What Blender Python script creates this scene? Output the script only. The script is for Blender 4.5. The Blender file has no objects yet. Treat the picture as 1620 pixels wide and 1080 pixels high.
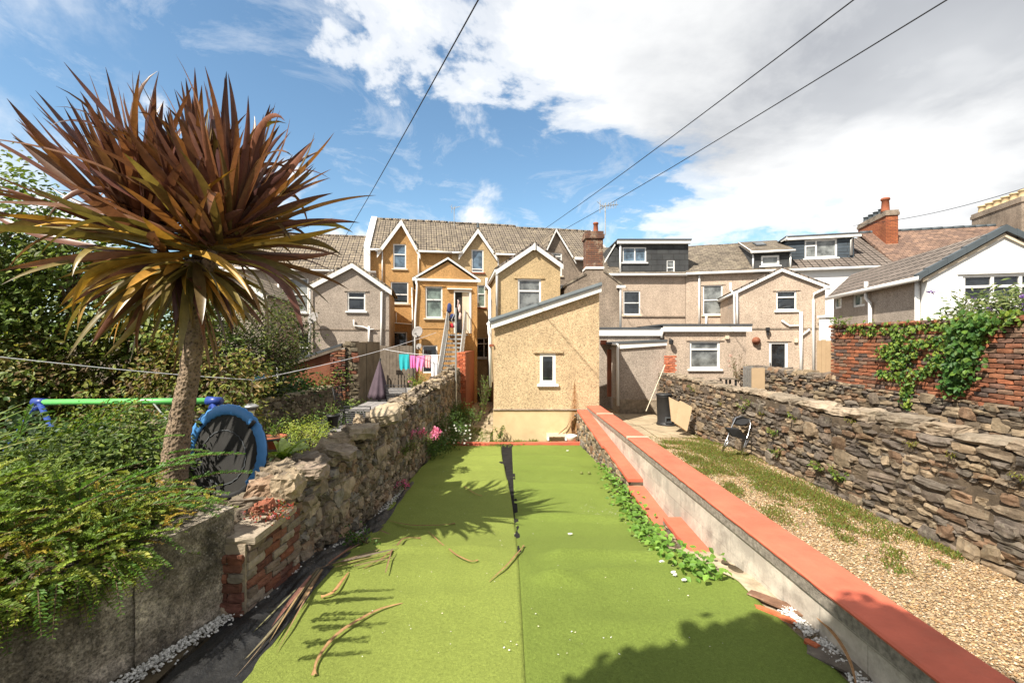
import bpy, math, random
import numpy as np
from mathutils import Vector, Matrix, noise
from mathutils.geometry import tessellate_polygon
R = math.radians
random.seed(11); rng = np.random.default_rng(11)
sc = bpy.context.scene
CAMZ = 2.2
# ---------------------------------------------------------------- camera
cam = bpy.data.cameras.new('camera'); cam.lens = 16; cam.sensor_width = 36; cam.sensor_fit = 'HORIZONTAL'
cam.clip_end = 3000; cam.clip_start = 0.05
co = bpy.data.objects.new('camera', cam); sc.collection.objects.link(co)
co.location = (0, 0, CAMZ); co.rotation_euler = (R(90), 0, 0); sc.camera = co
# ---------------------------------------------------------------- light
SD = Vector((-0.58, -0.62, 1.0)).normalized()
elev = math.asin(SD.z); az = math.atan2(SD.x, SD.y)
sun = bpy.data.lights.new('sun', 'SUN'); sun.energy = 4.8; sun.angle = R(0.5); sun.color = (1.0, 0.93, 0.82)
so = bpy.data.objects.new('sun', sun); sc.collection.objects.link(so)
so.rotation_euler = SD.to_track_quat('Z', 'Y').to_euler(); so.location = (-20, -30, 40)
sc.view_settings.view_transform = 'Standard'; sc.view_settings.look = 'None'
sc.view_settings.exposure = 1.0; sc.view_settings.gamma = 1.0
# ---------------------------------------------------------------- world: Nishita sky and clouds
W = bpy.data.worlds.new("World"); sc.world = W; W.use_nodes = True
nt = W.node_tree; nt.nodes.clear()
def N(nt, t, **kw):
    n = nt.nodes.new(t)
    for k, v in kw.items():
        if k.startswith('i_'): n.inputs[k[2:].replace('_', ' ')].default_value = v
        else: setattr(n, k, v)
    return n
def math_node(nt, op, a, b=None, c=None, clamp=False):
    n = nt.nodes.new('ShaderNodeMath'); n.operation = op; n.use_clamp = clamp
    for i, v in enumerate((a, b, c)):
        if v is None: continue
        if isinstance(v, (int, float)): n.inputs[i].default_value = v
        else: nt.links.new(v, n.inputs[i])
    return n.outputs[0]
def mixc(nt, fac, a, b, mode='MIX'):
    n = nt.nodes.new('ShaderNodeMix'); n.data_type = 'RGBA'; n.blend_type = mode
    for i, v in ((0, fac), (6, a), (7, b)):
        if isinstance(v, (int, float)): n.inputs[i].default_value = v
        elif isinstance(v, tuple): n.inputs[i].default_value = (*v[:3], 1)
        else: nt.links.new(v, n.inputs[i])
    return n.outputs[2]
def ramp(nt, fac, stops, interp='LINEAR'):
    n = nt.nodes.new('ShaderNodeValToRGB'); cr = n.color_ramp; cr.interpolation = interp
    while len(cr.elements) < len(stops): cr.elements.new(0.5)
    for e, (p, c) in zip(cr.elements, stops):
        e.position = p; e.color = (c, c, c, 1) if isinstance(c, (int, float)) else (*c[:3], 1)
    nt.links.new(fac, n.inputs[0]); return n.outputs[0]
sky = N(nt, 'ShaderNodeTexSky'); sky.sky_type = 'NISHITA'; sky.sun_disc = False
sky.sun_elevation = elev; sky.sun_rotation = az; sky.air_density = 1.0; sky.dust_density = 0.6; sky.ozone_density = 2.0
tc = N(nt, 'ShaderNodeTexCoord'); sep = N(nt, 'ShaderNodeSeparateXYZ'); nt.links.new(tc.outputs['Generated'], sep.inputs[0])
X, Y, Z = sep.outputs
# clouds live on a layer overhead: project the direction on a plane
zc = math_node(nt, 'MAXIMUM', math_node(nt, 'ADD', Z, 0.16), 0.05)
cmb = N(nt, 'ShaderNodeCombineXYZ')
nt.links.new(math_node(nt, 'DIVIDE', X, zc), cmb.inputs[0]); nt.links.new(math_node(nt, 'DIVIDE', Y, zc), cmb.inputs[1])
def wnoise(scale, detail, rough, off=(0, 0, 0), dist=0.0, src=None):
    mp = N(nt, 'ShaderNodeMapping'); mp.inputs['Location'].default_value = off
    nt.links.new(src or cmb.outputs[0], mp.inputs[0])
    n = N(nt, 'ShaderNodeTexNoise'); n.inputs['Scale'].default_value = scale; n.inputs['Detail'].default_value = detail
    n.inputs['Roughness'].default_value = rough; n.inputs['Distortion'].default_value = dist
    nt.links.new(mp.outputs[0], n.inputs['Vector']); return n.outputs['Fac']
n1 = wnoise(1.35, 12, 0.60, (3.1, 1.7, 0), 0.25)
n2 = wnoise(3.6, 8, 0.6, (8.3, 0.7, 0), 0.2, tc.outputs['Generated'])
n3 = wnoise(1.1, 5, 0.5, (5.1, 9.7, 2.0))
# big cloud bank to the upper right, ragged edge
s = math_node(nt, 'ADD', math_node(nt, 'ADD', math_node(nt, 'MULTIPLY', X, 0.57), Z), math_node(nt, 'MULTIPLY', Y, -0.50))
s1 = math_node(nt, 'MULTIPLY', s, 2.6)
big = math_node(nt, 'ADD', s1, math_node(nt, 'MULTIPLY', math_node(nt, 'SUBTRACT', n1, 0.5), 2.6))
bigc = ramp(nt, big, [(0.0, 0.0), (0.14, 0.7), (0.34, 1.0)], 'EASE')
# low puffs near the horizon and wisps
pf = math_node(nt, 'SUBTRACT', n2, math_node(nt, 'MULTIPLY', math_node(nt, 'ABSOLUTE', math_node(nt, 'SUBTRACT', Z, 0.20)), 0.55))
puff = ramp(nt, pf, [(0.47, 0.0), (0.58, 0.92)], 'EASE')
wisp = math_node(nt, 'MULTIPLY', ramp(nt, wnoise(2.6, 10, 0.68, (1.4, 4.4, 0), 0.8), [(0.52, 0.0), (0.78, 0.75)]), 0.8)
# haze of cloud, far left edge and low right
lft = math_node(nt, 'MULTIPLY', math_node(nt, 'SUBTRACT', math_node(nt, 'MULTIPLY', X, -1.0), math_node(nt, 'MULTIPLY', Y, 0.88)), 3.2)
lftc = ramp(nt, math_node(nt, 'ADD', lft, math_node(nt, 'MULTIPLY', math_node(nt, 'SUBTRACT', n2, 0.48), 3.0)), [(0.0, 0.0), (0.9, 0.85)], 'EASE')
cov = math_node(nt, 'MAXIMUM', math_node(nt, 'MAXIMUM', bigc, puff), math_node(nt, 'MAXIMUM', wisp, lftc), clamp=True)
# thickness makes the underside grey
th = math_node(nt, 'ADD', math_node(nt, 'MULTIPLY', s, 1.35), math_node(nt, 'MULTIPLY', math_node(nt, 'SUBTRACT', n3, 0.5), 1.9))
grey = ramp(nt, th, [(0.0, (5.4, 5.4, 5.4)), (0.22, (4.7, 4.75, 4.8)), (0.46, (3.1, 3.2, 3.35)), (0.9, (2.3, 2.4, 2.6))])
grey = mixc(nt, math_node(nt, 'MULTIPLY', ramp(nt, n1, [(0.42, 0.0), (0.62, 1.0)]), 0.6), grey, (5.4, 5.4, 5.35))
skyc = mixc(nt, 1.0, sky.outputs[0], (0.80, 0.93, 0.90), 'MULTIPLY')
col = mixc(nt, cov, skyc, grey)
bg = N(nt, 'ShaderNodeBackground'); bg.inputs['Strength'].default_value = 0.11
out = N(nt, 'ShaderNodeOutputWorld'); nt.links.new(col, bg.inputs[0]); nt.links.new(bg.outputs[0], out.inputs[0])

# ---------------------------------------------------------------- materials
def newmat(name):
    m = bpy.data.materials.new(name); m.use_nodes = True; t = m.node_tree
    return m, t, t.nodes['Principled BSDF']
def coords(t, kind, scale=1.0):
    if kind == 'UV': n = t.nodes.new('ShaderNodeUVMap'); n.uv_map = 'UVMap'; o = n.outputs[0]
    else: o = t.nodes.new('ShaderNodeTexCoord').outputs['Object']
    if scale == 1.0: return o
    mp = t.nodes.new('ShaderNodeMapping'); s_ = scale if isinstance(scale, tuple) else (scale,)*3
    mp.inputs['Scale'].default_value = s_; t.links.new(o, mp.inputs[0]); return mp.outputs[0]
def noi(t, co_, scale, detail=3, rough=0.5, out='Fac'):
    n = t.nodes.new('ShaderNodeTexNoise'); n.inputs['Scale'].default_value = scale
    n.inputs['Detail'].default_value = detail; n.inputs['Roughness'].default_value = rough
    t.links.new(co_, n.inputs['Vector']); return n.outputs[out]
def vor(t, co_, scale, feat='F1', out='Distance', rnd=1.0):
    n = t.nodes.new('ShaderNodeTexVoronoi'); n.feature = feat; n.inputs['Scale'].default_value = scale
    n.inputs['Randomness'].default_value = rnd
    t.links.new(co_, n.inputs['Vector']); return n.outputs[out]
def bump(t, b, h, strength, dist, prev=None):
    n = t.nodes.new('ShaderNodeBump'); n.inputs['Strength'].default_value = strength; n.inputs['Distance'].default_value = dist
    t.links.new(h, n.inputs['Height'])
    if prev is not None: t.links.new(prev, n.inputs['Normal'])
    t.links.new(n.outputs[0], b.inputs['Normal']); return n.outputs[0]
def sc3(c, f): return tuple(min(1, x*f) for x in c)
def m_plain(name, c, rough=0.6, var=0.12, scale=4, bmp=0.0, spec=0.3, metal=0.0, dirt=0.0, dirtc=(0.08, 0.07, 0.05)):
    m, t, b = newmat(name); o = coords(t, 'Object')
    f = noi(t, o, scale, 6, 0.6); cc = ramp(t, f, [(0.3, sc3(c, 1-var)), (0.7, sc3(c, 1+var))])
    if dirt:
        g = ramp(t, noi(t, o, scale*0.6, 8, 0.7), [(0.5, 0.0), (0.75, dirt)]); cc = mixc(t, g, cc, dirtc)
    t.links.new(cc, b.inputs['Base Color']); b.inputs['Roughness'].default_value = rough
    b.inputs['Specular IOR Level'].default_value = spec; b.inputs['Metallic'].default_value = metal
    if bmp: bump(t, b, noi(t, o, scale*8, 5, 0.6), bmp, 0.01)
    return m
def m_dash(name, c, stain=0.25, speck=0.45, pscale=55):
    """pebble dashed render: small stones of several tones set in cement"""
    m, t, b = newmat(name); o = coords(t, 'Object')
    v = vor(t, o, pscale, out='Color'); d = vor(t, o, pscale)
    sx = t.nodes.new('ShaderNodeSeparateColor'); t.links.new(v, sx.inputs[0])
    tone = ramp(t, sx.outputs[0], [(0.0, sc3(c, 1-speck*1.15)), (0.22, sc3(c, 1-speck*0.3)), (0.6, c), (1.0, sc3(c, 1+speck*0.75))])
    big = ramp(t, noi(t, o, 0.9, 7, 0.65), [(0.35, 1-stain), (0.62, 1.0)])
    st = noi(t, coords(t, 'Object', (3.0, 3.0, 0.35)), 2.2, 6, 0.6)
    streak = ramp(t, st, [(0.36, 1-stain*0.38), (0.62, 1.0)])
    cc = mixc(t, 1.0, mixc(t, 1.0, tone, big, 'MULTIPLY'), streak, 'MULTIPLY')
    t.links.new(cc, b.inputs['Base Color']); b.inputs['Roughness'].default_value = 0.92; b.inputs['Specular IOR Level'].default_value = 0.15
    bump(t, b, d, 0.7, 0.012); return m
def m_tiles(name, c1, c2, w, h, mortar=(0.03, 0.025, 0.02), wave=True, ms=0.03, dist=0.04, lichen=None):
    m, t, b = newmat(name); uv = coords(t, 'UV')
    br = t.nodes.new('ShaderNodeTexBrick'); br.inputs['Scale'].default_value = 1.0
    br.inputs['Brick Width'].default_value = w; br.inputs['Row Height'].default_value = h
    br.inputs['Mortar Size'].default_value = ms; br.inputs['Mortar Smooth'].default_value = 0.3; br.inputs['Bias'].default_value = 0.0
    br.inputs['Color1'].default_value = (*c1, 1); br.inputs['Color2'].default_value = (*c2, 1); br.inputs['Mortar'].default_value = (*mortar, 1)
    br.offset = 0.0 if wave else 0.5
    t.links.new(uv, br.inputs['Vector'])
    o = coords(t, 'Object'); f = ramp(t, noi(t, o, 1.1, 7, 0.7), [(0.32, 0.68), (0.7, 1.2)])
    cc = mixc(t, 1.0, br.outputs['Color'], f, 'MULTIPLY')
    if lichen:
        cc = mixc(t, ramp(t, noi(t, o, 3.5, 9, 0.75), [(0.52, 0.0), (0.62, 0.6)]), cc, lichen)
    t.links.new(cc, b.inputs['Base Color']); b.inputs['Roughness'].default_value = 0.85; b.inputs['Specular IOR Level'].default_value = 0.25
    s_ = t.nodes.new('ShaderNodeSeparateXYZ'); t.links.new(uv, s_.inputs[0])
    row = math_node(t, 'FRACT', math_node(t, 'DIVIDE', s_.outputs[1], h))
    hgt = math_node(t, 'SUBTRACT', 1.0, row)
    if wave:
        wv = math_node(t, 'SINE', math_node(t, 'MULTIPLY', s_.outputs[0], 2*math.pi/w))
        hgt = math_node(t, 'ADD', hgt, math_node(t, 'MULTIPLY', wv, 0.6))
    hgt = math_node(t, 'ADD', hgt, math_node(t, 'MULTIPLY', br.outputs['Fac'], -1.0))
    bump(t, b, hgt, 1.0, dist); return m
def m_attr(name, rough=0.85, var=0.3, scale=9, bmp=0.6, bscale=30, spec=0.2, trans=0.0, dist=0.01, lichen=0.0, mossy=0.0):
    """base colour from each piece's own colour, plus grain"""
    m, t, b = newmat(name)
    a = t.nodes.new('ShaderNodeAttribute'); a.attribute_name = 'Col'
    o = coords(t, 'Object'); f = ramp(t, noi(t, o, scale, 7, 0.65), [(0.3, 1-var), (0.72, 1+var)])
    cc = mixc(t, 1.0, a.outputs['Color'], f, 'MULTIPLY')
    if lichen:
        cc = mixc(t, ramp(t, noi(t, o, 13, 8, 0.7), [(0.56, 0.0), (0.66, lichen)]), cc, (0.42, 0.38, 0.28))
    if mossy:
        cc = mixc(t, ramp(t, noi(t, o, 3.1, 6, 0.7), [(0.52, 0.0), (0.7, mossy)]), cc, (0.09, 0.10, 0.025))
    t.links.new(cc, b.inputs['Base Color']); b.inputs['Roughness'].default_value = rough; b.inputs['Specular IOR Level'].default_value = spec
    if bmp: bump(t, b, noi(t, o, bscale, 8, 0.7), bmp, dist)
    if trans:
        tr = t.nodes.new('ShaderNodeBsdfTranslucent'); mx = t.nodes.new('ShaderNodeMixShader'); mx.inputs[0].default_value = trans
        t.links.new(mixc(t, 1.0, cc, (1.0, 1.0, 0.55), 'MULTIPLY'), tr.inputs[0])
        t.links.new(b.outputs[0], mx.inputs[1]); t.links.new(tr.outputs[0], mx.inputs[2])
        t.links.new(mx.outputs[0], t.nodes['Material Output'].inputs['Surface'])
    return m
def m_glass(name, c=(0.02, 0.025, 0.03), var=0.0):
    m, t, b = newmat(name); o = coords(t, 'Object')
    cc = ramp(t, noi(t, o, 2.2, 5, 0.6), [(0.40, sc3(c, 0.45)), (0.62, sc3(c, 1.5))])
    t.links.new(cc, b.inputs['Base Color']); b.inputs['Roughness'].default_value = 0.03
    b.inputs['Specular IOR Level'].default_value = 0.9
    bump(t, b, noi(t, o, 1.5, 2, 0.5), 0.12, 0.02); return m
M = {}
M['dash_grey'] = m_dash('pebbledash_grey', (0.45, 0.38, 0.315))
M['dash_pink'] = m_dash('pebbledash_pinkish', (0.54, 0.43, 0.335), 0.2)
M['dash_cream'] = m_dash('pebbledash_cream', (0.58, 0.43, 0.24), 0.14)
M['dash_yellow'] = m_dash('pebbledash_yellow', (0.60, 0.45, 0.275), 0.2, 0.46, 50)
M['dash_orange'] = m_dash('pebbledash_orange', (0.58, 0.335, 0.135), 0.28)
M['dash_dark'] = m_dash('pebbledash_weathered', (0.36, 0.29, 0.225), 0.45)
M['render_white'] = m_plain('painted_render_white', (0.80, 0.80, 0.78), 0.8, 0.03, 2, 0.2)
M['plinth'] = m_plain('painted_plinth_cream', (0.60, 0.46, 0.265), 0.8, 0.14, 1.6, 0.4, dirt=0.45, dirtc=(0.36, 0.24, 0.11))
M['upvc'] = m_plain('white_plastic', (0.80, 0.79, 0.76), 0.4, 0.04, 3, 0, 0.4, dirt=0.12)
M['fascia'] = m_plain('white_fascia_paint', (0.80, 0.79, 0.75), 0.5, 0.05, 2, 0, 0.3, dirt=0.18, dirtc=(0.35, 0.3, 0.22))
M['sill'] = m_plain('painted_sill', (0.66, 0.56, 0.42), 0.7, 0.1, 4)
M['sillred'] = m_plain('red_sill', (0.28, 0.085, 0.04), 0.7, 0.2, 4)
M['tile_brown'] = m_tiles('concrete_tile_brown', (0.25, 0.205, 0.155), (0.19, 0.155, 0.12), 0.30, 0.33, lichen=(0.36, 0.30, 0.2))
M['tile_new'] = m_tiles('concrete_tile_grey_brown', (0.20, 0.165, 0.14), (0.165, 0.135, 0.115), 0.32, 0.34, dist=0.04)
M['slate'] = m_tiles('slate_roof', (0.20, 0.165, 0.125), (0.11, 0.09, 0.07), 0.28, 0.2, wave=False, ms=0.008, dist=0.02, lichen=(0.30, 0.255, 0.18))
M['slate_red'] = m_tiles('old_tile_roof', (0.27, 0.17, 0.12), (0.145, 0.095, 0.075), 0.27, 0.2, wave=False, ms=0.008, dist=0.02)
M['slate_hung'] = m_tiles('slate_cladding', (0.075, 0.078, 0.078), (0.06, 0.062, 0.064), 0.6, 0.3, wave=False, ms=0.007, dist=0.015)
M['clad_blue'] = m_tiles('grey_board_cladding', (0.075, 0.095, 0.115), (0.07, 0.088, 0.105), 3.0, 0.17, wave=False, ms=0.008, dist=0.015)
M['felt'] = m_plain('roofing_felt', (0.075, 0.082, 0.088), 0.8, 0.2, 3, 0.3)
M['felt_blue'] = m_plain('mineral_felt_grey', (0.19, 0.22, 0.235), 0.8, 0.12, 3, 0.3)
M['ridge_tile'] = m_plain('dark_verge_tile', (0.07, 0.085, 0.095), 0.6, 0.15, 3)
M['glass'] = m_glass('window_glass'); M['glass_sky'] = m_glass('window_glass_painted_sky', (0.10, 0.15, 0.20))  # bluish pane for upper windows has the reflected sky painted into its colour
M['glass_green'] = m_glass('window_glass_curtain', (0.16, 0.21, 0.18)); M['glass_grey'] = m_glass('window_glass_blind', (0.17, 0.18, 0.175))
M['dark'] = m_plain('unlit_room_paint', (0.03, 0.027, 0.025), 0.9, 0.2)
M['coral'] = m_plain('coral_masonry_paint', (0.55, 0.13, 0.075), 0.75, 0.15, 3.5, 0.45, dirt=0.32, dirtc=(0.38, 0.17, 0.11))
M['terracotta'] = m_plain('terracotta', (0.28, 0.09, 0.045), 0.8, 0.15, 5, 0.3)
M['rust'] = m_plain('red_oxide_boards', (0.24, 0.085, 0.045), 0.75, 0.3, 3, 0.3, dirt=0.4)
M['black'] = m_plain('black_plastic', (0.022, 0.022, 0.023), 0.5, 0.2, 6, 0.1, 0.4)
M['metal'] = m_plain('galvanised_steel', (0.50, 0.50, 0.48), 0.4, 0.15, 8, 0, 0.5, 0.7)
M['chrome'] = m_plain('chrome_tube', (0.7, 0.7, 0.7), 0.2, 0.05, 8, 0, 0.5, 1.0)
M['wire'] = m_plain('black_cable', (0.015, 0.015, 0.017), 0.6, 0.1)
M['green_bar'] = m_plain('green_powder_coat', (0.13, 0.50, 0.12), 0.35, 0.08, 5, 0, 0.5)
M['blue_leg'] = m_plain('navy_powder_coat', (0.02, 0.05, 0.24), 0.4, 0.1, 5, 0, 0.5)
M['blue_pad'] = m_plain('blue_vinyl_pad', (0.07, 0.24, 0.55), 0.45, 0.12, 5, 0.3, 0.4)
M['mesh'] = m_plain('black_net', (0.03, 0.029, 0.027), 0.8, 0.35, 2.5, 0.2)
M['bark'] = None
M['stone'] = m_attr('rubble_stone', 0.88, 0.42, 7, 0.9, 26, 0.2, dist=0.02, lichen=0.55, mossy=0.35)
M['stone_r'] = m_attr('rubble_stone_sunlit', 0.85, 0.38, 8, 0.9, 26, 0.25, dist=0.015, lichen=0.35, mossy=0.15)
M['brick'] = m_attr('old_brick', 0.9, 0.35, 14, 0.7, 45, 0.2, lichen=0.10)
M['mortar'] = m_plain('old_mortar', (0.30, 0.245, 0.18), 0.95, 0.35, 9, 0.9, 0.1)
M['mortar_dark'] = m_plain('dark_mortar', (0.11, 0.085, 0.06), 0.95, 0.4, 9, 0.9, 0.1)
M['leaf'] = m_attr('leaf', 0.5, 0.2, 30, 0, spec=0.35, trans=0.4)
M['leaf_big'] = m_attr('blade_leaf', 0.36, 0.28, 16, 0.25, 60, spec=0.5, trans=0.26, dist=0.002)
M['petal'] = m_attr('petal', 0.6, 0.15, 40, 0, spec=0.2, trans=0.3)
M['wood_bark'] = m_plain('twig_bark', (0.13, 0.09, 0.055), 0.9, 0.35, 14, 0.8)
M['dead'] = m_attr('dead_leaf', 0.75, 0.3, 20, 0.5, 60, spec=0.2, trans=0.1)
M['pebble'] = m_attr('pebbles', 0.7, 0.2, 60, 0.3, 90, spec=0.3)
M['timber'] = m_plain('weathered_timber', (0.155, 0.125, 0.095), 0.9, 0.3, 5, 0.5)
M['timber_pale'] = m_plain('pale_board', (0.46, 0.33, 0.20), 0.7, 0.08, 4, 0.1)
M['white_cloth'] = m_plain('white_cloth', (0.78, 0.78, 0.8), 0.8, 0.05, 6, 0.2)
M['decking'] = m_plain('grey_decking', (0.24, 0.225, 0.215), 0.85, 0.2, 6, 0.3)
M['soil'] = m_plain('soil', (0.09, 0.07, 0.045), 0.95, 0.45, 5, 1.0, 0.1)

# ---------------------------------------------------------------- frames and mesh building
def ray(px, py, Yd): return Vector(((px-810)/720*Yd, Yd, CAMZ+(540-py)/720*Yd))
P = ray
class Fr:
    """a vertical plane in the place: origin, direction along it, outward side"""
    def __init__(s, ox, oy, dx, dy):
        n = math.hypot(dx, dy); s.o = (ox, oy); s.d = (dx/n, dy/n); s.n = (dy/n, -dx/n)
    def uz(s, px, py):
        rx = (px-810)/720; t = (s.o[0]*s.n[0]+s.o[1]*s.n[1])/(rx*s.n[0]+s.n[1])
        return ((rx*t-s.o[0])*s.d[0]+(t-s.o[1])*s.d[1], CAMZ+(540-py)/720*t)
    def pt(s, u, z, d=0.0): return Vector((s.o[0]+s.d[0]*u+s.n[0]*d, s.o[1]+s.d[1]*u+s.n[1]*d, z))
def FK(y0, k): return Fr(0, y0, 1, k)
WF = Fr(0, 0, 1, 0)

def wloc(o):
    v = Vector((0, 0, 0))
    while o is not None: v = v+o.location; o = o.parent
    return v
def tag(o, label=None, cat=None, group=None, kind=None):
    if label: o['label'] = label
    if cat: o['category'] = cat
    if group: o['group'] = group
    if kind: o['kind'] = kind
    return o
def finish(name, me, mat, parent, smooth=False, label=None):
    n = len(me.vertices); a = np.empty(n*3, dtype=np.float64); me.vertices.foreach_get('co', a); a = a.reshape(-1, 3)
    if parent is None:
        lo, hi = a.min(0), a.max(0); org = Vector(((lo[0]+hi[0])/2, (lo[1]+hi[1])/2, lo[2]))
    else: org = wloc(parent)
    a -= np.array(org); me.vertices.foreach_set('co', a.ravel())
    o = bpy.data.objects.new(name, me); sc.collection.objects.link(o)
    if parent is None: o.location = org
    else: o.parent = parent
    me.materials.append(mat)
    me.polygons.foreach_set('use_smooth', [bool(smooth)]*len(me.polygons))
    me.update()
    if label: o['label'] = label
    return o
def thing(name, label, cat, loc, group=None):
    o = bpy.data.objects.new(name, None); sc.collection.objects.link(o); o.location = loc; o.empty_display_size = 0.2
    return tag(o, label, cat, group)
def add_uv(me):
    uvl = me.uv_layers.new(name='UVMap'); nl = len(me.loops)
    vi = np.empty(nl, dtype=np.int32); me.loops.foreach_get('vertex_index', vi)
    c = np.empty(len(me.vertices)*3); me.vertices.foreach_get('co', c); c = c.reshape(-1, 3)
    nf = len(me.polygons); nn = np.empty(nf*3); me.polygons.foreach_get('normal', nn); nn = nn.reshape(-1, 3)
    tot = np.empty(nf, dtype=np.int32); me.polygons.foreach_get('loop_total', tot)
    t = np.stack([-nn[:, 1], nn[:, 0], np.zeros(nf)], 1); l = np.linalg.norm(t, axis=1)
    flat = l < 0.05; t[flat] = (1, 0, 0); l[flat] = 1; t /= l[:, None]
    b = np.cross(nn, t); T = np.repeat(t, tot, 0); B = np.repeat(b, tot, 0); p = c[vi]
    uv = np.stack([(p*T).sum(1), (p*B).sum(1)], 1).astype(np.float32); uvl.data.foreach_set('uv', uv.ravel())
class MB:
    def __init__(s): s.v = []; s.f = []; s.c = []; s.col = (1, 1, 1)
    def add(s, vs, fs):
        b = len(s.v); s.v += [tuple(p) for p in vs]; s.c += [s.col]*len(vs)
        s.f += [tuple(b+i for i in f) for f in fs]; return s
    def box8(s, p): return s.add(p, [(0, 1, 3, 2), (4, 6, 7, 5), (0, 4, 5, 1), (2, 3, 7, 6), (0, 2, 6, 4), (1, 5, 7, 3)])
    def box(s, x0, x1, y0, y1, z0, z1): return s.box8([(x, y, z) for x in (x0, x1) for y in (y0, y1) for z in (z0, z1)])
    def fbox(s, F, u0, u1, z0, z1, d0, d1): return s.box8([F.pt(u, z, d) for u in (u0, u1) for d in (d0, d1) for z in (z0, z1)])
    def pbox(s, F, px0, py0, px1, py1, d0, d1):
        u0, z1 = F.uz(px0, py0); u1, z0 = F.uz(px1, py1); return s.fbox(F, u0, u1, z0, z1, d0, d1)
    def prism(s, F, poly, d0, d1):
        n = len(poly); vs = [F.pt(u, z, d1) for u, z in poly]+[F.pt(u, z, d0) for u, z in poly]
        return s.add(vs, [tuple(range(n)), tuple(range(2*n-1, n-1, -1))]+[(i, i+n, (i+1) % n+n, (i+1) % n) for i in range(n)])
    def prof(s, F, prof, u0, u1):
        n = len(prof); vs = [F.pt(u0, z, d) for d, z in prof]+[F.pt(u1, z, d) for d, z in prof]
        return s.add(vs, [tuple(range(n)), tuple(range(2*n-1, n-1, -1))]+[(i, i+n, (i+1) % n+n, (i+1) % n) for i in range(n)])
    def wall(s, F, poly, holes, depth, rev=0.1):
        """solid block whose front has real openings with reveals"""
        loops = [[Vector((u, z, 0)) for u, z in poly]]+[[Vector((a, b, 0)), Vector((a, d, 0)), Vector((c, d, 0)), Vector((c, b, 0))] for a, b, c, d in holes]
        flat = [p for l in loops for p in l]; b0 = len(s.v)
        s.v += [tuple(F.pt(p.x, p.y)) for p in flat]; s.c += [s.col]*len(flat)
        for t in tessellate_polygon(loops): s.f.append(tuple(b0+i for i in t))
        n = len(poly); vs = [F.pt(u, z, 0) for u, z in poly]+[F.pt(u, z, -depth) for u, z in poly]
        s.add(vs, [tuple(range(2*n-1, n-1, -1))]+[(i, i+n, (i+1) % n+n, (i+1) % n) for i in range(n)])
        for a, b, c, d in holes:
            q = [(a, b), (c, b), (c, d), (a, d)]
            s.add([F.pt(u, z, 0) for u, z in q]+[F.pt(u, z, -rev) for u, z in q], [(i, (i+1) % 4, (i+1) % 4+4, i+4) for i in range(4)]+[(4, 5, 6, 7)])
        return s
    def tube(s, pts, r, n=8, cap=True):
        pts = [Vector(p) for p in pts]; rs = r if isinstance(r, (list, tuple)) else [r]*len(pts)
        vs = []; m = len(pts)
        for i, p in enumerate(pts):
            d = (pts[min(i+1, m-1)]-pts[max(i-1, 0)]).normalized()
            a = d.cross(Vector((0, 0, 1)) if abs(d.z) < 0.9 else Vector((1, 0, 0))).normalized(); b = d.cross(a)
            for k in range(n):
                t = 2*math.pi*k/n; vs.append(p+(a*math.cos(t)+b*math.sin(t))*rs[i])
        fs = [(i*n+k, i*n+(k+1) % n, (i+1)*n+(k+1) % n, (i+1)*n+k) for i in range(m-1) for k in range(n)]
        if cap: fs += [tuple(range(n-1, -1, -1)), tuple(range((m-1)*n, m*n))]
        return s.add(vs, fs)
    def lathe(s, c, prof, n=20, axis=None, rx=1.0):
        c = Vector(c); q = (axis or Vector((0, 0, 1))).to_track_quat('Z', 'Y')
        vs = [c+q @ Vector((r*math.cos(2*math.pi*k/n)*rx, r*math.sin(2*math.pi*k/n), h)) for r, h in prof for k in range(n)]
        m = len(prof)
        return s.add(vs, [(i*n+k, i*n+(k+1) % n, (i+1)*n+(k+1) % n, (i+1)*n+k) for i in range(m-1) for k in range(n)]+[tuple(range(n-1, -1, -1)), tuple(range((m-1)*n, m*n))])
    def build(s, name, mat, parent=None, smooth=False, label=None, cat=None, group=None, kind=None, colattr=False):
        me = bpy.data.meshes.new(name); me.from_pydata(s.v, [], s.f); me.update(calc_edges=True)
        import bmesh
        bm = bmesh.new(); bm.from_mesh(me); bmesh.ops.recalc_face_normals(bm, faces=bm.faces); bm.to_mesh(me); bm.free()
        add_uv(me)
        if colattr:
            at = me.color_attributes.new('Col', 'FLOAT_COLOR', 'POINT'); a = np.ones((len(s.v), 4), dtype=np.float32); a[:, :3] = s.c
            at.data.foreach_set('color', a.ravel())
        o = finish(name, me, mat, parent, smooth, label)
        return tag(o, label, cat, group, kind)
def np_mesh(name, V, Fq, C, mat, parent=None, smooth=False, nv=4, **kw):
    """V (n,3) verts, Fq (m,nv) faces, C (n,3) colours"""
    me = bpy.data.meshes.new(name); me.vertices.add(len(V)); me.vertices.foreach_set('co', V.astype(np.float32).ravel())
    m = len(Fq); me.loops.add(m*nv); me.polygons.add(m)
    me.loops.foreach_set('vertex_index', Fq.astype(np.int32).ravel())
    me.polygons.foreach_set('loop_start', np.arange(0, m*nv, nv, dtype=np.int32)); me.polygons.foreach_set('loop_total', np.full(m, nv, dtype=np.int32))
    me.update(calc_edges=True)
    at = me.color_attributes.new('Col', 'FLOAT_COLOR', 'POINT'); a = np.ones((len(V), 4), dtype=np.float32); a[:, :3] = C
    at.data.foreach_set('color', a.ravel())
    o = finish(name, me, mat, parent, smooth); return tag(o, **kw)

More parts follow.
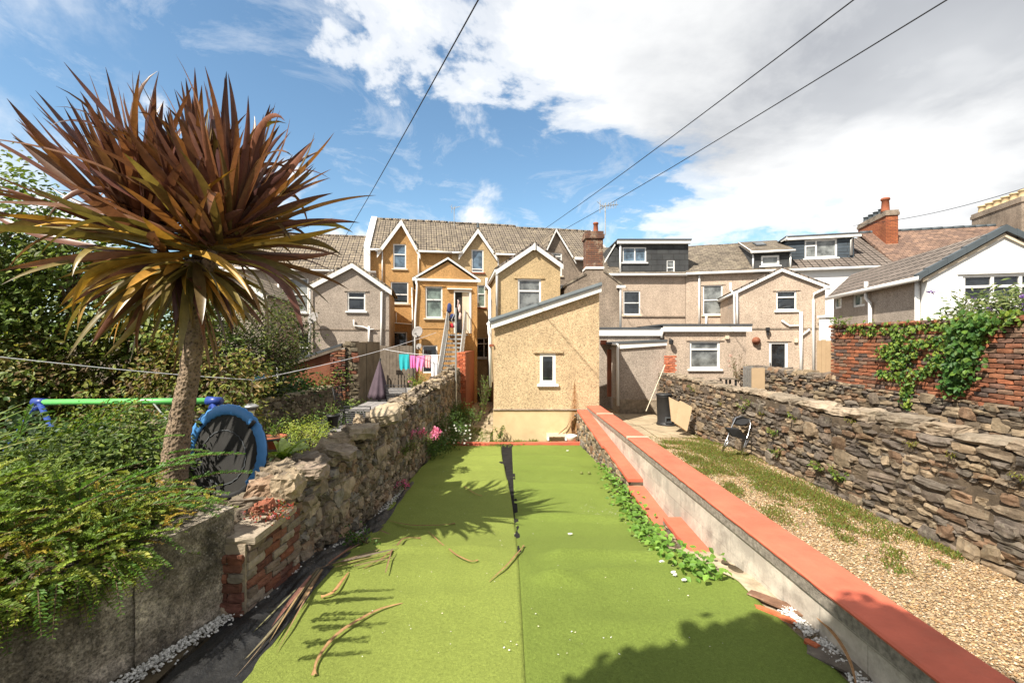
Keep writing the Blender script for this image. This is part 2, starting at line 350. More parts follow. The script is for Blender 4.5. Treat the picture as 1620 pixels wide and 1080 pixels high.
# ---------------------------------------------------------------- leaves
def unit(a): return a/np.maximum(np.linalg.norm(a, axis=1, keepdims=True), 1e-9)
class Leaves:
    def __init__(s): s.c = []; s.a = []; s.n = []; s.l = []; s.w = []; s.k = []
    def add(s, c, a, n, l, w, col):
        m = len(c); s.c.append(c); s.a.append(unit(a)); s.n.append(unit(n))
        s.l.append(np.broadcast_to(l, (m,)).copy()); s.w.append(np.broadcast_to(w, (m,)).copy()); s.k.append(np.broadcast_to(col, (m, 3)).copy())
    def count(s): return sum(len(x) for x in s.c)
    def build(s, name, mat, parent=None, **kw):
        c, a, n, l, w, k = (np.concatenate(x) for x in (s.c, s.a, s.n, s.l, s.w, s.k))
        b = unit(np.cross(a, n)); n = np.cross(b, a); l = l[:, None]; w = w[:, None]
        m = len(c); V = np.empty((m, 6, 3))
        V[:, 0] = c; V[:, 1] = c+a*l*0.38+b*w*0.5+n*w*0.14; V[:, 2] = c+a*l*0.75+b*w*0.32+n*w*0.08
        V[:, 3] = c+a*l-n*l*0.10; V[:, 4] = c+a*l*0.75-b*w*0.32+n*w*0.08; V[:, 5] = c+a*l*0.38-b*w*0.5+n*w*0.14
        i = np.arange(m)[:, None]*6
        F_ = np.concatenate([i+np.array([[0, 1, 2, 3]]), i+np.array([[0, 3, 4, 5]])])
        return np_mesh(name, V.reshape(-1, 3), F_, np.repeat(k, 6, 0), mat, parent, **kw)
def pick(cols, m, jit=0.25):
    cols = np.array(cols, dtype=float); c = cols[rng.integers(0, len(cols), m)]
    return c*(1+rng.uniform(-jit, jit, (m, 1)))
def blob_leaves(L, cen, rad, ncl, per, size, cols, sig=0.13, up=0.5, flat=0.0, shell=0.55, asp=0.5, lowcut=None):
    """leaves gathered in clumps through an uneven volume, gaps between clumps"""
    cen = np.array(cen, dtype=float); rad = np.array(rad, dtype=float)
    d = unit(rng.normal(size=(ncl, 3))); RNZ = 0.28 if shell > 0.15 else 0.06; r = shell+(1-shell)*rng.random(ncl)**0.7
    r *= np.array([1+RNZ*noise.noise(Vector(x*1.9+cen)) for x in d])
    cc = cen+d*rad*r[:, None]
    if lowcut is not None: cc[:, 2] = np.maximum(cc[:, 2], lowcut+rng.random(ncl)*0.3)
    ctone = rng.uniform(0.7, 1.25, ncl); cidx = rng.integers(0, len(cols), ncl)
    m = ncl*per; ci = np.repeat(np.arange(ncl), per)
    p = cc[ci]+rng.normal(size=(m, 3))*sig
    out_ = unit(p-cen); nn = unit(out_*0.55+np.array([-0.25, -0.3, up+0.2])+rng.normal(size=(m, 3))*0.42)
    ax = unit(np.cross(nn, rng.normal(size=(m, 3)))+out_*0.3-np.array([0, 0, 0.15]))
    k = np.array(cols)[np.where(rng.random(m) < 0.7, cidx[ci], rng.integers(0, len(cols), m))]*(ctone[ci]*(1+rng.uniform(-.2, .2, m)))[:, None]
    l = size*rng.uniform(0.6, 1.3, m); L.add(p, ax, nn, l, l*asp, k)
    return cc
def sprays(L, org, dirs, length, step, size, cols, droop=0.5, asp=0.5, stems=None, rise=0.35):
    for o, d, ln in zip(org, dirs, length):
        n = max(3, int(ln/step)); t = np.linspace(0.05, 1, n)[:, None]
        d = np.array(d)/np.linalg.norm(d); p = np.array(o)+d*ln*t+np.array([0, 0, -1])*droop*ln*t**2
        tan = unit(d+np.array([0, 0, -2.0])*droop*t); side = unit(np.cross(tan, np.array([[0, 0, 1.0]]))+1e-6)
        tone = random.uniform(0.75, 1.2); c0 = cols[random.randrange(len(cols))]
        for sg in (-1, 1):
            a = unit(side*sg+tan*0.7+np.array([[0, 0, rise]])+rng.normal(size=(n, 3))*0.18)
            nn = unit(np.cross(a, tan)*sg*-1+np.array([[0, 0, 0.8]])+rng.normal(size=(n, 3))*0.2)
            l = size*rng.uniform(0.7, 1.2, n)*(1.15-0.5*t[:, 0])
            L.add(p, a, nn, l, l*asp, np.array(c0)*tone*(1+rng.uniform(-.15, .25, (n, 1))))
        if stems is not None:
            stems.tube([p[0], p[n//2], p[-1]], [0.004, 0.003, 0.0015], 4, False)

# ---------------------------------------------------------------- masonry pieces
TV = np.array([(x, y, z) for x in (-1, 0, 1) for y in (-1, 0, 1) for z in (-1, 0, 1) if not (x == y == z == 0)], dtype=float)
_ix = {tuple(v.astype(int)): i for i, v in enumerate(TV)}
TF = []
for ax in range(3):
    for sg in (-1, 1):
        o1, o2 = [a for a in range(3) if a != ax]
        for i in (-1, 0):
            for j in (-1, 0):
                q = []
                for di, dj in ((0, 0), (1, 0), (1, 1), (0, 1)):
                    v = [0, 0, 0]; v[ax] = sg; v[o1] = i+di; v[o2] = j+dj; q.append(_ix[tuple(v)])
                if (sg > 0) == (ax == 1): q = q[::-1]
                TF.append(q)
TF = np.array(TF)
class Stones:
    def __init__(s): s.V = []; s.C = []
    def add(s, c, half, rot, col, jit=0.14, rnd=0.12):
        col = np.array(col)*1.0
        """c centre, half sizes, rot 3x3 columns = along, outward, up"""
        v = TV.copy(); k = np.abs(v).sum(1)
        v *= np.where(k == 3, 1-rnd*1.3, np.where(k == 2, 1-rnd*0.45, 1.0))[:, None]
        v += rng.uniform(-jit, jit, v.shape)
        s.V.append(np.array(c)+(v*np.array(half)) @ rot.T); s.C.append(np.tile(np.array(col), (26, 1)))
    def build(s, name, mat, parent=None, **kw):
        V = np.concatenate(s.V); C = np.concatenate(s.C); n = len(s.V)
        F_ = (np.arange(n)[:, None, None]*26+TF[None]).reshape(-1, 4)
        return np_mesh(name, V, F_, C, mat, parent, **kw)
def rotm(al, out, tilt=0.0, yaw=0.0, roll=0.0):
    al = Vector(al).normalized(); out = Vector(out).normalized(); up = Vector((0, 0, 1))
    m = Matrix((al, out, up)).transposed()
    m = Matrix.Rotation(yaw, 3, 'Z') @ m @ Matrix.Rotation(tilt, 3, 'Y') @ Matrix.Rotation(roll, 3, 'X')
    return np.array(m)
SCOL = [(0.20, 0.155, 0.105), (0.15, 0.12, 0.09), (0.26, 0.19, 0.12), (0.115, 0.095, 0.075), (0.30, 0.235, 0.155), (0.22, 0.13, 0.075), (0.17, 0.15, 0.125)]
def rubble_face(S, A, B, out, zb, zt, hmin, hmax, cols, prot=0.05, bigp=0.06, lr=(1.2, 3.6), jit=0.14, gap=0.006):
    A = Vector((*A, 0)); B = Vector((*B, 0)); Lg = (B-A).length; al = (B-A)/Lg; out = Vector((*out, 0)).normalized()
    z = min(zb(0), zb(Lg)); zmx = max(zt(x*Lg/8) for x in range(9)); row = 0
    while z < zmx+0.1:
        h = random.uniform(hmin, hmax); x = -random.uniform(0, 0.2)
        while x < Lg:
            w = h*random.uniform(*lr); hh = h
            big = random.random() < bigp
            if big: hh = h*random.uniform(1.7, 2.4); w = hh*random.uniform(0.9, 1.7)
            xc = x+w/2; zw = 0.05*noise.noise(Vector((xc*0.7, row*0.37, 3.3)))+0.02*noise.noise(Vector((xc*3, row*1.7, 1)))
            zc = z+hh/2+zw; xq = min(max(xc, 0), Lg)
            if zc+hh*0.3 < zt(xq) and zc > zb(xq)-0.1 and xc-w/2 > -0.12 and xc+w/2 < Lg+0.12:
                dep = prot*random.uniform(0.3, 1.5)+(0.03 if big else 0)
                c = A+al*xc+out*(dep-0.10); c.z = zc
                col = np.array(random.choice(cols))*random.uniform(0.7, 1.3)
                S.add(c, ((w-gap)/2, 0.10, (hh-gap)/2), rotm(al, out, random.gauss(0, 0.05), random.gauss(0, 0.06), random.gauss(0, 0.06)), col, jit)
            x += w*(1.0 if not big else 0.95)
        z += h; row += 1
def bricks(S, A, B, out, z0, zt, cols, th=0.05, jit=0.05, L_=0.225, H_=0.075, off=0.0):
    A = Vector((*A, 0)); B = Vector((*B, 0)); Lg = (B-A).length; al = (B-A)/Lg; out = Vector((*out, 0)).normalized(); row = 0; z = z0
    while z < max(zt(0), zt(Lg)):
        x = -L_/2 if row % 2 else 0
        while x < Lg-0.03:
            xa = max(x, 0); xb = min(x+L_, Lg)
            if xb-xa > 0.05 and z+H_*0.6 < zt((xa+xb)/2):
                c = A+al*((xa+xb)/2)+out*(off-th+random.gauss(0, 0.004)); c.z = z+H_/2
                S.add(c, ((xb-xa-0.012)/2, th, (H_-0.012)/2), rotm(al, out, random.gauss(0, 0.01), random.gauss(0, 0.01)), np.array(random.choice(cols))*random.uniform(0.75, 1.25), jit, 0.06)
            x += L_
        z += H_; row += 1

def rough(o, lv, amt, size):
    """break up stone faces with real relief"""
    o.modifiers.new('sub', 'SUBSURF').subdivision_type = 'SIMPLE'; m_ = o.modifiers[-1]; m_.levels = lv; m_.render_levels = lv
    for k, (a_, z_) in enumerate(((amt, size), (amt*0.5, size*0.3))):
        tx = bpy.data.textures.new('relief', 'CLOUDS'); tx.noise_scale = z_; tx.noise_depth = 2; tx.noise_type = 'HARD_NOISE'
        d = o.modifiers.new('relief', 'DISPLACE'); d.texture = tx; d.strength = a_; d.texture_coords = 'LOCAL'; d.mid_level = 0.5
    return o
# ---------------------------------------------------------------- ground profiles
def sm(a, b, x): t = min(1, max(0, (x-a)/(b-a))); return t*t*(3-2*t)
def zt(Yd): return -0.38*sm(4.0, 6.6, Yd)-0.24*sm(6.0, 12.6, Yd)
def zg(Yd): return -0.11-0.18*sm(9.0, 12.5, Yd)            # gravel garden
def G(px, py, f=zt, lift=0.0):
    z = 0
    for _ in range(12):
        Yd = (CAMZ-z-lift)*720/(py-540); z = f(Yd)
    v = ray(px, py, Yd); v.z = z+lift; return v
# ================================================================ setting
def sheet(name, xs, ys, zf, mat, kind='structure'):
    vs = [(x, y, zf(x, y)) for y in ys for x in xs]; n = len(xs)
    fs = [(j*n+i, j*n+i+1, (j+1)*n+i+1, (j+1)*n+i) for j in range(len(ys)-1) for i in range(n-1)]
    me = bpy.data.meshes.new(name); me.from_pydata(vs, [], fs); me.update(); add_uv(me)
    o = finish(name, me, mat, None, True); return tag(o, kind=kind)
def lin(a, b, n): return [a+(b-a)*i/(n-1) for i in range(n)]
sheet('ground', [-900, -60, -20, 0, 20, 60, 900], [-60, 0, 20, 60, 900], lambda x, y: -1.3, M['soil'])
sheet('neighbour_garden_ground', lin(-24, -2.3, 30), lin(-3, 24, 40), lambda x, y: 0.02+0.05*noise.noise(Vector((x, y, 0))), M['soil'])
sheet('far_garden_ground', lin(5.0, 40, 6), lin(-3, 30, 6), lambda x, y: 0.12, M['soil'])
sheet('base_earth', lin(-2.3, 2.35, 12), lin(-3, 13, 60), lambda x, y: zt(y)-0.035+0.01*noise.noise(Vector((x*3, y*3, 0))), M['soil'])

# artificial turf: two laid sheets with wrinkles, short pile
def m_turf(name, c, c2):
    m, t, b = newmat(name); o = coords(t, 'Object')
    f = noi(t, o, 260, 2, 0.6); g = noi(t, o, 0.55, 4, 0.5); h = noi(t, o, 45, 4, 0.7)
    cc = ramp(t, f, [(0.28, sc3(c, 0.62)), (0.5, c), (0.74, sc3(c2, 1.2))])
    cc = mixc(t, 1.0, cc, ramp(t, g, [(0.3, 0.88), (0.7, 1.1)]), 'MULTIPLY')
    cc = mixc(t, 1.0, cc, ramp(t, h, [(0.3, 0.80), (0.7, 1.18)]), 'MULTIPLY')
    t.links.new(cc, b.inputs['Base Color']); b.inputs['Roughness'].default_value = 0.75; b.inputs['Specular IOR Level'].default_value = 0.12
    b.inputs['Sheen Weight'].default_value = 0.08; b.inputs['Sheen Roughness'].default_value = 0.5; b.inputs['Sheen Tint'].default_value = (0.6, 0.8, 0.2, 1)
    p = bump(t, b, f, 0.9, 0.012); bump(t, b, h, 0.55, 0.02, p); return m
M['turf'] = m_turf('artificial_turf', (0.225, 0.272, 0.056), (0.27, 0.32, 0.076)); M['turf2'] = m_turf('artificial_turf_reversed_pile', (0.165, 0.220, 0.040), (0.205, 0.265, 0.058))
def wr(x, y):
    v = 0.016*noise.noise(Vector((x*1.1, y*1.6, 5)))+0.010*noise.noise(Vector((x*4, y*4, 2)))
    for (yc, x0, x1, a, w, b, ph) in ((4.75, 0.2, 2.1, 0.045, 0.10, 0.10, 0), (4.35, 0.1, 1.4, 0.035, 0.09, -0.12, 1), (4.15, 0.1, 0.9, .03, 0.08, 0.16, 2), (6.6, 0.1, 2.0, 0.03, 0.12, 0.10, 0.5), (3.55, 0.3, 2.0, 0.022, 0.14, 0.05, 3),
                                      (5.1, -1.9, 0.0, 0.035, 0.10, 0.08, 1), (8.4, -1.6, 1.9, 0.022, 0.16, 0.1, 2), (9.8, -1.8, 1.9, 0.026, 0.2, 0.05, 1), (10.9, -1.8, 1.8, 0.02, 0.2, 0.05, 1), (3.9, -1.2, 0.0, 0.014, 0.12, 0.05, 1)):
        m = sm(x0, x0+0.35, x)*(1-sm(x1-0.5, x1, x))
        v += 1.9*a*m*math.exp(-((y-yc-b*math.sin(x*2.1+ph))/w)**2)*(1 if yc < 6 or True else 0)
    return v
def turf(name, xl, xr, y0, y1, nx, ny, mat, lift=0.0):
    vs = []
    for j in range(ny+1):
        y = y0+(y1-y0)*j/ny; a, b = xl(y), xr(y)
        for i in range(nx+1):
            x = a+(b-a)*i/nx; vs.append((x, y, zt(y)+wr(x, y)+lift+0.012))
    n = nx+1; fs = [(j*n+i, j*n+i+1, (j+1)*n+i+1, (j+1)*n+i) for j in range(ny) for i in range(nx)]
    b0 = len(vs); me = bpy.data.meshes.new(name)
    vs2 = [(x, y, z-0.02) for x, y, z in vs]; edge = list(range(n))+[j*n+nx for j in range(1, ny+1)]+[ny*n+i for i in range(nx-1, -1, -1)]+[j*n for j in range(ny-1, 0, -1)]
    fs += [(edge[k]+b0, edge[(k+1) % len(edge)]+b0, edge[(k+1) % len(edge)], edge[k]) for k in range(len(edge))]
    me.from_pydata(vs+vs2, [], fs); me.update(); add_uv(me); o = finish(name, me, mat, None, True); return tag(o, kind='structure')
def seam(y): return 0.085-0.012*(y-3)
turf('turf', lambda y: -1.83-0.02*(y-3)+(0.03*noise.noise(Vector((y*2, 0, 0)))) if y < 4.3 else -1.80-0.16*sm(4.4, 8, y)+0.04*noise.noise(Vector((y*1.4, 0, 4))),
     lambda y: seam(y)-0.26*sm(5.4, 12.2, y)**1.2, -1.5, 12.25, 60, 260, M['turf'], 0.004)
turf('turf', lambda y: seam(y)+0.02*sm(6, 12.3, y), lambda y: (2.16-0.09*sm(3, 4.1, y)-0.30*sm(4.1, 4.9, y)) if y < 5 else 1.77+0.25*sm(6, 12, y), -1.5, 12.35, 70, 260, M['turf2'], 0.0)
# strip of black weed membrane in the open seam and along the left edge
m, t, b = newmat('weed_membrane'); o_ = coords(t, 'Object')
t.links.new(ramp(t, noi(t, o_, 6, 6, 0.6), [(0.35, 0.008), (0.7, 0.028)]), b.inputs['Base Color']); b.inputs['Roughness'].default_value = 0.5; b.inputs['Specular IOR Level'].default_value = 0.5
bump(t, b, noi(t, coords(t, 'Object', (1.0, 0.6, 1)), 9, 6, 0.65), 0.8, 0.05); M['membrane'] = m
M['membrane_dull'] = m_plain('weed_membrane_dusty', (0.022, 0.021, 0.020), 0.95, 0.3, 6, 0.6, 0.04)
def membrane(name, fa, fb, y0, y1, ny, nx, amp, label):
    vs = []
    for j in range(ny+1):
        y = y0+(y1-y0)*j/ny
        for i in range(nx+1):
            f = i/nx; x = fa(y)*(1-f)+fb(y)*f
            vs.append((x, y, zt(y)+0.006+amp*(0.5+noise.noise(Vector((x*5, y*1.6, 7)))+0.6*noise.noise(Vector((x*14, y*4, 9))))*math.sin(math.pi*(0.15+f*0.7))))
    n = nx+1; me = bpy.data.meshes.new(name); me.from_pydata(vs, [], [(j*n+i, j*n+i+1, (j+1)*n+i+1, (j+1)*n+i) for j in range(ny) for i in range(nx)]); me.update(); add_uv(me)
    return tag(finish(name, me, M['membrane'], None, True), label, 'membrane')
mo_ = membrane('weed_membrane', lambda y: seam(y)-0.34*sm(5.4, 12.2, y)**1.2-0.02, lambda y: seam(y)+0.05, 5.0, 12.45, 60, 8, 0.010, 'narrow wedge of black weed membrane showing in the open seam of the turf'); mo_.data.materials[0] = M['membrane_dull']
membrane('weed_membrane', lambda y: -2.28+0.10*sm(2, 5, y)+0.28*sm(5, 8, y)+(0.05*noise.noise(Vector((y*3, 0, 1)))), lambda y: -1.66-0.02*y+0.05*noise.noise(Vector((y*2, 3, 0))), 1.2, 8.6, 110, 26, 0.055, 'crumpled black weed membrane between the turf and the left garden walls')
# pale concrete footing between turf and block wall at the near right
M['footing'] = m_plain('worn_footing', (0.42, 0.34, 0.24), 0.95, 0.35, 7, 0.9, 0.1, dirt=0.5, dirtc=(0.14, 0.10, 0.06))
sheet('footing', lin(1.55, 2.32, 14), lin(1.0, 5.4, 60), lambda x, y: zt(y)-0.028+0.022*noise.noise(Vector((x*6, y*6, 3))), M['footing'])
# gravel garden
def m_gravel():
    m, t, b = newmat('gravel_bed'); o = coords(t, 'Object'); v = vor(t, o, 48, out='Color'); d = vor(t, o, 48)
    s_ = t.nodes.new('ShaderNodeSeparateColor'); t.links.new(v, s_.inputs[0])
    cc = ramp(t, s_.outputs[0], [(0, (0.15, 0.10, 0.055)), (0.35, (0.34, 0.23, 0.12)), (0.7, (0.46, 0.33, 0.19)), (1, (0.58, 0.46, 0.31))])
    cc = mixc(t, ramp(t, noi(t, o, 1.3, 6, 0.7), [(0.45, 0), (0.62, 0.55)]), cc, (0.26, 0.19, 0.09))
    t.links.new(cc, b.inputs['Base Color']); b.inputs['Roughness'].default_value = 0.8; bump(t, b, d, 1.0, 0.02); return m
M['gravelbed'] = m_gravel()
sheet('gravel_bed', lin(2.36, 5.05, 20), lin(-3, 18, 100), lambda x, y: zg(y)+0.02*noise.noise(Vector((x*1.5, y*1.5, 0)))-0.012, M['gravelbed'])
M['slab'] = m_plain('worn_concrete_slab', (0.36, 0.285, 0.19), 0.9, 0.25, 2.2, 0.6, 0.15, dirt=0.5, dirtc=(0.16, 0.13, 0.07))
mb = MB()
for (a, b_, c, d) in ((2.7, 3.7, 11.2, 13.2), (3.72, 4.75, 11.6, 13.3), (2.6, 3.6, 13.22, 15.4), (3.62, 4.8, 13.32, 15.4)):
    mb.box(a, b_-0.015, c, d-0.02, zg(c)-0.1, zg(12)+0.03+random.uniform(-.01, .02))
mb.build('patio', M['slab'], kind='structure')
# path beside the extension
mb = MB()
y = 12.6
while y < 21:
    d = random.uniform(0.45, 0.7); x = -1.92
    while x < -0.62:
        w = random.uniform(0.4, 0.7); w = min(w, -0.6-x)
        q = [(x+random.uniform(0, .04), y+random.uniform(0, .04)), (x+w-random.uniform(.01, .05), y+random.uniform(0, .04)), (x+w-random.uniform(.01, .05), y+d-random.uniform(.01, .05)), (x+random.uniform(0, .04), y+d-random.uniform(.01, .04))]
        mb.prism(Fr(0, 0, 1, 0), [(0, 0)]*0 or [(q[0][0], -0.72), (q[1][0], -0.72), (q[1][0], -0.60), (q[0][0], -0.60+random.uniform(-.02, .02))], -q[0][1]-d+0.03, -q[0][1])
        x += w
    y += d
mb.build('path', M['slab'], kind='structure')
sheet('path_earth', lin(-2.1, 2.4, 14), lin(12.3, 26, 30), lambda x, y: -0.645+0.02*noise.noise(Vector((x*2, y*2, 0))), M['soil'])
# coral kerb across the far end of the turf
mb = MB(); mb.prism(Fr(0, 12.42, 1, 0.005), [(-2.0, -0.75), (2.02, -0.75), (2.02, -0.555), (0.9, -0.56), (0.1, -0.575), (-2.0, -0.56)], -0.13, 0)
mb.build('kerb', M['coral'], kind='structure')

# ================================================================ houses
def bars(mb, F, u0, z0, u1, z1, muls, w=0.06, d0=-0.09, d1=-0.03):
    mb.fbox(F, u0, u0+w, z0, z1, d0, d1); mb.fbox(F, u1-w, u1, z0, z1, d0, d1)
    mb.fbox(F, u0+w, u1-w, z0, z0+w*1.15, d0, d1); mb.fbox(F, u0+w, u1-w, z1-w, z1, d0, d1)
    for m_ in muls:
        if m_[0] == 'h':
            z = z0+(z1-z0)*m_[1]; mb.fbox(F, u0+w, u1-w, z-w*0.45, z+w*0.45, d0, d1+0.008)
        elif m_[0] == 'v':
            u = u0+(u1-u0)*m_[1]; mb.fbox(F, u-w*0.45, u+w*0.45, z0+w, z1-w, d0, d1+0.005)
        elif m_[0] == 'hs':   # horizontal only in the left share
            z = z0+(z1-z0)*m_[1]; mb.fbox(F, u0+w, u0+(u1-u0)*m_[2], z-w*0.45, z+w*0.45, d0, d1+0.008)
def window(F, px, parent, muls=(), glass='glass', sill='upvc', lintel=None, name='window', w=0.06, rec=0.0, extra=None):
    u0, z1 = F.uz(px[0], px[1]); u1, z0 = F.uz(px[2], px[3])
    z1 = F.uz((px[0]+px[2])/2, px[1])[1]; z0 = F.uz((px[0]+px[2])/2, px[3])[1]
    mb = MB(); bars(mb, F, u0, z0, u1, z1, muls, w, -0.09+rec, -0.03+rec); fr = mb.build(name, M['upvc'], parent)
    mb = MB(); mb.fbox(F, u0+w*0.5, u1-w*0.5, z0+w*0.5, z1-w*0.5, -0.082+rec, -0.066+rec); mb.build('pane', M[glass], fr)
    if sill:
        mb = MB(); mb.fbox(F, u0-0.08, u1+0.08, z0-0.07, z0-0.002, -0.08, 0.07); mb.build('sill', M[sill], fr)
    if lintel:
        mb = MB(); mb.fbox(F, u0-0.14, u1+0.14, z1+0.003, z1+0.06, -0.02, 0.035); mb.build('lintel', M[lintel], fr)
    if extra: extra(F, u0, z0, u1, z1, fr)
    return (u0, z0, u1, z1)
def hole(F, px):
    u0 = F.uz(px[0], 0)[0]; u1 = F.uz(px[2], 0)[0]; c = (px[0]+px[2])/2
    return (u0, F.uz(c, px[3])[1], u1, F.uz(c, px[1])[1])
def upoly(F, pts): return [F.uz(*p) if isinstance(p, tuple) else p for p in pts]
def pipe(F, pts, parent, r=0.035, d=0.07, name='downpipe', mat='upvc', lab=None):
    mb = MB(); mb.tube([F.pt(*F.uz(*p), d) for p in pts], r, 8); return mb.build(name, M[mat], parent, True, lab)
def roof_slab(F, a, b, d0, d1, th, mat, parent, name='roof'):
    """slab over the slope from a=(u,z) to b=(u,z), running back from d1 to d0"""
    du, dz = b[0]-a[0], b[1]-a[1]; l = math.hypot(du, dz); nx, nz = -dz/l*th, du/l*th
    if nz < 0: nx, nz = -nx, -nz
    mb = MB(); mb.prism(F, [a, b, (b[0]+nx, b[1]+nz), (a[0]+nx, a[1]+nz)], d0, d1); return mb.build(name, M[mat], parent)
def barge(F, pts, h, d0, d1, parent, mat='fascia', name='bargeboard'):
    mb = MB()
    for a, b in zip(pts[:-1], pts[1:]): mb.prism(F, [a, b, (b[0], b[1]-h), (a[0], a[1]-h)], d0, d1)
    return mb.build(name, M[mat], parent)
def gutter(F, u0, z0, u1, z1, d, parent, r=0.06, mat='upvc', name='gutter'):
    mb = MB(); mb.tube([F.pt(u0, z0, d), F.pt(u1, z1, d)], r, 10); return mb.build(name, M[mat], parent, True)
def chimney(F, px, z0, zb, zt_, wd, dp, d, parent, mat, pots, potmat, potr=0.11, poth=0.4, along='u', body=None):
    mb = MB(); u = F.uz(px, 400)[0] if px is not None else None
def gabled(F, L_, A_, R_, zb, depth, wins, wallmat, roofmat, house, over=0.14, bh=0.17, th=0.09, barg='fascia', ext=0.12, slabs=True):
    """gable-fronted block: L_, A_, R_ = pixels of left eave, apex, right eave (roof edge)"""
    l, a, r = F.uz(*L_), F.uz(*A_), F.uz(*R_)
    def on(p, q, u): return p[1]+(q[1]-p[1])*(u-p[0])/(q[0]-p[0])
    ul, ur = l[0]+ext, r[0]-ext
    drop = 0.04
    poly = [(ul, zb), (ur, zb), (ur, on(a, r, ur)-drop), (a[0], a[1]-drop), (ul, on(l, a, ul)-drop)]
    mb = MB(); mb.wall(F, poly, [hole(F, w['px']) for w in wins], depth); mb.build('wall', M[wallmat], house)
    if slabs:
        roof_slab(F, l, a, -depth, over, th, roofmat, house); roof_slab(F, a, r, -depth, over, th, roofmat, house)
    if barg: barge(F, [l, a, r], bh, over-0.035, over+0.004, house, barg)
    for w in wins:
        w = dict(w); px = w.pop('px'); window(F, px, house, **w)
    return l, a, r

# ---------------- left-hand terrace, facade line receding to the right
FA = FK(25.9, 0.2)
EZ = 7.05; RZ = 9.57
def main_roof(F, u0, u1, ez, rz, dback, over, mat, parent, th=0.12, name='roof'):
    mb = MB(); sl = (rz-ez)/(dback+over)
    mb.prof(F, [(over, ez), (-dback, rz), (-2*dback-over, ez), (-2*dback-over, ez+th), (-dback, rz+th*1.2), (over, ez+th)], u0, u1)
    return mb.build(name, M[mat], parent)
def roof_around(F, u0, u1, ga, gb, ez, rz, parent, th=0.12, over=0.22, dback=3.6):
    sl = (rz-ez)/(dback+over); zi = ez+sl*(over+0.55); mb = MB()
    mb.prof(F, [(over, ez), (-0.55, zi), (-0.55, zi+th), (over, ez+th)], u0, ga+0.12); mb.prof(F, [(over, ez), (-0.55, zi), (-0.55, zi+th), (over, ez+th)], gb-0.12, u1)
    mb.prof(F, [(-0.551, zi), (-dback, rz), (-2*dback-over, ez), (-2*dback-over, ez+th), (-dback, rz+th*1.2), (-0.551, zi+th)], u0, u1)
    return mb.build('roof', M['tile_brown'], parent)
def ridge(F, u0, u1, z, d, parent, mat='tile_brown', r=0.11):
    mb = MB(); n = max(2, int((u1-u0)/0.45))
    for i in range(n): mb.tube([F.pt(u0+(u1-u0)*i/n, z, -d), F.pt(u0+(u1-u0)*(i+0.97)/n, z+random.uniform(-.012, .012), -d)], r*random.uniform(0.92, 1.05), 8)
    return mb.build('ridge_tiles', M[mat], parent, True)
def U(F, px): return F.uz(px, 400)[0]

# orange house
oh = thing('terraced_house', 'orange pebbledashed terraced house with one steep white-edged gable and brown tiled roof', 'house', FA.pt(U(FA, 655), 0, 0))
uL, uR = U(FA, 596), U(FA, 715)
def gab(F, foot_l, apex, foot_r, ez): 
    l = (U(F, foot_l), ez); r = (U(F, foot_r), ez); a = F.uz(*apex); return l, a, r
l, a, r = gab(FA, 600, (635, 350), 662, EZ)
W1 = [dict(px=(622, 386, 642.5, 425), muls=[('h', 0.58)], glass='glass_sky', sill='sill'), dict(px=(618, 446, 646, 480), muls=[('h', 0.42)], sill='sill'), dict(px=(615, 525, 644, 566), muls=[('h', 0.4)], sill=None)]
poly = [(uL, -1), (uR, -1), (uR, EZ), r, a, l, (uL, EZ)]
mb = MB(); mb.wall(FA, poly, [hole(FA, w['px']) for w in W1], 7.0); mb.build('wall', M['dash_orange'], oh)
for w in W1: window(FA, w['px'], oh, w['muls'], w.get('glass', 'glass'), w['sill'])
roof_around(FA, U(FA, 580)+0.2, uR, l[0], r[0], EZ, RZ, oh); ridge(FA, U(FA, 580)+0.2, uR, RZ+0.12, 3.6, oh)
for p, q in ((l, a), (a, r)): roof_slab(FA, p, q, -2.8, 0.2, 0.1, 'tile_brown', oh, 'gable_roof')
barge(FA, [(l[0]-0.1, l[1]-0.1), (a[0], a[1]+0.04), (r[0]+0.1, r[1]-0.1)], 0.30, 0.17, 0.215, oh)
gutter(FA, uL-0.3, EZ+0.02, l[0]+0.15, EZ+0.02, 0.28, oh); gutter(FA, r[0], EZ+0.02, uR, EZ+0.02, 0.28, oh)
pipe(FA, [(605, 398), (605, 445)], oh); pipe(FA, [(662, 404), (662, 442)], oh); pipe(FA, [(652, 470), (652, 455), (653, 500), (653, 570)], oh, 0.05, 0.1)
pipe(FA, [(616, 510), (652, 513)], oh, 0.03); pipe(FA, [(627, 495), (627, 510)], oh, 0.025)
# white parapet verge at the end of the tall roof
mb = MB(); uv_ = U(FA, 582)
mb.prof(FA, [(0.3, EZ-1.6), (-3.6, RZ-1.3), (-3.6, RZ+0.28), (0.3, EZ+0.2)], uv_-0.18, uv_+0.14); mb.build('parapet', M['render_white'], oh)
mb = MB(); mb.fbox(FA, uv_+0.14, uL+0.02, 4.6, EZ, -7, -0.02); mb.build('side_wall', M['dash_orange'], oh)

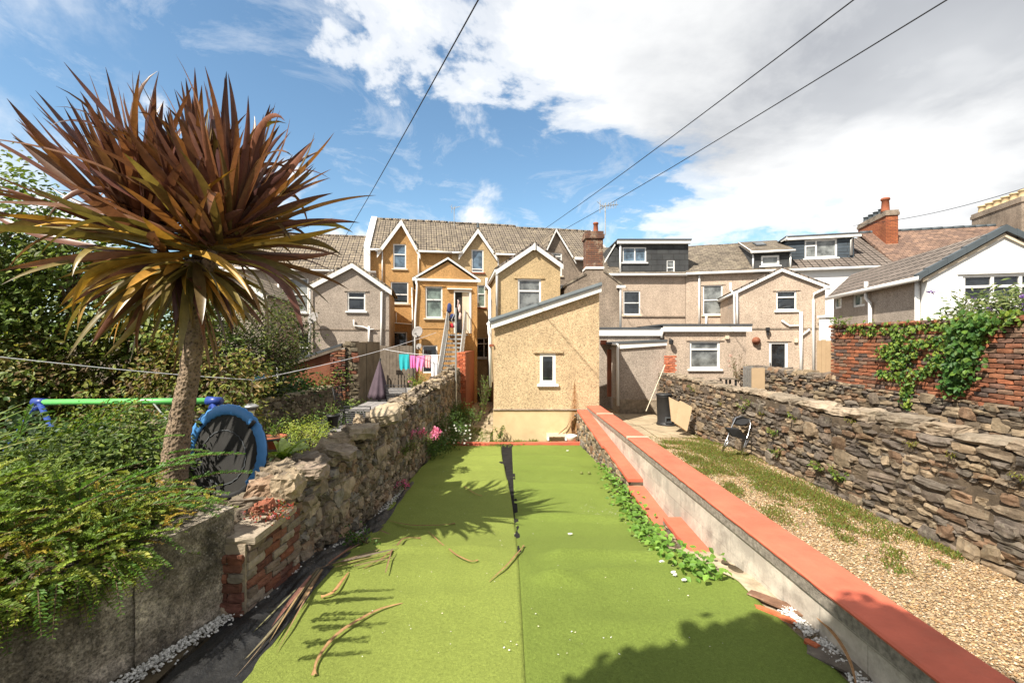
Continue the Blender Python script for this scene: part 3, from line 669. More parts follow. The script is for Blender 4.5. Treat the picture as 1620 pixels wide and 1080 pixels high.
# cream house
ch = thing('terraced_house', 'cream pebbledashed terraced house with a steep gable beside the orange house', 'house', FA.pt(U(FA, 760), 0, 0))
u2 = U(FA, 836); l, a, r = gab(FA, 728, (755.5, 364), 783, EZ)
W1 = [dict(px=(746, 395, 765, 431), muls=[('h', 0.15)], glass='glass_sky', sill='sillred'), dict(px=(755, 451, 768, 486), muls=[('h', 0.6)], sill='sillred', glass='glass_green'), dict(px=(752, 534, 775, 566), muls=[('h', 0.7), ('v', 0.6)], sill='upvc')]
mb = MB(); mb.wall(FA, [(uR+0.003, -1), (u2, -1), (u2, EZ), r, a, l, (uR+0.003, EZ)], [hole(FA, w['px']) for w in W1], 7.0); mb.build('wall', M['dash_cream'], ch)
for w in W1: window(FA, w['px'], ch, w['muls'], w.get('glass', 'glass'), w['sill'])
roof_around(FA, uR+0.02, u2, l[0], r[0], EZ+0.01, RZ-0.02, ch); ridge(FA, uR+0.02, u2, RZ+0.1, 3.6, ch)
for p, q in ((l, a), (a, r)): roof_slab(FA, p, q, -2.8, 0.2, 0.1, 'tile_brown', ch, 'gable_roof')
barge(FA, [(l[0]-0.1, l[1]-0.1), (a[0], a[1]+0.04), (r[0]+0.1, r[1]-0.1)], 0.26, 0.17, 0.215, ch)
mb = MB(); mb.tube([FA.pt(a[0], a[1]+0.1, 0.15), FA.pt(a[0], a[1]+0.38, 0.15)], [0.09, 0.03], 8); mb.build('finial', M['ridge_tile'], ch)
gutter(FA, uR, EZ+0.02, l[0]+0.1, EZ+0.02, 0.28, ch); gutter(FA, r[0], EZ+0.02, u2, EZ+0.02, 0.28, ch)
pipe(FA, [(788, 408), (788, 425)], ch)
# grey house of the same row
gh = thing('terraced_house', 'grey weathered terraced house with a narrow white-edged gable behind the yellow extension', 'house', FA.pt(U(FA, 890), 0, 0))
u3 = U(FA, 967); l, a, r = gab(FA, 858, (878.5, 364), 907, EZ-0.1)
W1 = [dict(px=(870, 400, 889, 436), muls=[('h', 0.7), ('h', 0.85)], sill='sill'), dict(px=(884, 450, 902, 492), muls=[('h', 0.5)], sill='upvc')]
mb = MB(); mb.wall(FA, [(u2+0.003, -1), (u3, -1), (u3, EZ-0.1), r, a, l, (u2+0.003, EZ-0.1)], [hole(FA, w['px']) for w in W1], 7.0); mb.build('wall', M['dash_dark'], gh)
for w in W1: window(FA, w['px'], gh, w['muls'], 'glass_grey', w['sill'])
roof_around(FA, u2+0.02, u3+0.1, l[0], r[0], EZ-0.09, RZ-0.12, gh); ridge(FA, u2+0.02, u3+0.1, RZ, 3.6, gh)
for p, q in ((l, a), (a, r)): roof_slab(FA, p, q, -2.8, 0.2, 0.1, 'tile_brown', gh, 'gable_roof')
barge(FA, [(l[0]-0.1, l[1]-0.1), (a[0], a[1]+0.04), (r[0]+0.1, r[1]-0.1)], 0.16, 0.17, 0.215, gh)
gutter(FA, r[0], EZ-0.06, u3, EZ-0.06, 0.28, gh, 0.09); pipe(FA, [(963, 412), (963, 440)], gh)
barge(Fr(*FA.pt(u3+0.12, 0, 0).xy, -FA.n[0], -FA.n[1]), [(-0.3, EZ), (3.6, RZ+0.1)], 0.2, -0.02, 0.03, gh)

# lower grey house further left and its gabled rear wing
lh = thing('terraced_house', 'lower grey house at the left with a wide brown tiled roof behind the palm', 'house', FA.pt(U(FA, 520), 0, 0))
u4 = U(FA, 300); uE = U(FA, 596)-0.01
W1 = [dict(px=(456, 440, 488, 494), muls=[('h', 0.52)], sill='upvc', glass='glass_grey'), dict(px=(454, 526, 490, 580), muls=[('h', 0.56)], sill='upvc'), dict(px=(413, 452, 441, 494), muls=[('h', 0.5)], sill='upvc')]
mb = MB(); mb.wall(FA, [(u4, -1), (uE, -1), (uE, 5.85), (u4, 5.85)], [hole(FA, w['px']) for w in W1], 7.0); mb.build('wall', M['dash_grey'], lh)
for w in W1: window(FA, w['px'], lh, w['muls'], w.get('glass', 'glass'), w['sill'])
main_roof(FA, u4, uv_-0.2, 5.85, 8.42, 3.6, 0.22, 'tile_brown', lh); ridge(FA, u4, uv_-0.2, 8.54, 3.6, lh)
gutter(FA, u4, 5.87, uE, 5.87, 0.28, lh); pipe(FA, [(441, 440), (441, 600)], lh); 
FP = FK(20.9, 0.2)
lw = thing('rear_extension', 'grey pebbledashed gabled rear wing with one small window left of the orange house', 'extension', FP.pt(U(FP, 555), 0, 0))
gabled(FP, (490, 452), (557.5, 417), (620, 460), -1, 4.2, [dict(px=(549.5, 461, 578, 492), muls=[('h', 0.68)], glass='glass', lintel='dash_grey')], 'dash_grey', 'tile_brown', lw, bh=0.2)
pipe(FP, [(493, 456), (491.5, 462), (491.5, 600)], lw, 0.045); pipe(FP, [(618, 462), (604, 462), (603, 560)], lw, 0.045)
pipe(FP, [(560, 506), (560, 515), (575, 517), (584, 521), (592, 521)], lw, 0.035); pipe(FP, [(584, 516), (584, 550)], lw, 0.045)
mb = MB(); mb.pbox(FP, 493, 520, 614, 522.2, -0.01, 0.025); mb.build('drip_band', M['dash_dark'], lw)
FQ = FK(19.0, 0.2)
lq = thing('rear_extension', 'pale rendered rear wing at the far left half hidden by the hedge', 'extension', FQ.pt(U(FQ, 390), 0, 0))
gabled(FQ, (300, 470), (362, 425), (424, 470), -1, 5.0, [dict(px=(340, 470, 366, 505), muls=[('h', 0.6)])], 'dash_grey', 'tile_brown', lq)

# orange rear wing with pediment, upper door
FB = FK(21.1, 0.2)
ow = thing('rear_extension', 'orange pebbledashed rear wing with triangular pediment and open upper doorway', 'extension', FB.pt(U(FB, 705), 0, 0))
W1 = [dict(px=(673, 453, 700, 503), muls=[('h', 0.58)], sill='sill', glass='glass_green', lintel='dash_orange'), dict(px=(668, 546, 692, 590), muls=[('h', 0.99)], sill=None)]
dpx = (718, 460, 745.5, 527)
ul, ur = U(FB, 657.5), U(FB, 755); zf = FB.uz(657, 442)[1]
mb = MB(); mb.wall(FB, [(ul, -1), (ur, -1), (ur, zf), (ul, zf)], [hole(FB, w['px']) for w in W1]+[hole(FB, dpx)], 4.5, 0.1); mb.build('wall', M['dash_orange'], ow)
for w in W1: window(FB, w['px'], ow, w['muls'], w.get('glass', 'glass'), w['sill'], w.get('lintel'))
a = FB.uz(708.5, 410)
mb = MB(); mb.prism(FB, [(ul, zf), (ur, zf), (a[0], a[1]-0.1)], -4.5, -0.02); mb.build('pediment', M['dash_orange'], ow)
for p, q in (((ul-0.12, zf+0.02), a), (a, (ur+0.12, zf+0.02))): roof_slab(FB, p, q, -4.5, 0.06, 0.07, 'tile_brown', ow)
barge(FB, [(ul-0.15, zf+0.05), (a[0], a[1]+0.08), (ur+0.15, zf+0.05)], 0.09, 0.03, 0.075, ow)
mb = MB(); mb.fbox(FB, ul-0.15, ur+0.15, zf-0.06, zf+0.05, 0.0, 0.09); mb.build('fascia', M['fascia'], ow)
h_ = hole(FB, dpx)
mb = MB(); mb.fbox(FB, h_[0], h_[0]+0.05, h_[1], h_[3], -0.09, 0.02); mb.fbox(FB, h_[2]-0.09, h_[2], h_[1], h_[3], -0.09, 0.03); mb.fbox(FB, h_[0]+0.05, h_[2]-0.09, h_[3]-0.06, h_[3], -0.09, 0.02); df = mb.build('door_frame', M['upvc'], ow)
mb = MB(); mb.fbox(FB, h_[0]+0.05, h_[2]-0.42, h_[1], h_[3]-0.06, -0.095, -0.075); mb.build('doorway', M['dark'], df)  # near-black panel stands in for the unlit room behind the door
mb = MB(); mb.fbox(FB, h_[2]-0.40, h_[2]-0.1, h_[1], h_[3]-0.06, -0.095, -0.05); mb.build('open_door', M['sill'], df)
mb = MB(); mb.fbox(FB, h_[0]-0.3, h_[2]+0.02, h_[3]+0.05, h_[3]+0.1, 0, 0.1); mb.build('door_hood', M['fascia'], ow)
pipe(FB, [(658, 445), (660, 452), (657, 500), (656, 600)], ow, 0.045)
mb = MB(); mb.pbox(FB, 658, 518.5, 712, 520, -0.01, 0.02); mb.build('drip_band', M['dash_orange'], ow)

# yellow rear wing (tall gable) behind the lean-to
FD = Fr(0, 18.1, 1, 0.12)
yw = thing('rear_extension', 'tall cream gabled rear wing with one large window above the lean-to roof', 'extension', FD.pt(U(FD, 835), 0, 0))
l = FD.uz(785, 427); a = FD.uz(845, 387); r = FD.uz(890, 419)
gabled(FD, (784, 428), (845, 387), (890, 419.5), -1, 6.5, [dict(px=(819, 441, 856, 494), muls=[('h', 0.64)], glass='glass_grey', lintel='dash_cream', sill=None, w=0.07)], 'dash_cream', 'tile_new', yw, bh=0.19, ext=0.1)
mb = MB(); mb.tube([FD.pt(a[0], a[1]-0.25, 0.16), FD.pt(a[0], a[1]+0.02, 0.16)], 0.05, 6); mb.build('finial', M['fascia'], yw)
pipe(FD, [(785, 428), (786, 432), (786, 505)], yw, 0.05); 
mb = MB(); mb.tube([FD.pt(l[0]-0.02, l[1]-0.06, 0.1), FD.pt(l[0]-0.02, l[1]-0.06, -6.3)], 0.07, 8); mb.build('gutter', M['upvc'], yw, True)
mb = MB(); mb.tube([ray(770, 440, 19), ray(770, 452, 19), ray(775, 458, 18.4), ray(775, 515, 15.5), ray(776, 570, 14), ray(777, 604, 13.9)], 0.055, 8); mb.build('soil_pipe', M['upvc'], yw, True)

# the lean-to in the middle
FE = Fr(0, 13.0, 1, 0)
le = thing('lean_to_extension', 'yellow pebbledashed lean-to with one narrow white window facing the turf', 'extension', (0.9, 14.5, -0.65))
hw = (854, 559, 879, 607)
tl = FE.uz(781, 516); tr = FE.uz(948, 462)
pl = FE.uz(780, 648)[1]
mb = MB(); mb.wall(FE, [(tl[0], pl), (tr[0], pl), tr, tl], [hole(FE, hw)], 2.1, 0.12); mb.build('wall', M['dash_yellow'], le)
mb = MB(); mb.fbox(FE, tl[0]-0.015, tr[0]+0.0, -1.0, pl-0.001, -2.1, 0.018); mb.build('plinth', M['plinth'], le)
mb = MB(); mb.fbox(FE, tl[0]-0.02, tr[0]-0.3, pl-0.005, pl+0.022, -0.02, 0.05); mb.build('bell_cast', M['dash_dark'], le)
window(FE, hw, le, [], 'glass', 'upvc', None, w=0.085, rec=0.03)
mb = MB(); c_ = FE.uz(867, 557); mb.fbox(FE, FE.uz(844, 0)[0], FE.uz(890, 0)[0], c_[1]-0.02, c_[1]+0.05, -0.01, 0.05); mb.build('lintel', M['dash_yellow'], le)
A_ = FE.uz(779, 507); B_ = FE.uz(949, 451)
mb = MB(); mb.prism(FE, [(A_[0]-0.03, A_[1]-0.02), (B_[0]+0.02, B_[1]-0.02), (B_[0]+0.02, B_[1]-0.2), (A_[0]-0.03, A_[1]-0.24)], 0.1, 0.14); mb.build('fascia', M['fascia'], le)
roof_slab(FE, (A_[0]-0.09, A_[1]-0.035), (B_[0]+0.04, B_[1]), -2.2, 0.17, 0.075, 'felt_blue', le)
mb = MB(); mb.prism(FE, [(A_[0]-0.05, A_[1]-0.03), (B_[0]+0.03, B_[1]-0.005), (B_[0]+0.03, B_[1]-0.045), (A_[0]-0.05, A_[1]-0.07)], 0.142, 0.178); mb.build('roof_trim', M['felt'], le)
mb = MB(); mb.tube([(A_[0]-0.11, 13.0, A_[1]-0.10), (A_[0]-0.11, 15.2, A_[1]-0.10)], 0.06, 8); mb.build('gutter', M['upvc'], le, True)
mb = MB(); mb.tube([(A_[0]-0.1, 13.02, A_[1]-0.12), (A_[0]-0.1, 13.02, A_[1]-0.35), (A_[0]-0.06, 13.05, A_[1]-0.5), (A_[0]-0.06, 13.05, 0.9)], 0.04, 8); mb.build('downpipe', M['upvc'], le, True)
mb = MB(); mb.pbox(FE, 774, 544.5, 781, 548, -0.05, 0.06); mb.build('bracket', M['sillred'], le)
# rust run below a wall fixing (a real stain on the render)
m, t, b = newmat('rust_stain'); uvn = coords(t, 'UV'); sx = t.nodes.new('ShaderNodeSeparateXYZ'); t.links.new(uvn, sx.inputs[0])
st_u = FE.uz(909, 600)[0]
dx_ = math_node(t, 'ABSOLUTE', math_node(t, 'SUBTRACT', sx.outputs[0], st_u))
zz = sx.outputs[1]; z_top = FE.uz(909, 602)[1]; z_bot = FE.uz(909, 690)[1]
wid = math_node(t, 'ADD', math_node(t, 'MULTIPLY', math_node(t, 'SUBTRACT', z_top, zz), 0.17), 0.012)
fr_ = math_node(t, 'SUBTRACT', 1.0, math_node(t, 'DIVIDE', dx_, wid), clamp=True)
al_ = math_node(t, 'MULTIPLY', math_node(t, 'MULTIPLY', fr_, ramp(t, noi(t, coords(t, 'Object', (6, 6, 1.2)), 6, 6, 0.7), [(0.35, 0.1), (0.6, 1.0)])), 0.85)
t.links.new(al_, b.inputs['Alpha']); b.inputs['Base Color'].default_value = (0.32, 0.12, 0.02, 1); b.inputs['Roughness'].default_value = 0.95
mb = MB(); us, ue = FE.uz(893, 0)[0], FE.uz(926, 0)[0]; mb.add([FE.pt(us, pl+0.03, 0.004), FE.pt(ue, pl+0.03, 0.004), FE.pt(ue, z_top, 0.004), FE.pt(us, z_top, 0.004)], [(0, 1, 2, 3)])
mb.add([FE.pt(us, z_bot, 0.022), FE.pt(ue, z_bot, 0.022), FE.pt(ue, pl-0.01, 0.022), FE.pt(us, pl-0.01, 0.022)], [(0, 1, 2, 3)]); mb.build('rust_stain', m, le)

# grey block with the big chimney behind the lean-to
FF = FK(17.6, 0.0)
gb = thing('rear_extension', 'grey weathered gable wall carrying a tall speckled brick chimney', 'extension', FF.pt(U(FF, 945), 0, 0))
def u_(px, py): return FF.uz(px, py)
mb = MB(); mb.prism(FF, [(u_(897, 0)[0], -1), (u_(985, 0)[0]-0.03, -1), u_(983, 453), u_(955, 430), u_(954, 424), u_(928, 424), u_(927, 434), u_(897, 450)], -5.5, 0); mb.build('wall', M['dash_dark'], gb)
roof_slab(FF, u_(895, 452), u_(928, 434), -5.5, 0.03, 0.07, 'slate', gb); roof_slab(FF, u_(954, 430), u_(987, 454), -5.5, 0.03, 0.07, 'slate', gb)
M['stackbrick'] = m_tiles('chimney_brick', (0.20, 0.09, 0.05), (0.12, 0.06, 0.045), 0.22, 0.075, (0.10, 0.075, 0.055), False, 0.01, 0.01, lichen=(0.42, 0.34, 0.24))
def stack(F, u0, u1, z0, z1, d0, d1, parent, mat, pots, potmat='terracotta', potr=0.1, poth=0.42, capm='dash_dark', name='chimney', cap=True):
    mb = MB(); mb.fbox(F, u0, u1, z0, z1-0.28, d0, d1); ck = mb.build(name, M[mat], parent)
    mb = MB(); mb.fbox(F, u0-0.05, u1+0.05, z1-0.28, z1-0.12, d0-0.05, d1+0.05); mb.fbox(F, u0-0.02, u1+0.02, z1-0.12, z1-0.0, d0-0.02, d1+0.02); mb.build('chimney_cap', M[capm], ck)
    for (u, d, h, rr, pm) in pots:
        mb = MB(); mb.lathe(F.pt(u, z1, d), [(rr*1.12, 0), (rr, h*0.12), (rr*0.86, h*0.8), (rr*1.1, h*0.84), (rr*1.1, h*0.95), (rr*0.9, h)], 12); mb.build('chimney_pot', M[pm], ck, True)
    return ck
ua, ub = u_(927.5, 0)[0], u_(954.5, 0)[0]
stack(FF, ua, ub, u_(0, 426)[1], u_(0, 365)[1], -0.75, -0.05, gb, 'stackbrick', [(u_(945.5, 0)[0], -0.4, 0.42, 0.1, 'terracotta')], capm='stackbrick')
mb = MB(); mb.pbox(FF, 926.5, 422, 955.5, 425.5, -0.8, 0.04); mb.build('flashing', M['fascia'], gb)
pipe(FF, [(980, 452), (981, 456), (981, 525)], gb, 0.045)
mb = MB(); mb.pbox(FF, 975, 452, 988, 456, 0.02, 0.16); mb.build('hopper', M['upvc'], gb)
# low flat-roofed part and lean-to shed right of the yellow lean-to
FJ0 = FK(17.0, 0)
mb0 = thing('flat_roof_extension', 'low grey flat-roofed link with a white fascia left of the wall lantern', 'extension', FJ0.pt(U(FJ0, 995), 0, 0))
mb = MB(); mb.pbox(FJ0, 938, 522, 1045, 700, -5, -0.08); mb.build('wall', M['dash_grey'], mb0)
mb = MB(); mb.pbox(FJ0, 936, 520, 1046, 531, -0.1, 0.0); mb.build('fascia', M['fascia'], mb0)
mb = MB(); mb.pbox(FJ0, 936, 517.5, 1046, 520.2, -5, 0.03); mb.build('roof', M['felt'], mb0)
FS = FK(15.6, 0)
sh = thing('shed', 'grey pebbledashed lean-to shed with white fascia behind the black composter', 'shed', FS.pt(U(FS, 1015), 0, 0))
a1 = FS.uz(980.5, 549); a2 = FS.uz(1053.5, 546)
mb = MB(); mb.wall(FS, [(a1[0], -1), (a2[0], -1), a2, a1], [], 2.2); mb.build('wall', M['dash_grey'], sh)
mb = MB(); mb.prism(FS, [FS.uz(979, 551.5), FS.uz(1054, 546), FS.uz(1054, 540.5), FS.uz(979, 542.5)], 0.02, 0.07); mb.build('fascia', M['fascia'], sh)
mb = MB(); mb.prism(FS, [FS.uz(962, 544.3), FS.uz(1054.5, 540.3), FS.uz(1054.5, 536.8), FS.uz(962, 541.6)], -2.3, 0.1); mb.build('roof', M['felt'], sh)
mb = MB(); mb.pbox(FS, 979.6, 631.5, 1054, 634, -0.02, 0.03); mb.pbox(FS, 979.6, 634, 1054, 700, -1.0, 0.02); mb.build('plinth', M['mortar'], sh)
pipe(FS, [(967, 544), (976, 545), (976, 552), (976.5, 641)], sh, 0.05, 0.1)
mb = MB(); mb.pbox(FS, 966, 553, 972.5, 630, -0.6, -0.5); mb.build('door_post', M['rust'], sh)
mb = MB(); mb.pbox(FS, 955, 538, 964, 545, -0.6, -0.4); mb.build('tile_end', M['terracotta'], sh)
# ---------------- right-hand houses
FG = FK(24.5, 0.0)
g1 = thing('terraced_house', 'pinkish rendered house with a dark slate-hung box dormer right of the brick chimney', 'house', FG.pt(U(FG, 1030), 0, 0))
W1 = [dict(px=(986, 460, 1013, 498), muls=[('h', 0.5)], sill='sill')]
uu0, uu1 = U(FG, 955), U(FG, 1084.5); ez = FG.uz(1000, 436)[1]
mb = MB(); mb.wall(FG, [(uu0, -1), (uu1, -1), (uu1, ez), (uu0, ez)], [hole(FG, W1[0]['px'])], 7); mb.build('wall', M['dash_pink'], g1)
window(FG, **{**W1[0]}, parent=g1)
main_roof(FG, uu0, uu1, ez, ez+2.1, 3.5, 0.15, 'slate', g1)
mb = MB(); mb.pbox(FG, 984, 499.6, 1083, 501.4, -0.02, 0.06); mb.build('drip_band', M['dash_dark'], g1)
gutter(FG, uu0, ez+0.02, uu1, ez+0.02, 0.22, g1, 0.07); pipe(FG, [(1106, 436), (1106, 520)], g1, 0.045) if False else None
# box dormer
DP = dict(w1=(985, 391, 1022.5, 415), w2=(1054.5, 411, 1067.5, 432))
du0, du1 = U(FG, 982), U(FG, 1089); dz0, dz1 = ez+0.12, FG.uz(1030, 385)[1]
mb = MB(); mb.wall(FG, [(du0, dz0), (du1, dz0), (du1, dz1+0.06), (du0, dz1-0.02)], [hole(FG, DP['w1']), hole(FG, DP['w2'])], 4.2); dm = mb.build('dormer', M['slate_hung'], g1)
window(FG, DP['w1'], dm, [('v', 0.52)], 'glass_sky', 'upvc'); window(FG, DP['w2'], dm, [('h', 0.42)], 'glass_grey', 'upvc')
mb = MB(); mb.fbox(FG, du0-0.2, du1+0.08, dz1-0.04, dz1+0.14, 0.0, 0.2); mb.build('dormer_fascia', M['fascia'], g1)
mb = MB(); mb.fbox(FG, du0-0.22, du1+0.1, dz1+0.14, dz1+0.20, -4.3, 0.24); mb.build('dormer_roof', M['felt'], g1)
mb = MB(); n0 = Fr(*FG.pt(du0-0.06, 0, 0).xy, -FG.n[0], -FG.n[1])
mb.prism(n0, [(-0.1, dz0-0.1), (3.4, dz1+0.3), (3.4, dz1-0.2), (-0.1, dz0-0.35)], 0.35, 0.42); 
pipe(FG, [(981, 388), (981, 436)], g1, 0.05, 0.06)
mb = MB(); mb.fbox(FG, du0-0.5, du0-0.01, dz0, dz1-0.1, -4.2, -0.6); mb.build('dormer_cheek', M['slate_hung'], g1)
barge(FG, [(du0-0.75, ez+0.9), (du0-0.15, dz1+0.16)], 0.12, -0.62, -0.55, g1)
stack(FG, U(FG, 1072), U(FG, 1087), ez+1.2, FG.uz(0, 376.5)[1], -2.6, -2.0, g1, 'stackbrick', [(U(FG, 1077.5), -2.3, 0.2, 0.12, 'terracotta'), (U(FG, 1083), -2.3, 0.08, 0.1, 'terracotta')], capm='stackbrick')

FH = FK(27.0, -0.27)
EH = 5.78; RH = 7.83
def rh_house(nm, label, pa, pb, wallm, roofm, wins, cat='house', rz=RH, ezz=EH, under=True):
    t_ = thing(nm, label, cat, FH.pt((U(FH, pa)+U(FH, pb))/2, 0, 0)); a, b = U(FH, pa), U(FH, pb)
    mb = MB(); mb.wall(FH, [(a, -1), (b, -1), (b, ezz), (a, ezz)], [hole(FH, w['px']) for w in wins], 7); mb.build('wall', M[wallm], t_)
    for w in wins:
        w = dict(w); px = w.pop('px'); window(FH, px, t_, **w)
    main_roof(FH, a, b, ezz, rz, 3.5, 0.15, roofm, t_)
    gutter(FH, a, ezz+0.02, b, ezz+0.02, 0.22, t_, 0.07)
    return t_, a, b
h2, a, b = rh_house('terraced_house', 'pinkish rendered house with a patchy slate roof and small side-hung dormer', 1085, 1253, 'dash_pink', 'slate', [dict(px=(1112, 451, 1143, 498), muls=[('h', 0.5)], glass='glass_grey', sill='sill', lintel='dash_pink')])
ridge(FH, a, b, RH+0.1, 3.5, h2, 'slate', 0.09)
pipe(FH, [(1106, 436), (1106, 520)], h2, 0.05); pipe(FH, [(1117, 500), (1117, 520)], h2, 0.06)
# little dormer with a lean roof
u0, u1 = U(FH, 1191), U(FH, 1249); z0 = FH.uz(1220, 426)[1]; z1 = FH.uz(1220, 400.5)[1]
mb = MB(); mb.wall(FH, [(u0, z0-0.2), (u1, z0-0.2), (u1, z1), (u0, z1)], [hole(FH, (1204, 404, 1233, 420))], 2.6); dm = mb.build('dormer', M['slate_hung'], h2)
window(FH, (1204, 404, 1233, 420), dm, [], 'glass_grey', 'upvc', w=0.09)
mb = MB(); mb.prof(FH, [(0.2, z1), (-3.0, z1+1.15), (-3.0, z1+1.25), (0.2, z1+0.1)], u0-0.12, u1+0.2); mb.build('dormer_roof', M['slate'], h2)
mb = MB(); mb.prism(Fr(*FH.pt(u0, 0, 0).xy, -FH.n[0], -FH.n[1]), [(0, z1-0.02), (3.0, z1+1.1), (3.0, z1-0.4), (0.0, z0)], -0.003, 0.02); mb.build('dormer_cheek', M['slate_hung'], h2)
gutter(FH, u0-0.15, z1+0.05, u1+0.2, z1+0.05, 0.24, h2, 0.06)
barge(Fr(*FH.pt(u0-0.1, 0, 0).xy, -FH.n[0], -FH.n[1]), [(-0.15, z1+0.12), (3.0, z1+1.25)], 0.14, 0.0, 0.05, h2)
pipe(FH, [(1191, 403), (1191, 426)], h2, 0.045, 0.05); pipe(FH, [(1250, 402), (1250, 425)], h2, 0.045, 0.05)
mb = MB(); sk = lambda f: z1+1.15*f
def sl(u, d): return FH.pt(u, z1+0.13+(0.2-d)*0.36, d)
su0, su1 = U(FH, 1207), U(FH, 1224)
p = [sl(su0, -1.3), sl(su1, -1.3), sl(su1, -2.2), sl(su0, -2.2)]; q = [v+Vector((0, 0, 0.06)) for v in p]
mb.add(p+q, [(4, 5, 6, 7), (0, 1, 5, 4), (1, 2, 6, 5), (2, 3, 7, 6), (3, 0, 4, 7)]); skl = mb.build('skylight', M['felt'], h2)
mb = MB(); c_ = sum(q, Vector())/4; q2 = [c_+(v-c_)*0.82+Vector((0, 0, 0.006)) for v in q]; mb.add(q2, [(0, 1, 2, 3)]); mb.build('pane', M['glass_grey'], skl)
# white house with the wide grey dormer
h3, a, b = rh_house('terraced_house', 'white rendered house with a wide blue-grey dormer and ribbed brown roof', 1253.2, 1415, 'render_white', 'tile_new', [])
u0, u1 = U(FH, 1248), U(FH, 1350); FDm = Fr(*FH.pt(0, 0, -0.9).xy, *FH.d)
u0, u1 = U(FDm, 1247), U(FDm, 1351); z0 = FDm.uz(1300, 409)[1]; z1 = FDm.uz(1300, 377.5)[1]
mb = MB(); mb.wall(FDm, [(u0, z0-0.3), (u1, z0-0.3), (u1, z1), (u0, z1)], [hole(FDm, (1273, 378.5, 1324.5, 408))], 3.2); dm = mb.build('dormer', M['clad_blue'], h3)
window(FDm, (1273, 378.5, 1324.5, 408), dm, [('v', 0.36), ('hs', 0.68, 0.36)], 'glass_grey', 'upvc', w=0.08)
mb = MB(); mb.fbox(FDm, u0-0.15, u1+0.25, z1-0.02, z1+0.14, 0.0, 0.2); mb.build('dormer_fascia', M['fascia'], h3)
mb = MB(); mb.fbox(FDm, u0-0.18, u1+0.28, z1+0.14, z1+0.19, -3.2, 0.24); mb.build('dormer_roof', M['felt'], h3)
barge(Fr(*FDm.pt(u0-0.16, 0, 0).xy, -FDm.n[0], -FDm.n[1]), [(-0.24, z1+0.16), (0.7, z1+0.2)], 0.14, 0.0, 0.05, h3)
pipe(FDm, [(1349, 375), (1346, 380), (1345, 404)], h3, 0.06, 0.1)
pipe(FH, [(1374, 422), (1374, 432)], h3, 0.06)
mb = MB(); mb.pbox(FH, 1254, 423.5, 1376, 428, 0.0, 0.05); mb.build('soffit_board', M['fascia'], h3)
M['redbrick'] = m_tiles('red_chimney_brick', (0.36, 0.12, 0.05), (0.28, 0.085, 0.04), 0.22, 0.075, (0.15, 0.08, 0.05), False, 0.008, 0.01)
ub = U(FH, 1391)+0.3
FM = Fr(*FH.pt(0, 0, -3.5).xy, *FH.d)
cu = FM.uz(1388, 350)
pts = [(U(FM, 1388)+random.uniform(-.05, .05), -0.9+0.5*i, 0.28, 0.10, 'slate_hung') for i in range(4)]
stack(FM, U(FM, 1379), U(FM, 1397), RH-0.9, FM.uz(1388, 344)[1], -1.6, 1.5, h3, 'redbrick', [(cu[0]-0.12, 1.1, 0.75, 0.19, 'terracotta')]+[(cu[0]-0.1, 0.6-0.55*i, 0.3, 0.13, 'ridge_tile') for i in range(4)], capm='dash_dark')
# brown-roofed house at the right
h4, a, b = rh_house('terraced_house', 'house at the right with a mottled red-brown slate roof and long grey chimney', 1415.3, 1760, 'dash_grey', 'slate_red', [], rz=RH+0.28)
ridge(FH, a, b, RH+0.42, 3.5, h4, 'ridge_tile', 0.1)
stack(FM, U(FM, 1574), U(FM, 1599), RH-0.6, FM.uz(1586, 324)[1]-0.05, -1.7, 1.7, h4, 'dash_dark', [(U(FM, 1586), 1.3-0.55*i, 0.42, 0.17, 'plinth') for i in range(6)])
mb = MB(); mb.fbox(FH, U(FH, 1416), U(FH, 1416)+0.12, EH, EH+0.2, -0.1, 0.2); mb.build('verge', M['mortar'], h4)

# rear wing with back door, right of centre
FI = FK(22.6, -0.27)
h5 = thing('rear_extension', 'pinkish gabled rear wing with a white back door and upstairs window', 'extension', FI.pt(U(FI, 1235), 0, 0))
dpx = (1216.5, 540, 1246.5, 612)
W5 = (1228, 460, 1260, 491)
l, a, r = FI.uz(1163, 461), FI.uz(1236, 425.5), FI.uz(1310, 453)
def on(p, q, u): return p[1]+(q[1]-p[1])*(u-p[0])/(q[0]-p[0])
ul, ur = U(FI, 1167.5), U(FI, 1305.5)
mb = MB(); mb.wall(FI, [(ul, -1), (ur, -1), (ur, on(a, r, ur)-0.04), (a[0], a[1]-0.04), (ul, on(l, a, ul)-0.04)], [hole(FI, W5), hole(FI, dpx)], 4.4); mb.build('wall', M['dash_pink'], h5)
roof_slab(FI, l, a, -4.4, 0.12, 0.08, 'tile_new', h5); roof_slab(FI, a, r, -4.4, 0.12, 0.08, 'tile_new', h5); barge(FI, [l, a, r], 0.12, 0.085, 0.125, h5)
window(FI, W5, h5, [('h', 0.68)], 'glass', 'upvc', 'dash_pink')
hd = hole(FI, dpx); mb = MB(); bars(mb, FI, hd[0], hd[1], hd[2], hd[3], [('h', 0.4)], 0.1); mb.fbox(FI, hd[0]+0.1, hd[2]-0.1, hd[1]+0.1, hd[1]+(hd[3]-hd[1])*0.4, -0.085, -0.05); dr = mb.build('door', M['upvc'], h5)
mb = MB(); mb.fbox(FI, hd[0]+0.1, hd[2]-0.1, hd[1]+(hd[3]-hd[1])*0.4, hd[3]-0.1, -0.08, -0.07); mb.build('pane', M['glass'], dr)
mb = MB(); mb.fbox(FI, hd[0]+0.03, hd[0]+0.06, hd[1]+0.8, hd[1]+1.05, -0.03, 0.03); mb.build('handle', M['black'], dr)
mb = MB(); mb.fbox(FI, hd[0]-0.1, hd[2]+0.12, hd[3]+0.003, hd[3]+0.05, -0.02, 0.035); mb.build('lintel', M['dash_pink'], dr)
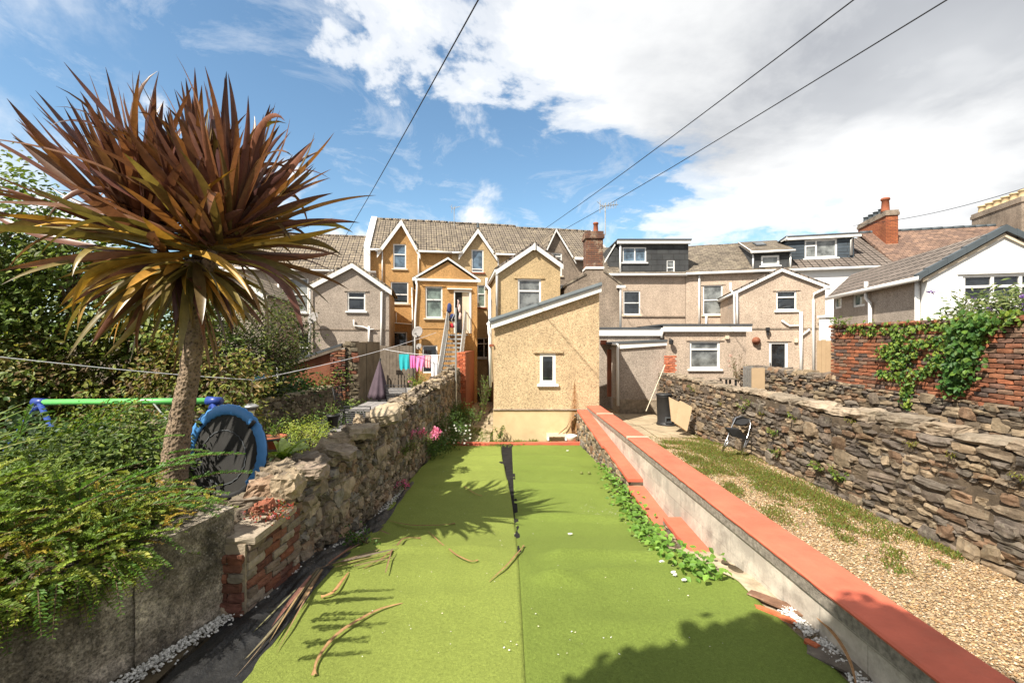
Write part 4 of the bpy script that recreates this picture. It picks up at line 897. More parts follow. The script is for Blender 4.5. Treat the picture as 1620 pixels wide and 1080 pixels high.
pipe(FI, [(1266, 493), (1266, 605)], h5, 0.065, 0.09, 'soil_pipe'); pipe(FI, [(1312, 456), (1306, 456), (1300, 459), (1286, 465), (1285.5, 475), (1285.5, 605)], h5, 0.05, 0.1)
pipe(FI, [(1236, 507), (1248, 515.5), (1264, 515)], h5, 0.04); pipe(FI, [(1269, 530), (1280, 521)], h5, 0.04)
pipe(FI, [(1154, 448), (1154, 459), (1160, 466), (1160.5, 600)], h5, 0.05, 0.2); pipe(FI, [(1165, 461), (1166, 520)], h5, 0.045, 0.1)
mb = MB(); mb.pbox(FI, 1187, 518.8, 1305, 520.2, -0.01, 0.03); mb.build('drip_band', M['dash_dark'], h5)
for q in ((1256, 535.5, 1261, 541.5), (1147, 530.5, 1152, 536)):
    mb = MB(); mb.pbox(FI if q[0] > 1200 else FK(17.0, 0), *q, 0.0, 0.09); mb.build('alarm_box', M['sill'], h5)
mb = MB(); c = FI.uz(1195.5, 539); mb.lathe(FI.pt(c[0], c[1], 0.02), [(0.16, 0), (0.17, 0.1), (0.1, 0.14), (0.09, 0.22), (0.02, 0.24)], 14, Vector((FI.n[0], FI.n[1], 0))); mb.build('flue', M['rust'], h5, True)
mb = MB(); mb.pbox(FI, 1210.5, 518, 1216, 523, 0.05, 0.2); mb.pbox(FI, 1212, 523, 1215, 530, 0.02, 0.14); mb.build('security_lamp', M['black'], h5)
FIs = Fr(*FI.pt(ul, 0, 0).xy, -FI.n[0], -FI.n[1])   # its left flank
mb = MB(); sf = FI.pt(l[0]+0.02, l[1]-0.05, 0.1); sb = FI.pt(l[0]+0.02, l[1]-0.05, -4.3); mb.tube([sf, sb], 0.07, 8); mb.build('gutter', M['upvc'], h5, True)
mb = MB(); bars(mb, FIs, -0.0+1.2, 4.6-1.9, 2.2, 4.3, [('h', 0.7)], 0.06, 0.0, 0.03); wf = mb.build('window', M['upvc'], h5)
mb = MB(); mb.fbox(FIs, 1.23, 2.17, 2.73, 4.27, 0.002, 0.012); mb.build('pane', M['glass'], wf)
# flat-roofed kitchen with window
FJ = FK(17.0, 0)
h6 = thing('flat_roof_extension', 'low flat-roofed kitchen extension with a wide white window above the stone wall', 'extension', FJ.pt(U(FJ, 1115), 0, 0))
wj = (1091, 539, 1139, 583.5)
c0 = FJ.uz(1052, 518); c1 = FJ.uz(1180.5, 516)
mb = MB(); mb.wall(FJ, [(c0[0], -1), (c1[0], -1), c1, c0], [hole(FJ, wj)], 4.8); mb.build('wall', M['dash_pink'], h6)
window(FJ, wj, h6, [('h', 0.70)], 'glass_grey', 'upvc', 'dash_pink', w=0.075)
mb = MB(); mb.pbox(FJ, 1048, 515, 1187, 524.5, 0.05, 0.12); mb.build('fascia', M['fascia'], h6)
mb = MB(); mb.pbox(FJ, 1046.5, 512.3, 1187.5, 515, -4.9, 0.15); mb.build('roof', M['felt'], h6)
pipe(FJ, [(1047, 519), (1047, 535)], h6, 0.05, 0.0)
mb = MB(); c = FJ.uz(1059.5, 541)
mb.tube([FJ.pt(c[0]-0.02, c[1]+0.12, 0), FJ.pt(c[0]-0.02, c[1]+0.14, 0.1), FJ.pt(c[0], c[1]+0.1, 0.16)], 0.015, 6); mb.lathe(FJ.pt(c[0], c[1]-0.09, 0.16), [(0.04, 0), (0.08, 0.02), (0.09, 0.15), (0.02, 0.2)], 8); mb.build('wall_lantern', M['black'], h6)
# brick pier beside shed
S = Stones(); q0 = ray(1053, 600, 15.3); q1 = ray(1071, 600, 15.3)
bricks(S, (q0.x, 15.3), (q1.x, 15.3), (0, -1), 0.3, lambda s_: ray(0, 562, 15.3).z, [(0.50, 0.15, 0.07), (0.42, 0.13, 0.07)], 0.1)
bp = S.build('brick_pier', M['brick'], label='short stub of orange brick wall between the shed and the kitchen extension', cat='brick pier')

# right side wing with white gable
FN = Fr(10.95, 12.0, 1, -0.27)
FNs = Fr(10.95, 12.0, -0.27*-1, 1)     # its long left flank, running away from us
FNs = Fr(10.95, 12.0, 0.26, 1); FNs.n = (-FNs.n[0], -FNs.n[1]) if FNs.n[0] > 0 else FNs.n
h7 = thing('side_extension', 'single-storey wing with white gable and grey side wall under new brown ribbed tiles', 'extension', (11.5, 13, 0))
ez = 3.97; ap = (1.6, 4.95); dep = 5.7
mb = MB(); wn = (1523, 433, 1640, 476)
hn = hole(FN, wn)
mb.wall(FN, [(0, -1), (3.2, -1), (3.2, ez-0.05), (ap[0], ap[1]-0.08), (0, ez-0.05)], [hn], 0.3); mb.build('wall', M['render_white'], h7)
bd = FNs.d
def side(a_, z, o=0.0): return Vector((10.95+bd[0]*a_+FNs.n[0]*o, 12.0+bd[1]*a_+FNs.n[1]*o, z))
wins7 = [(1320, 470, 1331, 488), (1349, 463, 1368, 485)]
def shole(px):
    a0 = FNs.uz(px[0], 0)[0]; a1 = FNs.uz(px[2], 0)[0]; c = (px[0]+px[2])/2; zs = (FNs.uz(c, px[3])[1], FNs.uz(c, px[1])[1])
    return (min(a0, a1), zs[0], max(a0, a1), zs[1])
mb = MB(); mb.wall(FNs, [(0.3, -1), (dep, -1), (dep, ez-0.04), (0.3, ez-0.04)], [shole(p) for p in wins7], 0.3); mb.build('side_wall', M['dash_grey'], h7)
for p in wins7:
    q = shole(p); mb = MB(); bars(mb, FNs, *q, [], 0.06); w_ = mb.build('window', M['upvc'], h7); mb = MB(); mb.fbox(FNs, q[0]+.03, q[2]-.03, q[1]+.03, q[3]-.03, -0.08, -0.07); mb.build('pane', M['glass_green'], w_)
# roof: slopes from both eaves to a ridge running back
def FNp(u, z, back): v = FN.pt(u, z, 0); return Vector((v.x+bd[0]*back, v.y+bd[1]*back, z))
mb = MB()
for (ua_, za_, ub_, zb_) in ((-0.22, ez-0.13, 1.6, 4.98), (1.6, 4.98, 3.42, ez-0.13)):
    vs = [FNp(ua_, za_, -0.08), FNp(ub_, zb_, -0.08), FNp(ub_, zb_, dep+2.5), FNp(ua_, za_, dep)]
    mb.add(vs+[v+Vector((0, 0, 0.09)) for v in vs], [(0, 1, 2, 3), (4, 5, 6, 7), (0, 1, 5, 4), (1, 2, 6, 5), (2, 3, 7, 6), (3, 0, 4, 7)])
mb.build('roof', M['tile_new'], h7)
# dark dry-verge caps up the gable
mb = MB()
for (ua_, za_, ub_, zb_) in ((-0.25, ez-0.12, 1.6, 5.02), (1.6, 5.02, 3.45, ez-0.12)):
    n = 9
    for i in range(n):
        f0, f1 = i/n, (i+1.04)/n; p = [(ua_+(ub_-ua_)*f, za_+(zb_-za_)*f) for f in (f0, min(f1, 1))]
        up = 0.115+(0.012 if i % 2 else 0.0)
        mb.prism(FN, [(p[0][0], p[0][1]-0.035), (p[1][0], p[1][1]-0.035), (p[1][0], p[1][1]+up), (p[0][0], p[0][1]+up+0.015)], -0.1, 0.13+0.008*(i % 2))
mb.build('verge_tiles', M['ridge_tile'], h7)
barge(FN, [(-0.12, ez-0.12), (1.6, 4.94), (3.3, ez-0.12)], 0.08, 0.02, 0.06, h7, 'sill')
mb = MB(); mb.tube([FNp(-0.25, ez-0.12, -0.12), FNp(-0.25, ez-0.12, dep)], 0.065, 8); mb.build('gutter', M['upvc'], h7, True)
mb = MB(); mb.tube([side(0.28, ez-0.15, 0.08), side(0.28, 0.5, 0.08)], 0.055, 8); mb.build('downpipe', M['upvc'], h7, True)
a_p = FNs.uz(1382, 0)[0]
mb = MB(); mb.tube([side(a_p+0.2, 4.15, 0.12), side(a_p+0.2, 3.6, 0.12), side(a_p, 3.45, 0.1), side(a_p, 0.5, 0.1)], 0.055, 8); mb.build('soil_pipe', M['upvc'], h7, True)
mb = MB(); bars(mb, FN, *hn, [('v', 0.42), ('v', 0.8), ('h', 0.55)], 0.07); w_ = mb.build('window', M['upvc'], h7)
mb = MB(); mb.fbox(FN, hn[0]+.03, hn[2]-.03, hn[1]+.03, hn[3]-.03, -0.08, -0.07); mb.build('pane', M['glass'], w_)
mb = MB(); mb.fbox(FN, hn[0]-0.12, hn[2]+0.1, hn[3]+0.01, hn[3]+0.05, -0.02, 0.04); mb.build('lintel', M['render_white'], w_)
# white gate pier between h5 and side wing
mb = MB(); g0 = ray(1306, 500, 18.5); g1_ = ray(1319, 500, 18.5)
mb.box(g0.x, g1_.x, 18.5, 18.9, 0, ray(0, 502, 18.5).z); mb.box(g0.x-0.05, g1_.x+0.05, 18.45, 18.95, ray(0, 502, 18.5).z+0.003, ray(0, 499, 18.5).z+0.02)
mb.build('gate_pier', M['render_white'], label='white painted pier between the pinkish rear wing and the brick wall', cat='pier')
mb = MB()
for i in range(4):
    x0 = ray(1293, 0, 16.5).x+i*0.16; mb.box(x0, x0+0.15, 16.5, 16.53, 0, ray(0, 538+random.uniform(-1, 1), 16.5).z)
mb.build('timber_gate', M['timber_pale'], label='weathered upright board gate at the left end of the brick wall', cat='gate')
# ================================================================ garden walls
def core(mb, pts, zb, zt_, th, side):
    """mortar core following a polyline: pts (x,y) of the visible face, th thickness to the given side (+1 = +x)"""
    for (a, b) in zip(pts[:-1], pts[1:]):
        n = max(1, int(math.hypot(b[0]-a[0], b[1]-a[1])/0.5))
        for i in range(n):
            f0, f1 = i/n, (i+1)/n; x0, y0, x1, y1 = a[0]+(b[0]-a[0])*f0, a[1]+(b[1]-a[1])*f0, a[0]+(b[0]-a[0])*f1, a[1]+(b[1]-a[1])*f1
            z0, z1 = zt_(y0), zt_(y1); w = th*side
            vs = [(x, y, z) for (x, y, zz_) in ((x0, y0, z0), (x0+w, y0, z0), (x1, y1, z1), (x1+w, y1, z1)) for z in (zb(y), zz_)]
            mb.box8(vs)
    return mb
# --- left rubble wall beside the turf
LW = [(-2.22, 3.72), (-2.06, 8.0), (-1.98, 13.0), (-1.93, 19.0)]
def lwx(y): return float(np.interp(y, [p[1] for p in LW], [p[0] for p in LW]))
def lzt(y): return 0.48+0.19*sm(3.9, 4.5, y)+0.05*sm(6, 9, y)+0.032*(y-3.7)+0.05*noise.noise(Vector((y*0.8, 3, 1)))
wl = thing('rubble_wall', 'old rubble stone wall with jagged upright cap stones along the left edge of the turf', 'wall', (-2.1, 10, -0.4))
core(MB(), LW, lambda y: -1.2, lambda y: lzt(y)-0.05, 0.36, -1).build('mortar', M['mortar_dark'], wl)
S = Stones()
MC = [(0.22, 0.175, 0.125), (0.17, 0.135, 0.10), (0.27, 0.215, 0.155), (0.14, 0.115, 0.09), (0.30, 0.24, 0.175), (0.21, 0.145, 0.095), (0.19, 0.17, 0.145)]
for (a, b) in zip(LW[:-1], LW[1:]):
    y0 = a[1]
    rubble_face(S, a, b, (1, 0.03), lambda s_, y0=y0: zt(y0+s_)-0.1, lambda s_, y0=y0: lzt(y0+s_), 0.05, 0.12, MC, 0.035, 0.10, (1.0, 2.8), 0.24, 0.0)
for (a, b) in zip(LW[:-1], LW[1:]):
    y0 = a[1]; rubble_face(S, (a[0]-0.40, a[1]), (b[0]-0.40, b[1]), (-1, 0), lambda s_: 0.0, lambda s_, y0=y0: lzt(y0+s_), 0.09, 0.18, MC, 0.03, 0.08, (1.0, 2.4), 0.2, 0.0)
rough(S.build('masonry', M['stone'], wl), 1, 0.035, 0.07)
S = Stones(); y = 4.25
while y < 18.9:
    big = 0.85+0.3*random.random() if y < 9 else 0.75
    L_ = random.uniform(0.14, 0.34)*big; H = random.uniform(0.08, 0.17)*big; x = lwx(y)
    col = np.array(random.choice([(0.27, 0.215, 0.15), (0.20, 0.16, 0.12), (0.32, 0.25, 0.17), (0.16, 0.13, 0.10)]))*random.uniform(0.8, 1.2)
    k = 1 if random.random() < 0.55 else 2
    if k == 1: S.add((x-0.2+random.uniform(-.03, .05), y+L_/2, lzt(y)+H*0.6), (random.uniform(0.17, 0.26), L_/2, H*0.75), rotm((1, random.uniform(-.2, .2), 0), (0, 1, 0), random.gauss(0, 0.13), random.gauss(0, .15), random.gauss(0, .2)), col, 0.22, 0.2)
    else:
        for q in (-0.08, -0.32): S.add((x+q+random.uniform(-.03, .03), y+L_/2, lzt(y)+H*0.5), (random.uniform(0.10, 0.15), L_*0.5, H*random.uniform(0.5, 0.8)), rotm((1, random.uniform(-.4, .4), 0), (0, 1, 0), random.gauss(0, 0.2), random.gauss(0, .25), random.gauss(0, .25)), col*random.uniform(0.8, 1.2), 0.22, 0.2)
    if y > 9 and random.random() < 0.5: S.add((x-0.15, y+L_/2, lzt(y)+H*1.4), (0.04, L_*0.4, H*0.8), rotm((1, 0.3, 0), (0, 1, 0), random.gauss(0, .3), random.gauss(0, .3)), col*0.9, 0.2, 0.1)
    y += L_*random.uniform(0.85, 1.0)
# the heap of large stones at the near end
for (px, py, sx_, sy_, sz_, c, yd) in ((455, 768, .14, .16, .13, (.31, .24, .16), 4.35), (420, 775, .15, .16, .12, (.27, .18, .12), 4.45), (490, 745, .2, .17, .10, (.27, .21, .16), 5.0), (418, 800, .07, .09, .05, (.33, .12, .07), 4.0), (405, 808, .06, .06, .04, (.30, .13, .08), 3.95), (540, 715, .2, .14, .08, (.25, .2, .15), 5.6), (575, 682, .22, .2, .10, (.30, .24, .17), 6.4), (610, 655, .26, .3, .12, (.36, .29, .20), 7.4)):
    p = ray(px, py, yd); S.add(p, (sx_, sy_, sz_), rotm((1, random.uniform(-.3, .3), 0), (0, 1, 0), random.gauss(0, .12), random.gauss(0, .2), random.gauss(0, .12)), c, 0.16, 0.18)
rough(S.build('cap_stones', M['stone'], wl), 2, 0.05, 0.08)
S = Stones()
bc = [(0.19, 0.075, 0.045), (0.14, 0.06, 0.045), (0.17, 0.075, 0.05), (0.17, 0.13, 0.10), (0.24, 0.20, 0.155)]
mbq = MB(); mbq.box(-2.42, -2.135, 3.64, 4.5, -0.2, 0.575); mbq.build('brick_core', M['mortar'], wl)
bricks(S, (-2.15, 3.66), (-2.10, 4.45), (1, 0), -0.1, lambda s_: 0.58, bc, 0.05, 0.05, off=0.03)
bricks(S, (-2.38, 3.62), (-2.14, 3.62), (0, -1), -0.1, lambda s_: 0.50, bc, 0.05, 0.05)
S.add((-2.22, 4.0, 0.60), (0.17, 0.36, 0.035), rotm((1, 0, 0), (0, 1, 0)), (0.33, 0.275, 0.21), 0.05, 0.04)
rough(S.build('brick_end', M['brick'], wl), 1, 0.02, 0.05)

# --- low concrete panel wall, near left
m, t, b = newmat('cast_concrete'); o = coords(t, 'Object')
cc = ramp(t, noi(t, o, 2.5, 9, 0.7), [(0.38, (0.07, 0.058, 0.043)), (0.50, (0.22, 0.185, 0.14)), (0.62, (0.50, 0.43, 0.34))])
cc = mixc(t, 1.0, cc, ramp(t, noi(t, o, 55, 8, 0.8), [(0.38, 0.3), (0.62, 1.7)]), 'MULTIPLY'); v_ = vor(t, o, 30); cc = mixc(t, ramp(t, v_, [(0.10, 0.7), (0.25, 0.0)]), cc, (0.46, 0.41, 0.34)); cc = mixc(t, 1.0, cc, ramp(t, noi(t, coords(t, 'Object', (2.5, 2.5, 0.4)), 2.4, 5, 0.6), [(0.36, 0.5), (0.6, 1.1)]), 'MULTIPLY')
t.links.new(cc, b.inputs['Base Color']); b.inputs['Roughness'].default_value = 0.95
p_ = bump(t, b, noi(t, o, 14, 10, 0.75), 1.0, 0.035); bump(t, b, v_, 0.5, 0.01, p_); M['concrete'] = m
CWp = [(-2.27, 3.72), (-2.50, 3.02), (-2.62, 2.72), (-2.86, 2.2), (-3.5, 0.9), (-4.4, -1.2)]
cw = thing('concrete_wall', 'low cast concrete garden wall under the hedge at the near left', 'wall', (-2.8, 2.5, 0))
for (i, (a, b_)) in enumerate(zip(CWp[:-1], CWp[1:])):
    F = Fr(a[0], a[1], b_[0]-a[0], b_[1]-a[1]); L_ = math.hypot(b_[0]-a[0], b_[1]-a[1])
    s_ = -1 if F.n[0] > 0 else 1
    mb = MB(); rec = 0.03 if i == 1 else 0.0
    n_ = 1 if F.n[0] > 0 else -1
    z1a, z1b = 0.85-0.06*i, 0.80-0.05*i
    q = lambda u, z, d: F.pt(u, z, d*n_)
    nu, nz = max(2, int(L_/0.06)), 22
    front = []
    for j in range(nz+1):
        for k in range(nu+1):
            u = L_*k/nu; z = -0.5+(z1a+(z1b-z1a)*k/nu+0.5)*j/nz
            groove = -0.012*math.exp(-((z-0.12)/0.02)**2)-0.012*math.exp(-((z-0.52)/0.02)**2)
            front.append(q(u, z, -rec+groove+0.012*noise.noise(Vector((u*5, z*5, i)))+0.014*noise.noise(Vector((u*16, z*16, i)))))
    n1 = nu+1; mb.add(front, [(j*n1+k, j*n1+k+1, (j+1)*n1+k+1, (j+1)*n1+k) for j in range(nz) for k in range(nu)])
    mb.box8([q(u, z, d) for u in (0, L_) for d in (-0.34, -rec-0.03) for z in (-0.5, (z1a if u == 0 else z1b)-0.004)])
    top = [q(0, z1a, -rec+0.0), q(L_, z1b, -rec), q(L_, z1b, -0.34), q(0, z1a, -0.34)]; mb.add(top, [(0, 1, 2, 3)])
    if i == 0: mb.add([q(0, -0.5, 0), q(0, z1a, 0), q(0, z1a, -0.34), q(0, -0.5, -0.34)], [(0, 1, 2, 3)])
    mb.build('wall_panel', M['concrete'], cw)

# --- block wall with coral coping on the right of the turf
def wx(y): return 2.33-0.018*(y-2.4)
rw = thing('block_wall', 'straight grey block wall with a coral painted coping right of the turf', 'wall', (2.4, 7, 0))
m, t, b = newmat('grey_blockwork'); uvn = coords(t, 'UV'); o = coords(t, 'Object')
br = t.nodes.new('ShaderNodeTexBrick'); br.inputs['Scale'].default_value = 1.0; br.inputs['Brick Width'].default_value = 0.45; br.inputs['Row Height'].default_value = 0.225
br.inputs['Mortar Size'].default_value = 0.007; br.inputs['Mortar Smooth'].default_value = 0.6; br.inputs['Color1'].default_value = (0.44, 0.385, 0.32, 1); br.inputs['Color2'].default_value = (0.34, 0.305, 0.255, 1); br.inputs['Mortar'].default_value = (0.27, 0.24, 0.20, 1)
t.links.new(uvn, br.inputs['Vector'])
cc = mixc(t, ramp(t, noi(t, o, 2.2, 9, 0.72), [(0.44, 0.0), (0.66, 0.85)]), br.outputs['Color'], (0.66, 0.60, 0.50))
cc = mixc(t, ramp(t, noi(t, o, 3.3, 8, 0.7), [(0.52, 0.0), (0.75, 0.7)]), cc, (0.12, 0.10, 0.08))
t.links.new(cc, b.inputs['Base Color']); b.inputs['Roughness'].default_value = 0.95
p_ = bump(t, b, br.outputs['Fac'], -0.8, 0.01); bump(t, b, noi(t, o, 40, 8, 0.7), 0.8, 0.006, p_); M['blocks'] = m
M['coarse'] = m_plain('coarse_grey_render', (0.27, 0.24, 0.20), 0.95, 0.45, 22, 1.0, 0.1)
ys = lin(-1.5, 12.85, 60)
mb = MB(); mbc = MB(); mbr = MB()
def czt(y): return 0.385+0.006*noise.noise(Vector((y*0.9, 0, 0)))
for y0, y1 in zip(ys[:-1], ys[1:]):
    def seg(mbx, xa, xb, za, zb_):
        mbx.box8([(wx(y)+x, y, z) for x in (xa, xb) for (y, zz) in ((y0, 0), (y1, 1)) for z in (za[zz], zb_[zz])])
    seg(mb, 0.0, 0.34, (-1.2, -1.2), (czt(y0)-0.135, czt(y1)-0.135))
    seg(mbr, -0.018, 0.355, (czt(y0)-0.134, czt(y1)-0.134), (czt(y0)-0.03, czt(y1)-0.03))
mb.build('blockwork', M['blocks'], rw); mbr.build('render_band', M['coarse'], rw)
vs = []; prof = [(-0.030, -0.029), (-0.034, -0.012), (-0.018, 0.0), (0.16, 0.006), (0.35, 0.0), (0.366, -0.012), (0.362, -0.029)]
ys = lin(-1.5, 12.87, 220)
for y in ys:
    for i, (x, z) in enumerate(prof): vs.append((wx(y)+x+0.004*noise.noise(Vector((y*7, i, 0))), y, czt(y)+z+0.0025*noise.noise(Vector((y*5, x*9, 0)))))
n = len(prof); me = MB(); me.add(vs, [(j*n+i, j*n+i+1, (j+1)*n+i+1, (j+1)*n+i) for j in range(len(ys)-1) for i in range(n-1)]+[tuple(range(n)), tuple(range(len(vs)-n, len(vs)))]+[(j*n, (j+1)*n, (j+1)*n+n-1, j*n+n-1) for j in range(len(ys)-1)])
me.build('coping', M['coral'], rw)
mb = MB(); 
for yj in (8.6, 11.4): mb.box(wx(yj)-0.036, wx(yj)+0.37, yj, yj+0.10, czt(yj)-0.031, czt(yj)+0.009)
mb.build('coping_patch', m_plain('bare_mortar_patch', (0.56, 0.40, 0.30), 0.9, 0.15, 5, 0.3), rw)
# --- older low wall in front of it, coral painted ledges stepping down
ow2 = thing('ledge_wall', 'stepped low rubble wall with coral painted ledges at the foot of the block wall', 'wall', (2.1, 8, -0.5))
LED = [(12.85, 9.6, 0.27, -0.0, 0.30, 0.26), (9.6, 7.75, -0.0, -0.14, 0.26, 0.22), (7.7, 6.15, -0.24, -0.36, 0.28, 0.24), (6.1, 4.75, -0.15, -0.22, 0.24, 0.22), (4.75, 4.1, -0.14, -0.17, 0.26, 0.20)]
mb = MB(); mbm = MB(); S = Stones()
for (y0, y1, z0, z1, w0, w1) in LED:
    n_ = 8
    for i in range(n_):
        f0, f1 = i/n_, (i+1)/n_; a, b_ = y0+(y1-y0)*f0, y0+(y1-y0)*f1; za, zb_ = z0+(z1-z0)*f0, z0+(z1-z0)*f1; wa = w0+0.02*noise.noise(Vector((a*4, 1, 1))); wb = w0+0.02*noise.noise(Vector((b_*4, 1, 1)))
        mb.box8([(wx(y)-x, y, z+dz) for (y, z, w) in ((a, za, wa), (b_, zb_, wb)) for x in (w, 0.001) for dz in (-0.05, 0)])
        mbm.box8([(wx(y)-x, y, z) for (y, zz, w) in ((a, za, wa), (b_, zb_, wb)) for x in (w-0.05, 0.001) for z in (-1.2, zz-0.051)])
    rubble_face(S, (wx(y0)-w0+0.03, y0), (wx(y1)-w1+0.03, y1), (-1, 0), lambda s_: -0.8, lambda s_, z0=z0, z1=z1, y0=y0, y1=y1: z0+(z1-z0)*s_/abs(y1-y0)-0.05, 0.05, 0.10, SCOL, 0.03, 0.05, (1.1, 2.6), 0.15, 0.004)
mb.build('painted_ledge', M['coral'], ow2); mbm.build('mortar', M['mortar_dark'], ow2); S.build('masonry', M['stone_r'], ow2)

# --- right rubble wall, sunlit
def rzt(y): return 1.10+0.03*noise.noise(Vector((y*0.6, 8, 1)))+0.02*(y < 6)
r2 = thing('rubble_wall', 'sunlit dry rubble wall topped with large pale slabs on the far side of the gravel', 'wall', (5.1, 9, 0))
RW = [(4.92, -1.0), (4.90, 7.0), (4.85, 15.1)]
RCX = 1
core(MB(), RW, lambda y: -1.2, lambda y: rzt(y)-0.03, 0.36, 1).build('mortar', M['mortar_dark'], r2)
S = Stones()
RC = [(0.19, 0.145, 0.10), (0.135, 0.105, 0.08), (0.23, 0.17, 0.11), (0.10, 0.08, 0.065), (0.25, 0.19, 0.125), (0.175, 0.11, 0.068), (0.15, 0.125, 0.10), (0.12, 0.098, 0.08)]
rubble_face(S, (4.92, 1.5), (4.90, 7.0), (-1, 0), lambda s_: -0.5, lambda s_: rzt(1.5+s_)-0.02, 0.05, 0.125, RC, 0.04, 0.13, (1.3, 4.2), 0.15, 0.002)
rubble_face(S, (4.90, 7.0), (4.85, 15.1), (-1, 0), lambda s_: -0.6, lambda s_: rzt(7+s_)-0.02, 0.05, 0.11, RC, 0.04, 0.10, (1.3, 4.0), 0.15, 0.002)
rubble_face(S, (5.28, 1.5), (5.22, 15.1), (1, 0), lambda s_: 0.0, lambda s_: rzt(1.5+s_)-0.02, 0.09, 0.16, RC, 0.03, 0.08, (1.3, 3.2), 0.15, 0.0)
rough(S.build('masonry', M['stone_r'], r2), 1, 0.02, 0.06)
S = Stones(); y = 1.6
while y < 15.0:
    big = y < 9
    L_ = random.uniform(0.3, 0.75) if big else random.uniform(0.18, 0.4); H = random.uniform(0.10, 0.17) if big else random.uniform(0.08, 0.12)
    S.add((5.08+random.uniform(-.03, .02), y+L_/2, rzt(y)+H*0.35), (random.uniform(0.2, 0.25), L_/2, H*0.6), rotm((1, random.uniform(-.06, .06), 0), (0, 1, 0), random.gauss(0, 0.04), random.gauss(0, .05), random.gauss(0, .04)), np.array(random.choice([(0.26, 0.20, 0.14), (0.21, 0.17, 0.125), (0.30, 0.24, 0.175)]))*random.uniform(.8, 1.15), 0.13, 0.16)
    y += L_*random.uniform(0.93, 1.0)
rough(S.build('cap_stones', M['stone_r'], r2), 2, 0.045, 0.10)
# --- third wall: rubble below, old brick above
r3 = thing('rubble_wall', 'second rubble wall under the old brick wall at the right', 'wall', (7.4, 9, 0))
core(MB(), [(7.24, 1.0), (7.22, 14.4)], lambda y: -1.2, lambda y: 1.24+0.01*(y-6), 0.42, 1).build('mortar', M['mortar_dark'], r3)
S = Stones(); rubble_face(S, (7.22, 4.0), (7.2, 14.3), (-1, 0), lambda s_: 0.1, lambda s_: 1.24+0.012*s_+0.04*noise.noise(Vector((s_, 2, 2)))+(0.06 if s_ > 6.5 else 0), 0.045, 0.10, RC, 0.04, 0.10, (1.3, 4.2), 0.15, 0.0)
y = 10.2
while y < 14.2:
    L_ = random.uniform(0.08, 0.2); S.add((7.38, y, 1.37+random.uniform(-.03, .04)), (0.2, L_*0.45, 0.09), rotm((1, 0, 0), (0, 1, 0), random.gauss(0, .1), random.gauss(0, .1)), np.array(random.choice(RC))*1.2, .15, .2); y += L_
S.build('masonry', M['stone_r'], r3)
bw = thing('brick_wall', 'tall weathered red brick wall with green creeper hanging over it', 'wall', (7.4, 7, 1.2))
BC = [(0.26, 0.10, 0.055), (0.20, 0.085, 0.05), (0.29, 0.12, 0.065), (0.16, 0.09, 0.065), (0.12, 0.085, 0.07), (0.31, 0.11, 0.055), (0.20, 0.125, 0.085)]
mb = MB(); mb.box(7.28, 7.62, 3.0, 10.28, 1.15, 2.50); mb.build('mortar', M['mortar_dark'], bw)
S = Stones(); bricks(S, (7.22, 4.2), (7.22, 10.3), (-1, 0), 1.20, lambda s_: 2.55, BC, 0.05, 0.09)
bricks(S, (7.22, 10.32), (7.64, 10.32), (0, 1), 1.20, lambda s_: 2.55, BC, 0.05, 0.09); bricks(S, (7.68, 4.2), (7.68, 10.3), (1, 0), 1.20, lambda s_: 2.50, BC, 0.05, 0.09)
S.build('brickwork', M['brick'], bw)
S = Stones(); y = 4.2
while y < 10.3: 
    S.add((7.43, y, 2.535), (0.25, 0.048, 0.035), rotm((1, 0, 0), (0, 1, 0), random.gauss(0, .02)), np.array(random.choice(BC))*random.uniform(.8, 1.2), 0.07, 0.06); y += 0.105
S.build('coping_bricks', M['brick'], bw)
# corrugated and pale sheets by the stone wall end
q = ray(1180, 0, 12.4)
mb = MB()
for i in range(9):
    x = ray(1176, 0, 12.6).x+i*0.032; mb.box(x, x+0.02, 12.6+(i % 2)*0.012, 12.62+(i % 2)*0.012, 0.6, ray(0, 579, 12.6).z)
mb.build('corrugated_sheet', M['metal'], label='narrow grey corrugated sheet standing beside the pale upright board', cat='metal sheet')
mb = MB(); mb.box(ray(1190, 0, 12.2).x, ray(1210, 0, 12.2).x, 12.2, 12.24, 0.6, ray(0, 582, 12.2).z); mb.build('upright_board', M['timber_pale'], label='pale upright board on the end of the sunlit rubble wall', cat='board')

# --- left neighbour's boundary walls
l2 = thing('rubble_wall', 'mossy low rubble wall across the neighbour garden in front of the red-brown shed', 'wall', (-5.6, 12, 0))
core(MB(), [(-5.55, 6.0), (-5.45, 15.6)], lambda y: -0.5, lambda y: 0.82-0.012*(y-8), 0.4, -1).build('mortar', M['mortar_dark'], l2)
S = Stones(); GC = [(0.14, 0.115, 0.075), (0.19, 0.16, 0.10), (0.12, 0.11, 0.07), (0.22, 0.18, 0.12)]
rubble_face(S, (-5.55, 6.0), (-5.45, 15.6), (1, 0), lambda s_: -0.1, lambda s_: 0.83-0.012*(s_-2), 0.08, 0.17, GC, 0.03, 0.08, (1.1, 2.6), 0.2, 0.0)
y = 6.1
while y < 15.4:
    L_ = random.uniform(0.15, 0.4); S.add((-5.7, y+L_/2, 0.86-0.012*(y-8)), (0.2, L_/2, 0.06), rotm((1, 0, 0), (0, 1, 0), random.gauss(0, .1), random.gauss(0, .1)), np.array(random.choice(GC))*1.5, .2, .2); y += L_
S.build('masonry', M['stone'], l2)
M['panel'] = m_plain('stained_concrete_panels', (0.20, 0.165, 0.115), 0.95, 0.35, 1.6, 0.8, 0.1, dirt=0.6, dirtc=(0.08, 0.065, 0.045))
mb = MB(); y = 14.7
while y < 17.9:
    mb.box(-5.4, -5.2+random.uniform(-.012, .012), y, y+0.78, -0.1, 2.18+random.uniform(-.02, .03)); y += 0.8
